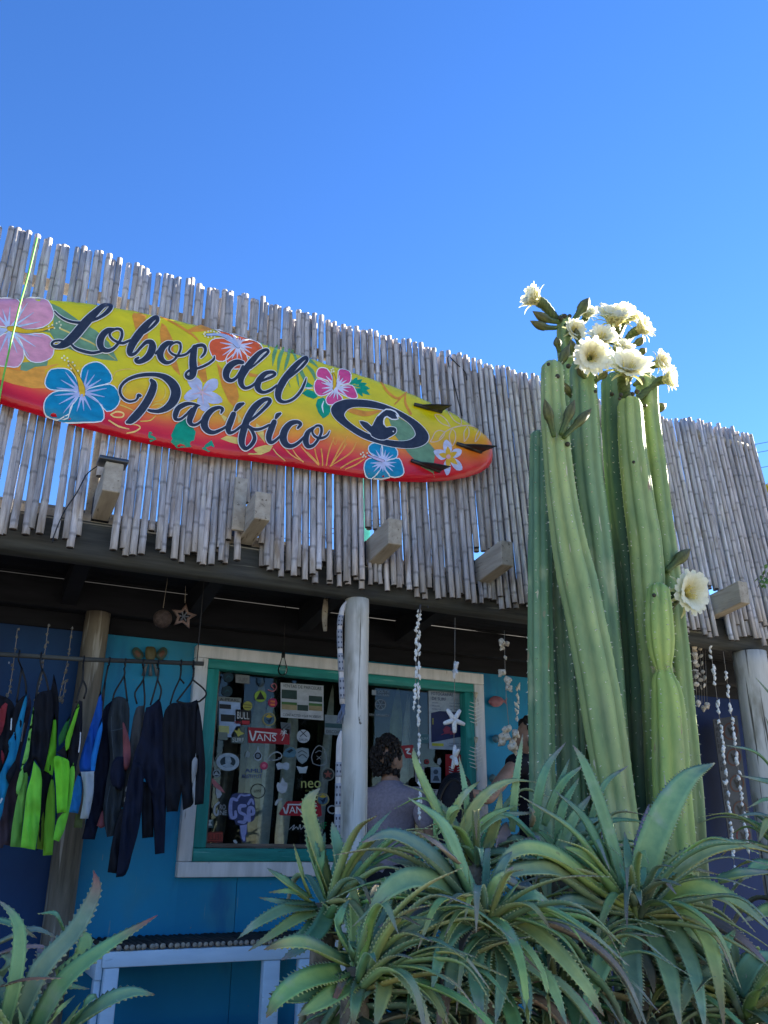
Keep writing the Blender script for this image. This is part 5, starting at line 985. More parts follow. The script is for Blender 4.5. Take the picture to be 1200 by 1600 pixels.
# ------------------------------------------------------------------ things hanging from the porch
def shell_mesh(name, L, r, mt, spire=.5):
    mb = MB(); prof = [(.0006, 0), (r * .45, L * .10), (r * .85, L * .28), (r, L * .42), (r * .93, L * .55), (r * .62, L * .62), (r * .66, L * .68), (r * .40, L * .78), (r * .42, L * .83), (r * .18, L * .93), (.0005, L)]
    mb.lathe(prof, 8); 
    for i, q in enumerate(mb.v): q.x += .18 * r * math.sin(q.z / L * 9); q.y *= .85
    return mb.mesh(name, mt)
SH = [shell_mesh('shell', .030, .0088, M['shell']), shell_mesh('shell', .026, .0096, M['shell']), shell_mesh('shell', .034, .0082, M['shell'])]
SHT = [shell_mesh('shell', .055, .020, M['shell_tan']), shell_mesh('shell', .062, .024, M['shell_tan'])]
def hang_shell(t, q, me, s=1.0, flip=None, tilt=.3):
    o = link('shell', me, t); o.location = q - wloc(t)
    o.rotation_euler = ((math.pi if (flip if flip is not None else R.random() < .5) else 0) + R.gauss(0, tilt), R.gauss(0, tilt), R.uniform(0, 6.28)); o.scale = (s, s, s * R.uniform(.9, 1.12)); return o
def string_thing(name, label, cat, pts, r=.0018, mt=None, group=None):
    t = thing(name, label, cat, pts[0], group); mb = MB(); mb.tube(pts, r, 6); part('string', mb, mt or M['string'], t); return t
def strand(label, pxs, Y, gap, group='shell strands along the porch', gapat=None, s=1.0):
    pts = [P(a, b, Y) for a, b in smooth(pxs, 8)]; t = string_thing('shell_strand', label, 'shell strand', pts, group=group)
    L = [0]
    for a, b in zip(pts, pts[1:]): L.append(L[-1] + (b - a).length)
    d = gap * .6; k = 0
    while d < L[-1]:
        i = max(j for j in range(len(L)) if L[j] <= d); i = min(i, len(pts) - 2)
        q = pts[i].lerp(pts[i + 1], (d - L[i]) / (L[i + 1] - L[i]))
        if not (gapat and gapat[0] < d / L[-1] < gapat[1]): hang_shell(t, q + V((R.uniform(-.003, .003), 0, .012)), R.choice(SH), s * 1.12 * R.uniform(.88, 1.12), None, .2)
        d += gap * R.uniform(.85, 1.15); k += 1
    return t
SY = 4.24
strand('long strand of small white shells hanging under the beam right of the porch post', [(656, 950), (654, 1010), (654, 1100), (655, 1200), (656, 1292)], SY, .025)
t = strand('short second strand of white shells beside the long one right of the post', [(654, 958), (650, 1000), (650, 1050), (648, 1090), (647, 1112)], SY - .01, .024)
mb = MB(); mb.tube([P(a, b, SY) for a, b in [(661, 918), (662, 928), (660, 935)]], .012, 8); mb.tube([P(a, b, SY - .02) for a, b in [(661, 930), (657, 945), (655, 958)]], .006, 6); mb.tube([P(a, b, SY - .02) for a, b in [(663, 930), (667, 940), (669, 950)]], .005, 6)
solo('knot', mb, paint(60, 66, 84), 'dark cloth knot tying the shell strands to the beam', 'knot')
strand('left of the two shell strands hanging before the vertical banner at right', [(1110, 1012), (1119, 1080), (1131, 1180), (1142, 1290), (1150, 1388)], SY, .032, s=1.2, gapat=(.19, .23))
strand('right of the two shell strands hanging before the vertical banner at right', [(1130, 1018), (1135, 1056), (1146, 1140), (1158, 1240), (1172, 1345)], SY, .032, s=1.2, gapat=(0, .10))
def star_mesh(r, w, th, org, ax, ay, rot=0, mb=None, rounded=True):
    'five tapering round arms in the plane of ax, ay'
    mb = mb or MB(); n = ax.cross(ay)
    for k in range(5):
        a = rot + k * 2 * math.pi / 5; d = ax * math.cos(a) + ay * math.sin(a)
        mb.tube([org, org + d * r * .35, org + d * r * .75, org + d * r * .96, org + d * r], [w * 1.05, w, w * .9, w * .7, w * .2], 10, ref=d.cross(n), sx=1.0)
    mb.ball(org, V((w * 1.2, th, w * 1.2)), 10, 7); return mb
sp = [P(a, b, SY) for a, b in [(711, 965), (710.5, 1050), (709.5, 1120), (709, 1200)]]
t = string_thing('starfish_mobile', 'string of three dried white starfish hanging before the porch window', 'mobile', sp)
ux, uz = V((1, 0, 0)), V((0, 0, 1))
part('starfish', star_mesh(.072, .0135, .012, P(709.5, 1125, SY - .012), ux, uz, -math.pi / 2 + .02), M['starfish'], t, label='white starfish seen flat on')
part('starfish', star_mesh(.055, .0095, .010, P(711.5, 1046, SY - .008), V((.25, .97, 0)), V((.12, 0, 1)).normalized(), 1.2), M['starfish'], t)
part('starfish', star_mesh(.068, .0115, .010, P(710.5, 1183, SY - .008), V((.2, .98, 0)), V((.10, 0, 1)).normalized(), 1.35), M['starfish'], t)
sp = [P(a, b, SY) for a, b in [(788, 985), (789, 1040), (791, 1090), (795, 1135), (796, 1160)]]
t = string_thing('shell_mobile', 'string of larger tan and white spiral shells beside the cactus', 'mobile', sp)
for a, b, m, s_ in ((785, 1003, 1, .9), (791, 1008, 0, .9), (787, 1014, 0, .8), (788, 1030, 0, .6), (789, 1052, 1, 1.0), (791, 1062, 1, 1.05), (791, 1077, 1, .9), (789, 1140, 0, .9), (797, 1138, 1, 1.0), (787, 1150, 1, 1.1), (794, 1150, 1, 1.1), (801, 1146, 1, 1.1), (790, 1160, 1, 1.1), (799, 1160, 1, 1.1), (806, 1158, 0, 1.0), (793, 1170, 1, 1.1), (803, 1168, 1, 1.0)):
    hang_shell(t, P(a, b - 6, SY - R.uniform(0, .03)), SHT[m], s_, True, .45)
sp = [P(a, b, SY + .1) for a, b in [(1080, 1000), (1084, 1040), (1088, 1080)]]
t = string_thing('shell_chime', 'tiered chime of flat round shells and cone shells right of the cactus', 'wind chime', sp)
dm = MB(); dm.ball((0, 0, 0), (.021, .006, .017), 10, 6); DISC = dm.mesh('disc_shell', M['shell_tan'])
for j, (y, w) in enumerate(((1014, 24), (1025, 24), (1037, 24), (1050, 24), (1060, 26), (1072, 24))):
    for k in range(6 if j < 5 else 4):
        a = k / 6 * 6.28 + j; q = P(1076 + j * 1.4 + w * .75 * math.cos(a), y + 3 * math.sin(a), SY + .1 + .05 * math.sin(a))
        o = link('disc_shell', DISC, t); o.location = q - wloc(t); o.rotation_euler = (R.gauss(0, .5), R.gauss(0, .5), R.uniform(0, 6)); o.scale = (R.uniform(.7, 1.05),) * 3
        if j == 5 or j == 4: hang_shell(t, P(1084 + w * .85 * math.cos(a), 1098 + 5 * math.sin(a), SY + .1 + .05 * math.sin(a)), SHT[0], .9, True, .12)
mb = MB()
for k in range(8): mb.tube([P(1074 + k * 4, 1016, SY + .1), P(1077 + k * 4, 1098, SY + .1)], .0012, 5)
part('thread', mb, M['string'], t, kind='stuff')
# wrapped sticks on the left of the post
def wrapped(label, pxs, rr, bands, tassel):
    pts = [P(a, b, 4.20) for a, b in smooth(pxs, 5)]; n = len(pts)
    t = thing('wrapped_stick', label, 'driftwood stick', pts[0], 'wrapped driftwood sticks beside the post')
    mb = MB(); mb.tube(pts, [rr * (.35 + .65 * min(1, i / n * 5)) for i in range(n)], 10); part('stick', mb, M['stick'], t)
    for a, b in bands:
        i0 = a * (n - 1); k = max(3, int((b - a) * 70)); seg = []
        for j in range(k + 1):
            u = lerp(i0, b * (n - 1), j / k); i = min(int(u), n - 2); seg.append(pts[i].lerp(pts[i + 1], u - i))
        mb = MB(); mb.tube(seg, rr * 1.10, 12, col=None)
        for f in range(len(mb.f)):
            ri, ki = divmod(f, 12); mb.m[f] = 1 if (ri % 3 == 1 and ki % 2 == 0) else 0
        part('cloth_band', mb, [paint(150, 152, 160), paint(56, 62, 82)], t)
    if tassel:
        e = pts[-1]; mb = MB()
        for k in range(9): mb.tube([e + V((R.uniform(-.012, .012), R.uniform(-.012, .012), 0)), e + V((R.uniform(-.022, .012), R.uniform(-.02, .01), -.05)), e + V((R.uniform(-.035, .01), R.uniform(-.02, .01), -.10))], [.004, .005, .002], 5)
        part('tassel', mb, paint(104, 116, 140), t, kind='stuff')
wrapped('upper pale stick wrapped in patterned cloth with a tassel, left of the post top', [(541, 940), (535, 952), (531, 975), (531, 1010), (533, 1050), (535, 1100)], .0145, ((.30, .42), (.46, .62), (.66, .80), (.84, .97)), True)
wrapped('lower pale stick wrapped in patterned cloth, left of the post foot', [(533, 1142), (530, 1160), (529, 1200), (528, 1250), (527, 1305), (526, 1345)], .0150, ((.36, .46), (.5, .64), (.68, .86), (.9, .98)), False)
SHD = shell_mesh('shell', .055, .020, mat('dark_bead', (.09, .08, .07), (.2, .18, .15), (90, 90, 90)))
# small decorations in the dark of the porch
q = P(287, 963, 4.75); t = string_thing('wooden_star', 'small openwork wooden star hanging in the dark left of the window', 'star ornament', [P(290, 915, 4.75), P(289, 942, 4.75)])
mb = MB()
o_ = [(q.x + (.075 if i % 2 == 0 else .036) * math.sin(i * math.pi / 5 + .1), q.z + (.075 if i % 2 == 0 else .036) * math.cos(i * math.pi / 5 + .1)) for i in range(10)]
i_ = [(q.x + (a - q.x) * .58, q.z + (b - q.z) * .58) for a, b in o_]; vs = []
for (a, b), (c, d) in zip(o_, i_): vs += [V((a, 4.745, b)), V((c, 4.745, d)), V((c, 4.757, d)), V((a, 4.757, b))]
fs = []
for i in range(10):
    for k in range(4): fs.append((i * 4 + k, i * 4 + (k + 1) % 4, ((i + 1) % 10) * 4 + (k + 1) % 4, ((i + 1) % 10) * 4 + k))
mb.add(vs, fs); part('frame', mb, paint(120, 98, 92), t)
mb = MB()
for k in range(6): a = k * 1.047; mb.tube([q, q + V((.03 * math.cos(a), 0, .03 * math.sin(a)))], .004, 5); mb.ball(q + V((.022 * math.cos(a), -.004, .022 * math.sin(a))), .006, 6, 4)
part('snowflake', mb, paint(110, 114, 126), t)
t = string_thing('hanging_ball', 'round wicker ball hanging beside the wooden star', 'ornament', [P(262, 903, 4.72), P(255, 950, 4.72)])
mb = MB(); mb.ball(P(254, 967, 4.72), .052, 18, 12); part('ball', mb, mat('wicker', (.04, .026, .022), (.09, .06, .05), (60, 60, 60), .8, .8), t)
t = thing('winged_ornament', 'small painted winged figure on the blue wall above the clothes rail', 'wall ornament', P(235, 1020, 5.36))
mb = puff(smooth_closed([(228, 1012), (234, 1010), (242, 1012), (244, 1022), (240, 1032), (232, 1034), (227, 1026)], 3), 5.37, .02, 5, None, 4); part('body', mb, paint(96, 90, 62), t)
for sgn in (-1, 1):
    mb = puff(smooth_closed([(234 + sgn * 9, 1024), (234 + sgn * 18, 1012), (234 + sgn * 26, 1013), (234 + sgn * 27, 1022), (234 + sgn * 18, 1032)], 3), 5.38, .012, 4, None, 4); part('wing', mb, paint(66, 86, 78), t)
    mb = puff(smooth_closed([(234 + sgn * 14, 1022), (234 + sgn * 20, 1016), (234 + sgn * 24, 1020), (234 + sgn * 18, 1027)], 3), 5.365, .01, 4, None, 4); part('wing_spot', mb, paint(108, 76, 62), t)
for dx in (-7, 0, 7):
    mb = MB(); mb.tube([P(235 + dx * .6, 1032, 5.37), P(235 + dx * 1.6, 1056, 5.37)], [.006, .012], 7); part('chime', mb, paint(104, 108, 114), t)
t = thing('bulb_lamp', 'unlit clear bulb hanging over the top of the window frame', 'lamp', P(441, 1010, 5.2))
mb = MB(); q = P(443, 1019, 5.2); mb.tube([V((q.x, 5.2, 2.78)), q], .003, 6); part('cord', mb, M['black'], t)
mb = MB(); mb.lathe([(.001, .004), (.011, .0), (.013, -.03), (.012, -.035)], 12, q); part('socket', mb, M['black'], t)
mb = MB(); mb.lathe([(.011, -.036), (.016, -.055), (.030, -.10), (.033, -.118), (.026, -.138), (.010, -.15), (.001, -.152)], 14, q); part('bulb', mb, M['glass'], t)
t = string_thing('driftwood_piece', 'short piece of driftwood hanging left of the post under the beam', 'driftwood', [P(508, 920, 4.5), P(508, 940, 4.5)])
mb = MB(); mb.tube([P(509, 936, 4.5), P(508, 950, 4.5), P(507, 966, 4.5), P(508, 986, 4.5)], [.012, .018, .017, .012], 8); part('wood', mb, M['rafter'], t)
for k, (lab, pxs) in enumerate((('dark bead string hanging behind the wetsuits, nearest the frame edge', [(27, 985), (22, 1030), (16, 1070), (11, 1092)]), ('bead string hanging behind the wetsuits, middle of three', [(76, 975), (70, 1020), (64, 1060), (54, 1096)]), ('bead string ending in a loop left of the wall post', [(112, 985), (106, 1030), (99, 1062), (93, 1090), (98, 1091), (103, 1062)]))):
    pts = [P(a, b, 4.8) for a, b in smooth(pxs, 7)]; t = string_thing('bead_string', lab, 'bead string', pts, group='bead strings in the dark of the porch')
    for i, q in enumerate(pts):
        if i % 2 == 0: hang_shell(t, q, SHD, .42)
for k, y in enumerate((1112, 1182)):
    t = thing('fish_bone', ('upper' if k == 0 else 'lower') + ' of two white fish skeleton ornaments on the right side of the window frame', 'ornament', P(746, y, 5.32), 'fish skeletons on the window frame')
    mb = MB(); mb.tube([P(743, y - 24, 5.31), P(742, y, 5.31), P(745, y + 22, 5.31)], .004, 6); mb.tube([P(744, y - 30, 5.31), P(743, y - 22, 5.31)], [.016, .008], 8); part('spine', mb, M['shell_tan'], t)
    for i in range(6):
        mb = MB(); yy = y - 16 + i * 6; w = 11 - abs(i - 2.5)
        mb.tube([P(743 - w, yy + 1, 5.29), P(743, yy + 4, 5.31), P(743 + w, yy - 1, 5.30)], [.0015, .004, .0015], 6); part('rib', mb, M['shell'], t)
def fish(label, x, y, L, h, c, Y=5.37):
    t = thing('fish_plaque', label, 'wall ornament', P(x, y, Y))
    part('body', puff(smooth_closed([(x - L, y), (x - L * .5, y - h), (x + L * .2, y - h * .9), (x + L * .62, y - 1), (x + L * .2, y + h * .9), (x - L * .5, y + h)], 3), Y, .02, 5, None, 4), paint(*c), t)
    part('tail', puff([(x + L * .55, y), (x + L, y - h * .8), (x + L * .9, y), (x + L, y + h * .8)], Y, .01, 3, None, 4), paint(*c), t)
fish('pink and blue fish plaque high on the blue wall beside the shell mobile', 778, 1096, 15, 8, (150, 100, 110))
fish('small pale fish plaque on the blue wall above the bare arm', 777, 1154, 8, 6, (74, 110, 126)); fish('small grey green fish plaque behind the bare arm', 771, 1216, 7, 6, (84, 112, 116))
pts = [P(a, b, 5.3) for a, b in smooth([(809, 1070), (808, 1100), (806, 1126)], 6)]; t = string_thing('shell_garland', 'short dim shell garland on the wall left of the cactus', 'shell strand', pts)
for q in pts: hang_shell(t, q, R.choice(SH), 1.3)
# vertical banner at the right
bs = [(1114, 1124), (1152, 1118), (1177, 1322), (1142, 1334)]
t = thing('banner', 'narrow vertical dark grey banner with lettering and ringed figures at the right', 'banner', P(1145, 1220, 5.2))
bsf = surf_flat(5.2); mb = MB(); add_poly(mb, bs, bsf, 0, 12); b2_ = [v + V((0, .006, 0)) for v in mb.v]; mb.add(b2_, [tuple(reversed(f)) for f in list(mb.f)]); part('cloth', mb, paint(62, 66, 76), t)
mb = MB(); tx = 'TALLER DE SUPERVIVENCIA'
for i, ch in enumerate(tx):
    if ch != ' ': u = (i + .7) / (len(tx) + .4); add_text(mb, ch, lerp(1119, 1146.5, u), lerp(1124, 1332, u), 5.0, 6.2, bsf, .002, .0)
part('lettering', mb, paint(14, 16, 22), t)
for i in range(5):
    u = .10 + .2 * i; x_, y_ = lerp(1139, 1164, u), lerp(1122, 1326, u)
    mb = MB(); add_stroke(mb, [(a, b, 2.2) for a, b in circ(x_, y_, 12.5, 18, .82)] + [(x_ + 10.25, y_, 2.2), (x_ + 9.6, y_ + 4.3, 2.2)], bsf, .002, 0, 2); part('ring', mb, paint(82, 44, 34) if i < 4 else paint(96, 22, 30), t)
    mb = MB(); add_stroke(mb, [(x_ - 4, y_ - 5, 2), (x_, y_ + 1, 4), (x_ + 4, y_ - 4, 2)], bsf, .0022, 0, 3); add_stroke(mb, [(x_, y_, 4), (x_ + 1, y_ + 6, 3)], bsf, .0026, 0, 3); part('figure', mb, paint(14, 16, 22), t)

# ------------------------------------------------------------------ the tall columnar cactus
CY = 3.30
cactus = thing('columnar_cactus', 'tall ribbed columnar cactus of several stems crowned with cream flowers', 'cactus', V((P(950, 1300, CY).x, CY, GZ)))
def column(pxs, Y, col, ribs=7, depth=.21, dome=True, seed=0, waist=None, to_ground=True, dY=0.0):
    L = smooth(pxs, 9)
    pts = []; rad = []
    for i, (x_, y_, w) in enumerate(L):
        q = P(x_, y_, Y + dY * (i / (len(L) - 1))); pts.append(q); rad.append(w * .5 * mpp(q) * 1.03)
    if to_ground and pts[-1].z > GZ + .05:
        a, r0 = pts[-1], rad[-1]; d = (pts[-1] - pts[-6]).normalized(); d.y *= .2; k = 14
        x1 = a.x + max(-.15, min(.15, d.x / max(.2, -d.z) * .4))
        for i in range(1, k + 1): u = i / k; pts.append(V((lerp(a.x, x1, u), a.y, lerp(a.z, GZ - .02, u)))); rad.append(r0)
    if dome:
        d = (pts[0] - pts[4]).normalized(); r0 = rad[0]; top = []
        for u in (.98, .88, .72, .52, .30, .12): a = u * math.pi / 2; top.append((pts[0] + d * (r0 * .9 * math.sin(a)), r0 * math.cos(a)))
        pts = [t_[0] for t_ in top] + pts; rad = [max(.003, t_[1]) for t_ in top] + rad
    N_ = ribs * 10; mb = MB(); vs, cs = [], []; m = len(pts)
    ux = V((1, 0, 0)); ph = R.uniform(0, 6)
    rows = []
    for i, p in enumerate(pts):
        t = (pts[min(i + 1, m - 1)] - pts[max(i - 1, 0)]).normalized(); u = (ux - t * ux.dot(t)).normalized(); w = t.cross(u)
        s_ = sum((pts[j + 1] - pts[j]).length for j in range(i)) if i < 2 else rows[-1][3] + (p - pts[i - 1]).length
        bulge = 1 + .05 * noise.noise(V((s_ * 2.2, seed, 0))) + .03 * noise.noise(V((s_ * 6, seed, 5)))
        rows.append((p, u, w, s_))
        for k in range(N_):
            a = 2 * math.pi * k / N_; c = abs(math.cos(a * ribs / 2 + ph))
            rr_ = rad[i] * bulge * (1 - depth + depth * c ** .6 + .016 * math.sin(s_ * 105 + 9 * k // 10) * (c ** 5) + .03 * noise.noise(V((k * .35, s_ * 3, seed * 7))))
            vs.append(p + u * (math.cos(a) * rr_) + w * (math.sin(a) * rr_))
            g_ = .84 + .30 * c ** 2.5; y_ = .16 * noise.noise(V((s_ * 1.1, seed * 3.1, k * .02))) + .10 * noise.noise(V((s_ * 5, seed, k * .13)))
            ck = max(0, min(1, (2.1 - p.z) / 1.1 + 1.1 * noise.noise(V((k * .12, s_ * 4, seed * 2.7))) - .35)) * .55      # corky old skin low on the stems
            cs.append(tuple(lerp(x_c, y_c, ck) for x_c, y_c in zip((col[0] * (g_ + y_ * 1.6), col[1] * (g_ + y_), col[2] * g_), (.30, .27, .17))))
    fs = [(i * N_ + k, (i + 1) * N_ + k, (i + 1) * N_ + (k + 1) % N_, i * N_ + (k + 1) % N_) for i in range(m - 1) for k in range(N_)]
    fs.append(tuple(range(N_)))
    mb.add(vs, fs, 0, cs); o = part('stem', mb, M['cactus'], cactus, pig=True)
    ar = MB()                                   # the woolly spine cushions along the ribs
    nx = .02
    for i in range(3, m - 1):
        if rows[i][3] < nx or rows[i][0].z < 1.0: continue
        nx = rows[i][3] + R.uniform(.026, .034)
        for k in range(ribs):
            a = (2 * math.pi * k - 2 * ph) / ribs; p, u, w, s_ = rows[i]
            dv = u * math.cos(a) + w * math.sin(a)
            if dv.dot(p - EYE) > .2 * (p - EYE).length or R.random() < .15: continue
            q = p + dv * rad[i] * 1.0 + V((0, 0, R.uniform(-.008, .008)))
            for j in range(R.choice((1, 2, 2, 3))):
                e = (dv + V((R.gauss(0, .5), R.gauss(0, .5), R.gauss(0, .6)))).normalized(); l = R.uniform(.006, .014)
                sd2 = dv.cross(V((0, 0, 1))) * .0024
                ar.add([q - sd2, q + sd2, q + V((0, 0, .004)), q + e * l], [(0, 1, 3), (1, 2, 3), (2, 0, 3)])
    if ar.v: part('areoles', ar, M['areole'], o, kind='stuff', flat=True)
    return o
YG, GG, BG = (.30, .38, .16), (.23, .31, .13), (.10, .18, .10)
c_back = column([(880, 500, 20), (882, 540, 24), (888, 600, 27), (893, 700, 30), (896, 850, 34), (900, 1000, 36)], CY + .34, GG, 6, seed=1)
column([(842, 684, 27), (842, 740, 31), (843, 850, 35), (844, 1000, 40), (846, 1150, 41), (848, 1280, 41)], CY + .16, (.14, .245, .13), 7, seed=2)
column([(868, 700, 34), (872, 850, 38), (882, 1000, 40), (890, 1120, 44), (896, 1280, 46)], CY + .22, (.15, .235, .13), 7, seed=3)
column([(911, 578, 40), (913, 640, 44), (919, 740, 47), (933, 850, 46), (944, 960, 45), (955, 1100, 47), (966, 1280, 48)], CY + .10, (.21, .31, .15), 7, seed=4)
column([(960, 600, 40), (963, 700, 41), (972, 800, 42), (985, 900, 43), (994, 1000, 44), (1001, 1150, 44), (1006, 1300, 46)], CY + .20, (.085, .155, .085), 6, .2, seed=5)
column([(1010, 600, 34), (1014, 660, 35), (1024, 740, 36), (1034, 830, 38), (1046, 930, 42), (1058, 1050, 44), (1070, 1180, 46), (1080, 1330, 48)], CY + .14, (.26, .34, .13), 6, seed=6)
column([(984, 636, 38), (988, 700, 41), (998, 780, 46), (1008, 850, 50), (1014, 930, 50), (1022, 1020, 50), (1030, 1100, 52), (1040, 1260, 56)], CY + .02, (.30, .38, .15), 7, seed=7)
column([(863, 578, 34), (864, 620, 37), (869, 690, 42), (877, 770, 46), (890, 850, 53), (905, 920, 59), (921, 1000, 62), (936, 1080, 63), (949, 1160, 61), (962, 1240, 58), (974, 1320, 58)], CY - .02, YG, 7, seed=8)
pup = column([(1029, 926, 34), (1029, 950, 40), (1031, 990, 43), (1033, 1020, 38), (1035, 1040, 28), (1037, 1050, 27), (1038, 1064, 38), (1042, 1090, 48), (1046, 1150, 54), (1050, 1240, 58), (1056, 1330, 60)], CY - .10, (.32, .42, .13), 7, .19, seed=9)
mb = MB()                                       # dry collar where the young joint sits on the old one
q = P(1036, 1046, CY - .10); r_c = 15 * mpp(q)
for k in range(70):
    a = R.uniform(0, 6.28); e = V((math.cos(a), math.sin(a), R.uniform(-.5, .9))).normalized(); b = q + V((math.cos(a) * r_c, math.sin(a) * r_c, R.uniform(-.018, .016)))
    mb.add([b + V((-.0014, 0, 0)), b + V((.0014, 0, 0)), b + V((0, 0, .0025)), b + e * R.uniform(.008, .022)], [(0, 1, 3), (1, 2, 3), (2, 0, 3)])
part('dry_collar', mb, mat('dry_scar', (.28, .2, .12), (.5, .4, .27)), cactus, kind='stuff', flat=True)
def bud(b, tp, Y, w, dY=0.0, tone=1.0):
    A, B = P(*b, Y), P(*tp, Y - dY); n = 11; pts = []; rr = []; cc = []
    L = (B - A).length; sag = V((0, 0, -.08 * L)) if abs(B.z - A.z) < .6 * L else V((0, 0, 0))
    prof = ((0, .42), (.1, .5), (.3, .54), (.42, .66), (.55, .96), (.64, 1.0), (.76, .80), (.88, .46), (.96, .16), (1, .03))
    for i in range(19):
        u = i / 18; p = A.lerp(B, u) + sag * math.sin(math.pi * u)
        for (a, x0), (c, x1) in zip(prof, prof[1:]):
            if a <= u <= c: r = lerp(x0, x1, (u - a) / (c - a)); break
        pts.append(p); rr.append(max(.0008, r * w * .60 * mpp(p) * (1 + (.10 if i % 2 and u < .6 else 0))))
        cc.append(tuple(tone * lerp(a, c, u) for a, c in zip((.085, .15, .04), (.17, .145, .06))))
    mb = MB(); mb.tube(pts, rr, 10, 0, True, cc)
    for i in range(len(mb.v)):
        if (i % 10) % 2: mb.c[i] = tuple(c * .55 for c in mb.c[i])
    part('bud', mb, M['tube'], cactus, pig=True)
def flower3(c, base, Y, face, r, dY=0.0, dp=.55, seed=0, npet=13):
    'face: direction the bloom looks, in camera terms (right, up, towards the viewer)'
    C, A = P(*c, Y - dY), P(*base, Y); sc = mpp(C); Rr = r * sc * 1.18
    f = (cr_ * face[0] + cu_ * face[1] - cf_ * face[2]).normalized()
    a1 = f.cross(V((.3, .2, 1))).normalized(); a2 = f.cross(a1)
    back = C - f * Rr * .75
    pts = [V(q) for q in smooth([tuple(A), tuple(A.lerp(back, .55) - f * Rr * .15 + V((0, 0, -.1 * Rr))), tuple(back), tuple(C - f * Rr * .35)], 5)]; n = len(pts)
    mb = MB(); rr = [Rr * lerp(.20, .30, min(1, i / n * 1.3)) * (1 + (.12 if i % 2 else 0)) for i in range(n)]; cc = [tuple(lerp(x, y, i / n) for x, y in zip((.05, .085, .025), (.13, .17, .05))) for i in range(n)]
    mb.tube(pts, rr, 10, 0, True, cc)
    for i in range(len(mb.v)):
        if (i + i // 10) % 2: mb.c[i] = tuple(q * .6 for q in mb.c[i])
    o = part('flower', mb, M['tube'], cactus, pig=True)
    def petals(nm, n_, L, w, op, curl, col, off, mt):
        mb = MB()
        for k in range(n_):
            th = 2 * math.pi * (k + off + R.uniform(-.15, .15)) / n_; d = a1 * math.cos(th) + a2 * math.sin(th); sd3 = f.cross(d)
            l = L * R.uniform(.88, 1.08); ww = w * R.uniform(.85, 1.1); o_ = op + R.uniform(-.10, .10); org = C - f * Rr * .42 + d * Rr * .16; vs = []; p = org.copy(); ang = o_ * .35
            K_ = 7
            for i in range(K_ + 1):
                u = i / K_; ang = lerp(o_ * .3, o_ + curl, u); dirv = f * math.cos(ang) + d * math.sin(ang)
                if i: p = p + dirv * (l / K_)
                h = ww * (math.sin(math.pi * min(.93, .12 + u * .84)) ** .75) * .5; nrm = dirv.cross(sd3)
                vs += [p - sd3 * h, p + nrm * h * .22, p + sd3 * h]
            fs = [(i * 3 + j, i * 3 + j + 1, i * 3 + j + 4, i * 3 + j + 3) for i in range(K_) for j in range(2)]
            cs = [tuple(lerp(x, y, (i // 3) / K_) for x, y in zip(col[0], col[1])) for i in range(len(vs))]
            mb.add(vs, fs, 0, cs)
        part(nm, mb, mt, o, pig=True, kind='stuff')
    petals('petals', npet + 2, Rr * 1.08, Rr * .62, dp, .30, ((.98, .90, .56), (1, 1, .94)), 0, M['petal'])
    petals('petals', npet + 2, Rr * 1.15, Rr * .58, dp + .26, .45, ((.96, .92, .64), (1, 1, .95)), .5, M['petal'])
    petals('sepals', 9, Rr * 1.05, Rr * .17, dp + .75, .7, ((.48, .52, .14), (.82, .78, .46)), .25, M['petal'])
    mb = MB()
    for k in range(26):
        th = R.uniform(0, 6.28); d = a1 * math.cos(th) + a2 * math.sin(th); q0 = C - f * Rr * .3 + d * Rr * .12; q1 = q0 + f * Rr * R.uniform(.3, .55) + d * Rr * R.uniform(.02, .2)
        mb.tube([q0, q1], .0010, 4); mb.ball(q1, .0028, 5, 4)
    part('stamens', mb, M['stamen'], o, kind='stuff')
FL = [((834, 466), (872, 502), CY + .34, (-.85, .5, .15), 23, 0, .30), ((897, 516), (884, 506), CY + .30, (.35, .25, .9), 17, .05, .55), ((918, 489), (897, 505), CY + .36, (.2, .6, .5), 15, 0, .5), ((961, 496), (956, 524), CY + .15, (.0, .75, .45), 29, .02, .55), ((985, 492), (965, 530), CY + .25, (.5, .6, .3), 20, 0, .5), ((1004, 512), (977, 535), CY + .18, (.65, .35, .55), 20, .05, .5),
      ((941, 528), (938, 556), CY + .12, (.05, .5, .7), 22, .06, .5), ((924, 558), (928, 592), CY + .06, (.05, .05, 1), 26, .12, .62), ((972, 546), (968, 580), CY + .14, (.25, .6, .5), 20, .04, .5), ((982, 574), (980, 622), CY + .0, (.05, .62, .62), 31, .08, .62), ((1032, 566), (1000, 606), CY + .14, (.55, .25, .7), 17, .04, .5), ((1045, 592), (988, 630), CY + .08, (.75, .15, .5), 19, .05, .45), ((1077, 926), (1040, 955), CY + .0, (.42, .22, .88), 31, .12, .74)]
for i, a in enumerate(FL): flower3(*a, seed=i)
for b, tp, Y, w in (((872, 503), (832, 486), CY + .32, 13), ((870, 512), (828, 501), CY + .32, 12), ((896, 502), (921, 465), CY + .30, 15), ((874, 551), (869, 526), CY + .30, 11), ((868, 584), (890, 538), CY + .06, 13), ((896, 558), (892, 530), CY + .26, 12), ((896, 622), (877, 595), CY + .14, 12), ((866, 683), (851, 623), CY - .10, 14), ((876, 679), (898, 624), CY - .12, 14), ((880, 684), (925, 638), CY - .10, 13),
                   ((984, 541), (1008, 526), CY + .16, 11), ((994, 553), (1010, 544), CY + .2, 10), ((990, 602), (1007, 590), CY + .12, 11), ((1016, 640), (1041, 631), CY + .16, 13), ((1040, 893), (1079, 857), CY + .06, 16), ((915, 592), (902, 572), CY + .04, 10), ((930, 596), (950, 580), CY + .02, 11), ((960, 548), (966, 520), CY + .2, 10), ((905, 545), (900, 512), CY + .26, 10)):
    bud(b, tp, Y, w, .03)
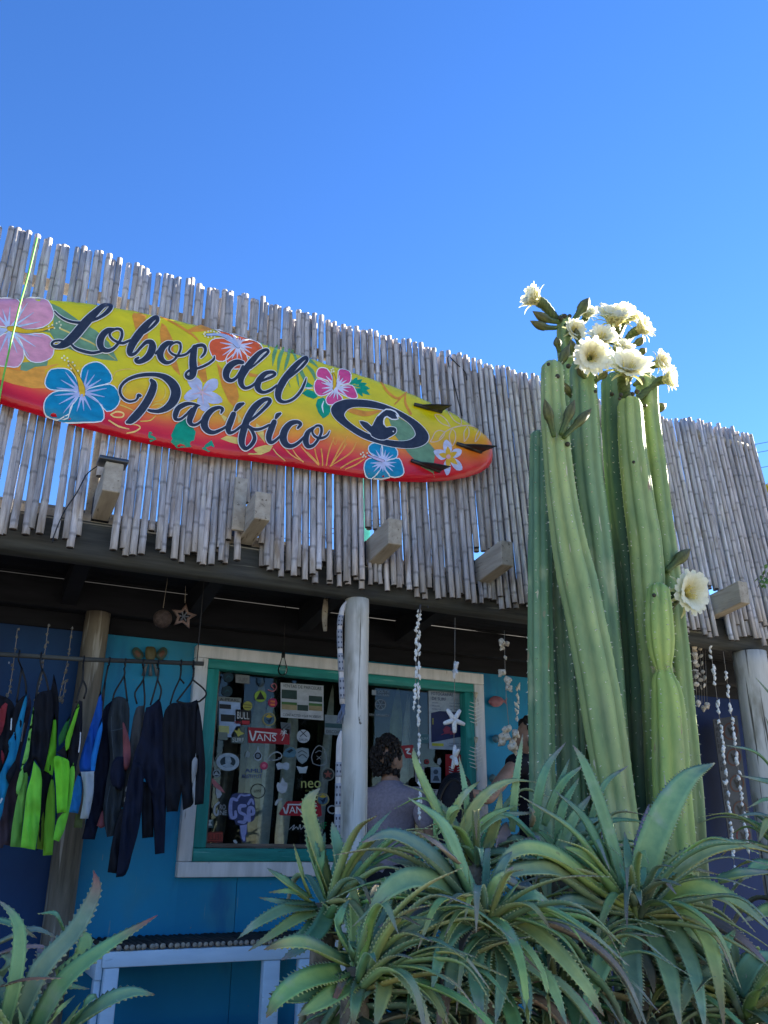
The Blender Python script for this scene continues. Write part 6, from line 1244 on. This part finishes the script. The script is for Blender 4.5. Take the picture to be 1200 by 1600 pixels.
for x_, y_, r, Y in ((857, 569, 3, CY - .09), (871, 588, 4, CY - .08), (888, 572, 4, CY + .02), (882, 494, 4, CY + .3), (890, 494, 3.5, CY + .3), (876, 497, 4, CY + .3), (956, 616, 3.5, CY + .1), (970, 617, 3.5, CY - .06), (968, 623, 3, CY - .06), (995, 612, 4, CY + .02), (988, 616, 4, CY), (887, 694, 4, CY - .09), (969, 688, 3, CY + .1), (990, 722, 2.6, CY - .06), (1022, 930, 3.4, CY - .16), (1000, 658, 3.4, CY + .06), (930, 612, 3, CY + .02), (1008, 634, 3, CY + .04)):
    mb = MB(); q = P(x_, y_, Y); mb.ball(q, r * mpp(q), 9, 7, 0, (.05, .045, .03)); part('flower_scar', mb, M['tube'], cactus, pig=True)

# ------------------------------------------------------------------ aloes
def leaf(plant, pts3, W0, hint, col, tip, tipat=.75, thick=.20, teeth=True, chan=.26, twist=0.0, n=18):
    L = [V(p) for p in smooth([tuple(p) for p in pts3], max(3, n // (len(pts3) - 1)))]; m = len(L)
    mb = MB(); vs, cs = [], []; rings = []
    us = (-1, -.55, 0, .55, 1, .55, 0, -.55); prev = None
    for i, p in enumerate(L):
        u = i / (m - 1); t = (L[min(i + 1, m - 1)] - L[max(i - 1, 0)]).normalized()
        nn = hint - t * hint.dot(t)
        if nn.length < .15: nn = (prev or V((0, 0, 1))) - t * (prev or V((0, 0, 1))).dot(t)
        nn.normalize()
        if prev is not None: nn = (nn * .5 + prev * .5); nn = (nn - t * nn.dot(t)).normalized()
        prev = nn.copy(); sd4 = t.cross(nn)
        if twist: ca, sa = math.cos(twist * u), math.sin(twist * u); nn, sd4 = nn * ca + sd4 * sa, sd4 * ca - nn * sa
        w = W0 * .5 * max(.02, (1 - u ** 2.5)) ** .85 * (.80 + .20 * min(1, u / .18)); w *= 1 + .05 * noise.noise(V((p.x * 9, p.z * 9, p.y * 4)))
        h_t, h_b = w * chan * 2 * (1 - .55 * u), w * (thick * 2 + chan * 2) * (1 - .35 * u)
        rings.append((p, sd4, nn, w, t))
        fx = max(0, min(1, (u - tipat) / max(.02, 1 - tipat))); g = .93 + .22 * u + .10 * noise.noise(V((p.x * 6, p.y * 6, p.z * 6)))
        for j, k in enumerate(us):
            d = -h_t * (1 - k * k) if j < 5 else -h_b * (1 - k * k) - w * .06
            vs.append(p + sd4 * (w * k) + nn * d)
            e = 1.35 if abs(k) == 1 else 1.0; b = .85 if j >= 5 else 1.0
            c0 = [x * g * e * b for x in col]; cs.append(tuple(lerp(a, c, fx * (1 if abs(k) < 1 else 1)) for a, c in zip(c0, tip)))
    fs = [(i * 8 + k, i * 8 + (k + 1) % 8, (i + 1) * 8 + (k + 1) % 8, (i + 1) * 8 + k) for i in range(m - 1) for k in range(8)]
    fs += [tuple(reversed(range(8))), tuple((m - 1) * 8 + k for k in range(8))]
    mb.add(vs, fs, 0, cs)
    if teeth:
        acc = 0; nx = .012
        for i in range(1, m - 1):
            a, b = rings[i], rings[i + 1]; seg = (b[0] - a[0]).length; k = 0
            while nx < acc + seg:
                f_ = (nx - acc) / seg
                for sg in (-1, 1):
                    w = lerp(a[3], b[3], f_); e = (a[0] + a[1] * a[3] * sg).lerp(b[0] + b[1] * b[3] * sg, f_); hh = min(.0085, w * .30); sd5 = a[1] * sg
                    u = i / (m - 1); cl = tuple(lerp(x, y, .5) for x, y in zip([c * 1.3 for c in col], (.52, .50, .30)))
                    mb.add([e - a[4] * .0055, e + a[4] * .0055, e - a[2] * .004 - sd5 * .001, e + sd5 * hh + a[4] * hh * .45], [(0, 1, 3), (1, 2, 3), (2, 0, 3)], 0, cl)
                nx += R.uniform(.013, .020)
            acc += seg
    return part('leaf', mb, M['leaf'], plant, pig=True)
G_A, G_B, G_C = (.25, .36, .17), (.18, .29, .15), (.36, .43, .15)
GREY, PINK, BRN, TAN = (.20, .22, .16), (.34, .22, .20), (.24, .13, .075), (.36, .27, .18)
UPV = V((0, -.62, .78)).normalized()
def plant(label, c, Y, leaves, skirt=0, sk_len=(.30, .48), sk_w=(.035, .062), core=0, tone=1.0, spread=(-180, 180), depth=.12):
    C = P(c[0], c[1], Y); t = thing('aloe_plant', label, 'aloe', V((C.x, C.y, GZ)), 'aloes in front of the shop')
    mb = MB(); mb.tube([V((C.x + .03, C.y + .10, GZ)), V((C.x + .01, C.y + .06, GZ + .25)), V((C.x, C.y + .02, max(GZ + .3, C.z - .10))), C + V((0, .02, -.01))], [.05, .045, .04, .028], 10); part('stem', mb, M['stem'], t)
    for L in leaves:
        px, w = L[0], L[1]; opt = L[2] if len(L) > 2 else {}
        (bx, by), (tx_, ty_) = px[0], px[-1]
        ln = math.hypot(tx_ - bx, ty_ - by); dn = (ty_ - by) / max(ln, 1)
        dy = opt.get('dy', (-.10 - .22 * max(0, dn) + .16 * max(0, -dn)) * min(1.4, ln / 160))
        y0 = Y + opt.get('y0', 0); acc = [0]
        for a, b in zip(px, px[1:]): acc.append(acc[-1] + math.hypot(b[0] - a[0], b[1] - a[1]))
        pts = [P(x_, y_, y0 + dy * (d_ / acc[-1]) ** 1.15 - opt.get('arch', .05) * math.sin(math.pi * d_ / acc[-1])) for (x_, y_), d_ in zip(px, acc)]
        col = [x * tone * R.uniform(.88, 1.12) for x in opt.get('c', R.choice((G_A, G_A, G_B, G_C)))]
        leaf(t, pts, w * mpp(pts[0]) * .95, opt.get('h', (UPV + V((0, -.35 * max(0, dn), 0)) + V((0, 0, 0))).normalized()), col, opt.get('tip', R.choice((GREY, PINK, BRN, TAN))), opt.get('ta', R.uniform(.55, .88)), twist=opt.get('tw', R.uniform(-.3, .3)))
    for k in range(core):                       # short leaves of the heart
        a = R.uniform(0, 6.28); d = V((math.cos(a), math.sin(a), 0)); l = R.uniform(.10, .2); b = C + d * .012
        leaf(t, [b, b + d * l * .25 + UPV * l * .4, b + d * l * .45 + UPV * l * .85], R.uniform(.018, .03), (-d + V((0, 0, .3))).normalized(), [x * tone for x in G_A], G_C, .9, n=12)
    for k in range(int(skirt * 1.9)):            # further leaves of the rosette, between the largest ones
        a = math.radians(R.uniform(*spread)); el = R.uniform(-.1, 1.0); d = V((math.cos(a), math.sin(a), 0)); l = R.uniform(.28, .50); b = C + d * .02 - V((0, 0, R.uniform(0, .06)))
        q1 = b + (d * math.cos(el) + V((0, 0, math.sin(el)))) * l * .4; e2 = el - R.uniform(.15, .6); q2 = q1 + (d * math.cos(e2) + V((0, 0, math.sin(e2)))) * l * .35; e3 = e2 - R.uniform(.2, .9); q3 = q2 + (d * math.cos(e3) + V((0, 0, math.sin(e3)))) * l * .35
        cc_ = R.choice((G_A, G_B, G_C, G_C)); leaf(t, [b, q1, q2, q3], R.uniform(.022, .038), V((0, 0, 1)) - d * .35, [x * tone * R.uniform(.75, 1.1) for x in cc_], R.choice((BRN, PINK, TAN, PINK)), R.uniform(.42, .88), twist=R.uniform(-.5, .5))
    for k in range(skirt):                      # older leaves drooping round the stem
        a = math.radians(R.uniform(*spread)); d = V((math.cos(a), math.sin(a), 0)); l = R.uniform(*sk_len); hgt = R.uniform(.02, .34); b = V((C.x, C.y + .02, C.z - hgt)) + d * .03
        rise = R.uniform(-.25, .45) - hgt * .8; dr = R.uniform(.25, .95)
        p1_, p2_ = b + d * l * .45 + V((0, 0, rise * l * .45)), b + d * l * .85 + V((0, 0, (rise - dr) * l * .7)); p3_ = b + d * l * R.uniform(.95, 1.1) + V((0, 0, (rise - dr * 1.9) * l))
        old = R.random()
        col = (G_B if old < .42 else (G_A if old < .64 else ((.22, .18, .11) if old < .84 else TAN)))
        leaf(t, [b, p1_, p2_, p3_], R.uniform(*sk_w) * (1 - hgt * .6), V((0, -.1, 1)) + d * .25, [x * tone * R.uniform(.7, 1.0) for x in col], R.choice((BRN, PINK, TAN, GREY)), R.uniform(.5, .88), twist=R.uniform(-.6, .6))
    return t
plant('largest aloe rosette at the right, its spread crown low before the tall cactus', (993, 1408), 2.62, [
 ([(978, 1400), (962, 1330), (936, 1250), (912, 1190), (895, 1164)], 32, dict(tip=PINK, ta=.75, c=G_B)), ([(1000, 1402), (1018, 1320), (1048, 1252), (1080, 1210), (1117, 1192)], 50, dict(tip=GREY, ta=.7, c=G_A, tw=0)), ([(990, 1395), (1000, 1330), (1014, 1256)], 30, dict(c=(.27, .24, .24), tip=PINK, ta=.5, dy=.22, y0=.06)),
 ([(984, 1404), (950, 1340), (912, 1275), (868, 1236)], 30, dict(c=G_B)), ([(978, 1410), (940, 1345), (890, 1290), (811, 1242)], 26, dict(c=G_A)), ([(982, 1412), (950, 1365), (915, 1335), (880, 1322)], 40, dict(tip=PINK, ta=.95)), ([(985, 1414), (930, 1375), (880, 1338), (833, 1323), (797, 1334), (770, 1372)], 38, dict(c=G_C, tip=GREY)), ([(986, 1418), (930, 1392), (880, 1360), (845, 1354), (795, 1364), (762, 1402)], 40, dict(c=G_A)),
 ([(988, 1420), (935, 1410), (890, 1405), (850, 1425)], 34, dict(c=G_B)), ([(1008, 1404), (1050, 1358), (1105, 1325), (1160, 1318), (1215, 1334)], 40, dict(c=G_C, tip=PINK, dy=-.2)), ([(1004, 1404), (1036, 1366), (1070, 1355), (1124, 1366)], 26, dict(c=G_B, tip=BRN)), ([(1010, 1408), (1066, 1382), (1125, 1392), (1170, 1420), (1212, 1462)], 46, dict(c=G_C, tip=GREY, ta=.4)), ([(1008, 1414), (1062, 1414), (1102, 1458), (1120, 1520), (1132, 1610)], 42, dict(c=G_C, tip=BRN, ta=.6)),
 ([(1002, 1416), (1040, 1434), (1072, 1482), (1090, 1540), (1102, 1612)], 38, dict(c=G_A)), ([(996, 1418), (1022, 1455), (1042, 1505), (1052, 1550), (1064, 1612)], 42, dict(c=G_A)), ([(995, 1414), (982, 1384), (968, 1348)], 22, dict(c=G_B, dy=-.05)), ([(998, 1412), (1002, 1380), (1009, 1346)], 18, dict(c=G_B, dy=.02)), ([(993, 1404), (984, 1350), (976, 1300)], 22, dict(c=G_A, dy=.12)), ([(990, 1436), (958, 1452), (928, 1476)], 17, dict(c=(.16, .09, .06), tip=BRN, ta=.3)),
 ([(950, 1462), (996, 1486), (1016, 1515), (1022, 1552)], 28, dict(c=GREY, tip=TAN)), ([(1085, 1420), (1140, 1452), (1175, 1480), (1212, 1522)], 30, dict(c=(.22, .18, .15), tip=PINK, ta=.3)), ([(1122, 1496), (1158, 1535), (1182, 1570), (1200, 1612)], 30, dict(c=G_C, tip=PINK)), ([(1120, 1372), (1160, 1362), (1215, 1362)], 26, dict(c=G_A, tip=PINK, ta=.4)), ([(985, 1425), (955, 1470), (930, 1530), (905, 1600)], 36, dict(c=G_B)), ([(992, 1425), (985, 1480), (990, 1540), (1000, 1600)], 38, dict(c=G_B))], 26, core=3)
plant('broad aloe rosette in the middle with a pale leaf curling down at its front', (757, 1424), 2.45, [
 ([(752, 1412), (722, 1345), (690, 1282), (638, 1246)], 40, dict(c=G_A, tip=G_C)), ([(744, 1412), (706, 1362), (660, 1322), (612, 1302), (566, 1316)], 42, dict(c=G_B)), ([(742, 1424), (698, 1380), (645, 1370), (602, 1394), (574, 1432)], 44, dict(c=G_A)), ([(742, 1428), (696, 1424), (652, 1446), (602, 1472)], 32, dict(c=G_A)), ([(745, 1432), (710, 1450), (688, 1492), (674, 1548)], 30, dict(c=G_B)), ([(752, 1438), (732, 1470), (712, 1512), (696, 1558)], 44, dict(c=(.15, .22, .12), tip=GREY)),
 ([(762, 1446), (770, 1490), (758, 1535), (728, 1556), (700, 1554)], 34, dict(c=G_C)), ([(772, 1452), (786, 1500), (782, 1550), (774, 1600)], 26, dict(c=G_A)), ([(767, 1430), (815, 1492), (858, 1532), (886, 1602)], 30, dict(c=G_C)), ([(776, 1420), (842, 1458), (906, 1528), (944, 1588)], 32, dict(c=G_C, tip=BRN)), ([(767, 1416), (815, 1414), (866, 1460)], 26, dict(c=G_A)), ([(758, 1415), (780, 1378), (802, 1354)], 28, dict(c=G_C)), ([(764, 1418), (820, 1398), (850, 1405), (880, 1440)], 28, dict(c=G_B)),
 ([(718, 1345), (690, 1322), (652, 1298)], 17, dict(c=PINK, tip=BRN, ta=.5, y0=-.10)), ([(736, 1426), (680, 1424), (630, 1436), (592, 1448)], 34, dict(c=(.22, .21, .17), tip=PINK, y0=.06)), ([(744, 1404), (700, 1376), (655, 1352), (604, 1342)], 34, dict(c=(.23, .25, .18), tip=GREY, y0=.10)), ([(800, 1390), (820, 1384), (795, 1372), (778, 1364)], 34, dict(c=GREY, tip=TAN)), ([(765, 1410), (786, 1350), (800, 1330)], 18, dict(c=G_B, dy=.05)), ([(752, 1436), (742, 1480), (745, 1540), (752, 1600)], 36, dict(c=G_B)), ([(760, 1440), (800, 1490), (820, 1540), (826, 1604)], 32, dict(c=G_B))], 26, core=4)
plant('aloe rosette beside the porch post, its leaves reaching over the blue bench', (510, 1406), 2.78, [
 ([(520, 1392), (498, 1325), (482, 1268), (486, 1245), (500, 1231)], 30, dict(c=G_C)), ([(513, 1392), (492, 1335), (478, 1288)], 26, dict(c=G_B)), ([(487, 1404), (452, 1378), (417, 1356)], 22, dict(c=G_C)), ([(486, 1398), (472, 1362), (459, 1318)], 12, dict(c=G_C)), ([(497, 1414), (450, 1418), (405, 1440), (372, 1466)], 20, dict(c=G_A)), ([(500, 1418), (458, 1438), (388, 1486)], 20, dict(c=G_C)), ([(502, 1420), (474, 1460), (430, 1472)], 20, dict(c=G_B)), ([(514, 1402), (540, 1420), (566, 1450)], 42, dict(c=G_C, tip=TAN, ta=.9)),
 ([(536, 1378), (528, 1322), (519, 1284)], 26, dict(c=G_B)), ([(576, 1434), (566, 1376), (563, 1332), (585, 1295), (612, 1266)], 17, dict(c=G_B)), ([(512, 1400), (500, 1350), (508, 1300)], 20, dict(c=G_A)), ([(490, 1400), (455, 1392), (420, 1394)], 12, dict(c=G_C)), ([(495, 1412), (440, 1408), (404, 1402)], 12, dict(c=G_B)), ([(525, 1398), (560, 1356), (600, 1350)], 28, dict(c=G_B)), ([(520, 1410), (500, 1450), (470, 1480), (440, 1500)], 28, dict(c=G_B)), ([(545, 1394), (560, 1352), (600, 1312), (640, 1306)], 26, dict(c=(.2, .21, .13), tip=BRN))], 16, (.22, .32), core=3, spread=(-95, 95))
plant('aloe rosette low at the bottom centre with brown edged leaves', (560, 1506), 2.42, [
 ([(545, 1502), (490, 1474), (450, 1472), (412, 1484)], 28, dict(c=G_C, tip=BRN, ta=.55)), ([(540, 1514), (480, 1528), (440, 1555), (416, 1590)], 38, dict(c=G_C, tip=BRN, ta=.7)), ([(560, 1524), (512, 1558), (465, 1588)], 34, dict(c=G_C, tip=PINK, ta=.8)), ([(568, 1498), (570, 1465), (578, 1438)], 34, dict(c=G_C, tip=BRN, ta=.6)), ([(575, 1514), (600, 1532), (594, 1570), (586, 1606)], 30, dict(c=G_C)), ([(565, 1528), (556, 1565), (552, 1604)], 22, dict(c=G_A)), ([(550, 1488), (530, 1448), (534, 1424), (546, 1405)], 18, dict(c=G_A)), ([(584, 1510), (616, 1476), (650, 1466), (690, 1480)], 40, dict(c=G_A)),
 ([(605, 1560), (640, 1502), (665, 1486), (690, 1484)], 28, dict(c=G_B)), ([(556, 1496), (552, 1478), (566, 1472)], 22, dict(c=G_B)), ([(540, 1520), (530, 1545), (516, 1576)], 12, dict(c=BRN, tip=BRN)), ([(548, 1520), (500, 1550), (450, 1560), (420, 1552)], 24, dict(c=G_B)), ([(582, 1516), (640, 1530), (680, 1560), (700, 1600)], 34, dict(c=G_B))], 24, core=2, spread=(-110, 80))
plant('taller aloe behind the middle, thin upright leaves standing before the bag', (745, 1335), 2.98, [
 ([(716, 1318), (738, 1268), (764, 1236), (800, 1219), (842, 1222)], 20, dict(c=G_C)), ([(734, 1310), (728, 1240), (717, 1180)], 16, dict(c=G_A)), ([(800, 1300), (806, 1223), (817, 1146)], 15, dict(c=G_A)), ([(734, 1340), (696, 1282), (665, 1224), (650, 1190), (646, 1168)], 26, dict(c=G_C)), ([(697, 1295), (722, 1245), (750, 1220)], 13, dict(c=G_C)), ([(717, 1318), (764, 1275), (814, 1256)], 13, dict(c=G_C)), ([(722, 1328), (772, 1278), (842, 1269)], 17, dict(c=G_A)), ([(782, 1350), (788, 1310), (792, 1284)], 32, dict(c=(.36, .27, .25), tip=PINK, ta=.3)),
 ([(776, 1318), (806, 1308), (845, 1318)], 18, dict(c=(.2, .22, .15))), ([(700, 1320), (702, 1270), (722, 1262), (722, 1285)], 11, dict(c=G_C)), ([(690, 1330), (682, 1290), (690, 1250)], 16, dict(c=G_A)), ([(760, 1330), (776, 1280), (784, 1234)], 18, dict(c=G_C, tip=TAN)), ([(740, 1330), (700, 1322), (660, 1330)], 16, dict(c=G_B)), ([(750, 1330), (800, 1330), (860, 1350)], 22, dict(c=G_B))], 12, (.22, .34), (.025, .04))
plant('dark aloe in the shade at the foot of the left cactus stems', (880, 1345), 2.95, [
 ([(836, 1300), (842, 1240), (856, 1195), (884, 1160)], 17, dict(c=G_B)), ([(850, 1290), (868, 1240), (890, 1185)], 13, dict(c=G_B)), ([(854, 1275), (880, 1222), (912, 1195)], 14, dict(c=G_B)), ([(870, 1320), (880, 1260), (905, 1215)], 16, dict(c=G_B)), ([(870, 1340), (895, 1280), (925, 1240)], 20, dict(c=G_A, tip=PINK)), ([(872, 1345), (830, 1300), (800, 1275), (770, 1272)], 16, dict(c=G_B)), ([(920, 1290), (945, 1225), (982, 1196)], 11, dict(c=G_B)), ([(905, 1330), (950, 1285), (1000, 1283), (1006, 1300)], 11, dict(c=G_B)), ([(885, 1340), (910, 1290), (950, 1275)], 18, dict(c=G_B)), ([(830, 1290), (834, 1270), (824, 1255)], 10, dict(c=TAN)), ([(890, 1350), (930, 1320), (975, 1320)], 26, dict(c=G_B, tip=PINK)), ([(872, 1350), (850, 1322), (838, 1310), (800, 1318)], 20, dict(c=(.28, .2, .17), tip=PINK))], 14, (.22, .34), (.025, .045))
plant('big aloe at the lower left corner with long leaves rising to red tips', (60, 1640), 2.30, [
 ([(20, 1612), (62, 1516), (112, 1460), (138, 1418), (151, 1384), (146, 1360)], 34, dict(c=G_B, tip=(.32, .09, .08), ta=.55, tw=.1)), ([(50, 1612), (98, 1533), (163, 1480), (246, 1430)], 34, dict(c=G_B, tip=(.34, .07, .09), ta=.72, tw=.1)), ([(95, 1608), (160, 1566), (205, 1549), (242, 1554)], 30, dict(c=G_B, tip=BRN, ta=.85)), ([(4, 1612), (24, 1530), (31, 1460), (20, 1428), (-4, 1405)], 24, dict(c=G_A, tip=PINK, ta=.7)), ([(84, 1524), (126, 1492), (134, 1464), (124, 1454)], 28, dict(c=G_C, y0=.2)), ([(107, 1462), (88, 1428), (60, 1427)], 11, dict(c=G_B, y0=.25)), ([(102, 1474), (112, 1448), (122, 1424)], 9, dict(c=G_C, tip=BRN, y0=.25)), ([(-10, 1474), (30, 1456), (60, 1452), (95, 1468)], 15, dict(c=GREY, tip=BRN, y0=.2)),
 ([(-10, 1434), (22, 1444), (58, 1466)], 14, dict(c=G_B, tip=BRN, y0=.15)), ([(64, 1612), (92, 1578), (116, 1556)], 11, dict(c=G_C)), ([(-12, 1530), (10, 1500), (30, 1480)], 30, dict(c=G_A, y0=.2)), ([(-10, 1492), (20, 1482), (60, 1478), (80, 1484)], 10, dict(c=PINK, tip=PINK, y0=.22)), ([(0, 1540), (40, 1530), (100, 1528)], 8, dict(c=BRN, tip=BRN)), ([(110, 1600), (130, 1570), (150, 1556), (156, 1580)], 14, dict(c=G_B)), ([(60, 1530), (70, 1500), (60, 1480)], 34, dict(c=(.2, .16, .13), tip=PINK, y0=.25)), ([(40, 1600), (70, 1560), (100, 1540), (140, 1545)], 26, dict(c=G_B, y0=.1))], 14, (.22, .34), core=2, spread=(90, 265))
plant('small aloe peeping in at the right edge beside the round post', (1240, 1330), 3.05, [
 ([(1240, 1250), (1190, 1180), (1130, 1163)], 11, dict(c=G_B)), ([(1240, 1225), (1200, 1220), (1158, 1212)], 15, dict(c=G_B)), ([(1240, 1300), (1205, 1250), (1168, 1262)], 10, dict(c=G_B)), ([(1240, 1310), (1205, 1280), (1185, 1315)], 18, dict(c=G_A)), ([(1235, 1330), (1195, 1290), (1182, 1296)], 12, dict(c=G_B)), ([(1240, 1100), (1212, 1090), (1180, 1058)], 10, dict(c=G_B)), ([(1240, 1290), (1190, 1272), (1150, 1275)], 10, dict(c=GREY)), ([(1230, 1360), (1190, 1350), (1160, 1375)], 24, dict(c=G_B)), ([(1240, 1420), (1205, 1420), (1160, 1440)], 28, dict(c=G_C, tip=PINK)), ([(1240, 1190), (1210, 1150), (1196, 1120)], 9, dict(c=G_B))], 14, (.26, .38))
plant('aloe low in the bottom right corner under the largest rosette', (1160, 1560), 2.45, [([(1150, 1550), (1180, 1500), (1215, 1490)], 34, dict(c=G_B)), ([(1150, 1555), (1120, 1520), (1080, 1540), (1060, 1590)], 32, dict(c=G_A)), ([(1165, 1560), (1195, 1580), (1210, 1620)], 30, dict(c=G_C, tip=PINK)), ([(1155, 1550), (1130, 1490), (1150, 1450)], 26, dict(c=G_B))], 22)
plant('aloe low between the middle and right rosettes, half buried by them', (868, 1540), 2.62, [([(868, 1535), (840, 1500), (800, 1490), (770, 1510)], 32, dict(c=G_B)), ([(870, 1540), (900, 1500), (940, 1495), (970, 1520)], 34, dict(c=G_A)), ([(866, 1540), (860, 1580), (850, 1610)], 32, dict(c=G_B)), ([(866, 1545), (890, 1570), (900, 1610)], 28, dict(c=G_C)), ([(866, 1530), (846, 1480), (866, 1450)], 24, dict(c=G_B))], 26)
plant('aloe low between the bottom centre and middle rosettes', (660, 1560), 2.55, [([(660, 1555), (690, 1510), (725, 1500)], 28, dict(c=G_B)), ([(660, 1560), (630, 1530), (600, 1548)], 28, dict(c=G_B)), ([(660, 1566), (690, 1580), (705, 1612)], 26, dict(c=G_B))], 22)

# ------------------------------------------------------------------ beyond the right end
t = thing('flowering_bush', 'leafy bush with a yellow flower growing past the right end of the bamboo screen', 'bush', V((6.9, 6.2, GZ)))
bc = P(1222, 850, 6.2); mb = MB()
mb.tube([V((6.9, 6.2, GZ)), V((6.95, 6.2, 2.0)), bc], [.06, .05, .03], 8); part('trunk', mb, M['stem'], t)
mb = MB()
for k in range(1500):
    v = V((R.gauss(0, 1), R.gauss(0, 1), R.gauss(0, 1))).normalized() * R.uniform(0, 1) ** .4; q = bc + V((v.x * .55 + .22, v.y * .5, v.z * .66 - .14))
    d = V((R.gauss(0, 1), R.gauss(0, 1), R.gauss(0, .6))).normalized(); u = d.cross(V((0, 0, 1))).normalized(); l = R.uniform(.05, .10); c = R.uniform(.6, 1.4)
    mb.add([q, q + d * l * .5 + u * l * .32 + V((0, 0, .006)), q + d * l, q + d * l * .5 - u * l * .32 + V((0, 0, .006))], [(0, 1, 2), (0, 2, 3)], 0, (c, c, c * .9))
part('foliage', mb, M['bush'], t, pig=True, kind='stuff', flat=True)
q = P(1197, 764, 6.0); mb = MB()
for k in range(9): a = k * .698; d = V((math.cos(a), -.3, math.sin(a))); u = V((-math.sin(a), 0, math.cos(a))); mb.add([q, q + d * .04 + u * .018, q + d * .075, q + d * .04 - u * .018], [(0, 1, 2), (0, 2, 3)])
mb.ball(q, .018, 8, 6); part('flower', mb, paint(236, 200, 40), t)
t = thing('tree', 'round leafy tree standing beyond the right end of the shop', 'tree', V((8.3, 4.8, GZ)))  # out of view, added and sized to keep direct sun off the aloes
mb = MB(); mb.tube([V((8.3, 4.8, GZ)), V((8.25, 4.8, 1.6)), V((8.35, 4.75, 2.8)), V((8.3, 4.7, 4.2))], [.14, .11, .09, .03], 10)
for a in range(5): mb.tube([V((8.3, 4.78, 2.2 + a * .25)), V((8.3 + .5 * math.cos(a * 2.4), 4.78 + .5 * math.sin(a * 2.4), 2.9 + a * .3)), V((8.3 + 1.0 * math.cos(a * 2.4), 4.78 + 1.0 * math.sin(a * 2.4), 3.3 + a * .3))], [.05, .035, .015], 7)
part('trunk', mb, M['stem'], t)
mb = MB()
for k in range(8000):
    v = V((R.gauss(0, 1), R.gauss(0, 1), R.gauss(0, 1))).normalized() * R.uniform(.35, 1.0) ** .5; v *= 1 + .25 * noise.noise(v * 2.2)
    q = V((8.35 + v.x * 1.3, 4.0 + v.y * 2.2, 4.05 + v.z * 1.95)); d = V((R.gauss(0, 1), R.gauss(0, 1), R.gauss(0, .6))).normalized(); u = d.cross(V((0, 0, 1))).normalized(); l = R.uniform(.2, .34); c = R.uniform(.6, 1.4)
    mb.add([q, q + d * l * .5 + u * l * .34, q + d * l, q + d * l * .5 - u * l * .34], [(0, 1, 2), (0, 2, 3)], 0, (c, c, c * .9))
part('crown', mb, M['bush'], t, pig=True, kind='stuff', flat=True)
t = thing('creeper', 'small green creeper shoot poking through the canes above the right rafter end', 'plant', P(1190, 905, 4.02))
mb = MB(); mb.tube([P(1184, 918, 4.1), P(1190, 905, 4.0), P(1196, 893, 3.98)], .003, 6); part('stem', mb, M['stem'], t)
mb = MB()
for k in range(16):
    q = P(R.uniform(1184, 1203), R.uniform(888, 916), 4.0); d = V((R.gauss(0, 1), R.gauss(0, .5), R.gauss(0, 1))).normalized(); u = d.cross(V((0, -1, .2))).normalized(); l = R.uniform(.03, .05)
    mb.add([q, q + d * l * .5 + u * l * .35, q + d * l, q + d * l * .5 - u * l * .35], [(0, 1, 2), (0, 2, 3)], 0, (1.1, 1.2, 1))
part('leaves', mb, M['bush'], t, pig=True, kind='stuff', flat=True)
for k, ((a, b), (c, d)) in enumerate((((1150, 700), (1260, 678)), ((1150, 713), (1260, 692)), ((1150, 738), (1260, 716)))):
    A, B = P(a, b, 22), P(c, d, 22); mb = MB(); A2 = A + (A - B) * 6; B2 = B + (B - A) * 6
    mb.tube([A2, A, A.lerp(B, .5) - V((0, 0, .02)), B, B2], .012, 5)
    solo('power_line', mb, M['wire'], ('highest', 'middle', 'lowest')[k] + ' of three power lines crossing the sky at the right edge', 'power line', group='power lines behind the shop')
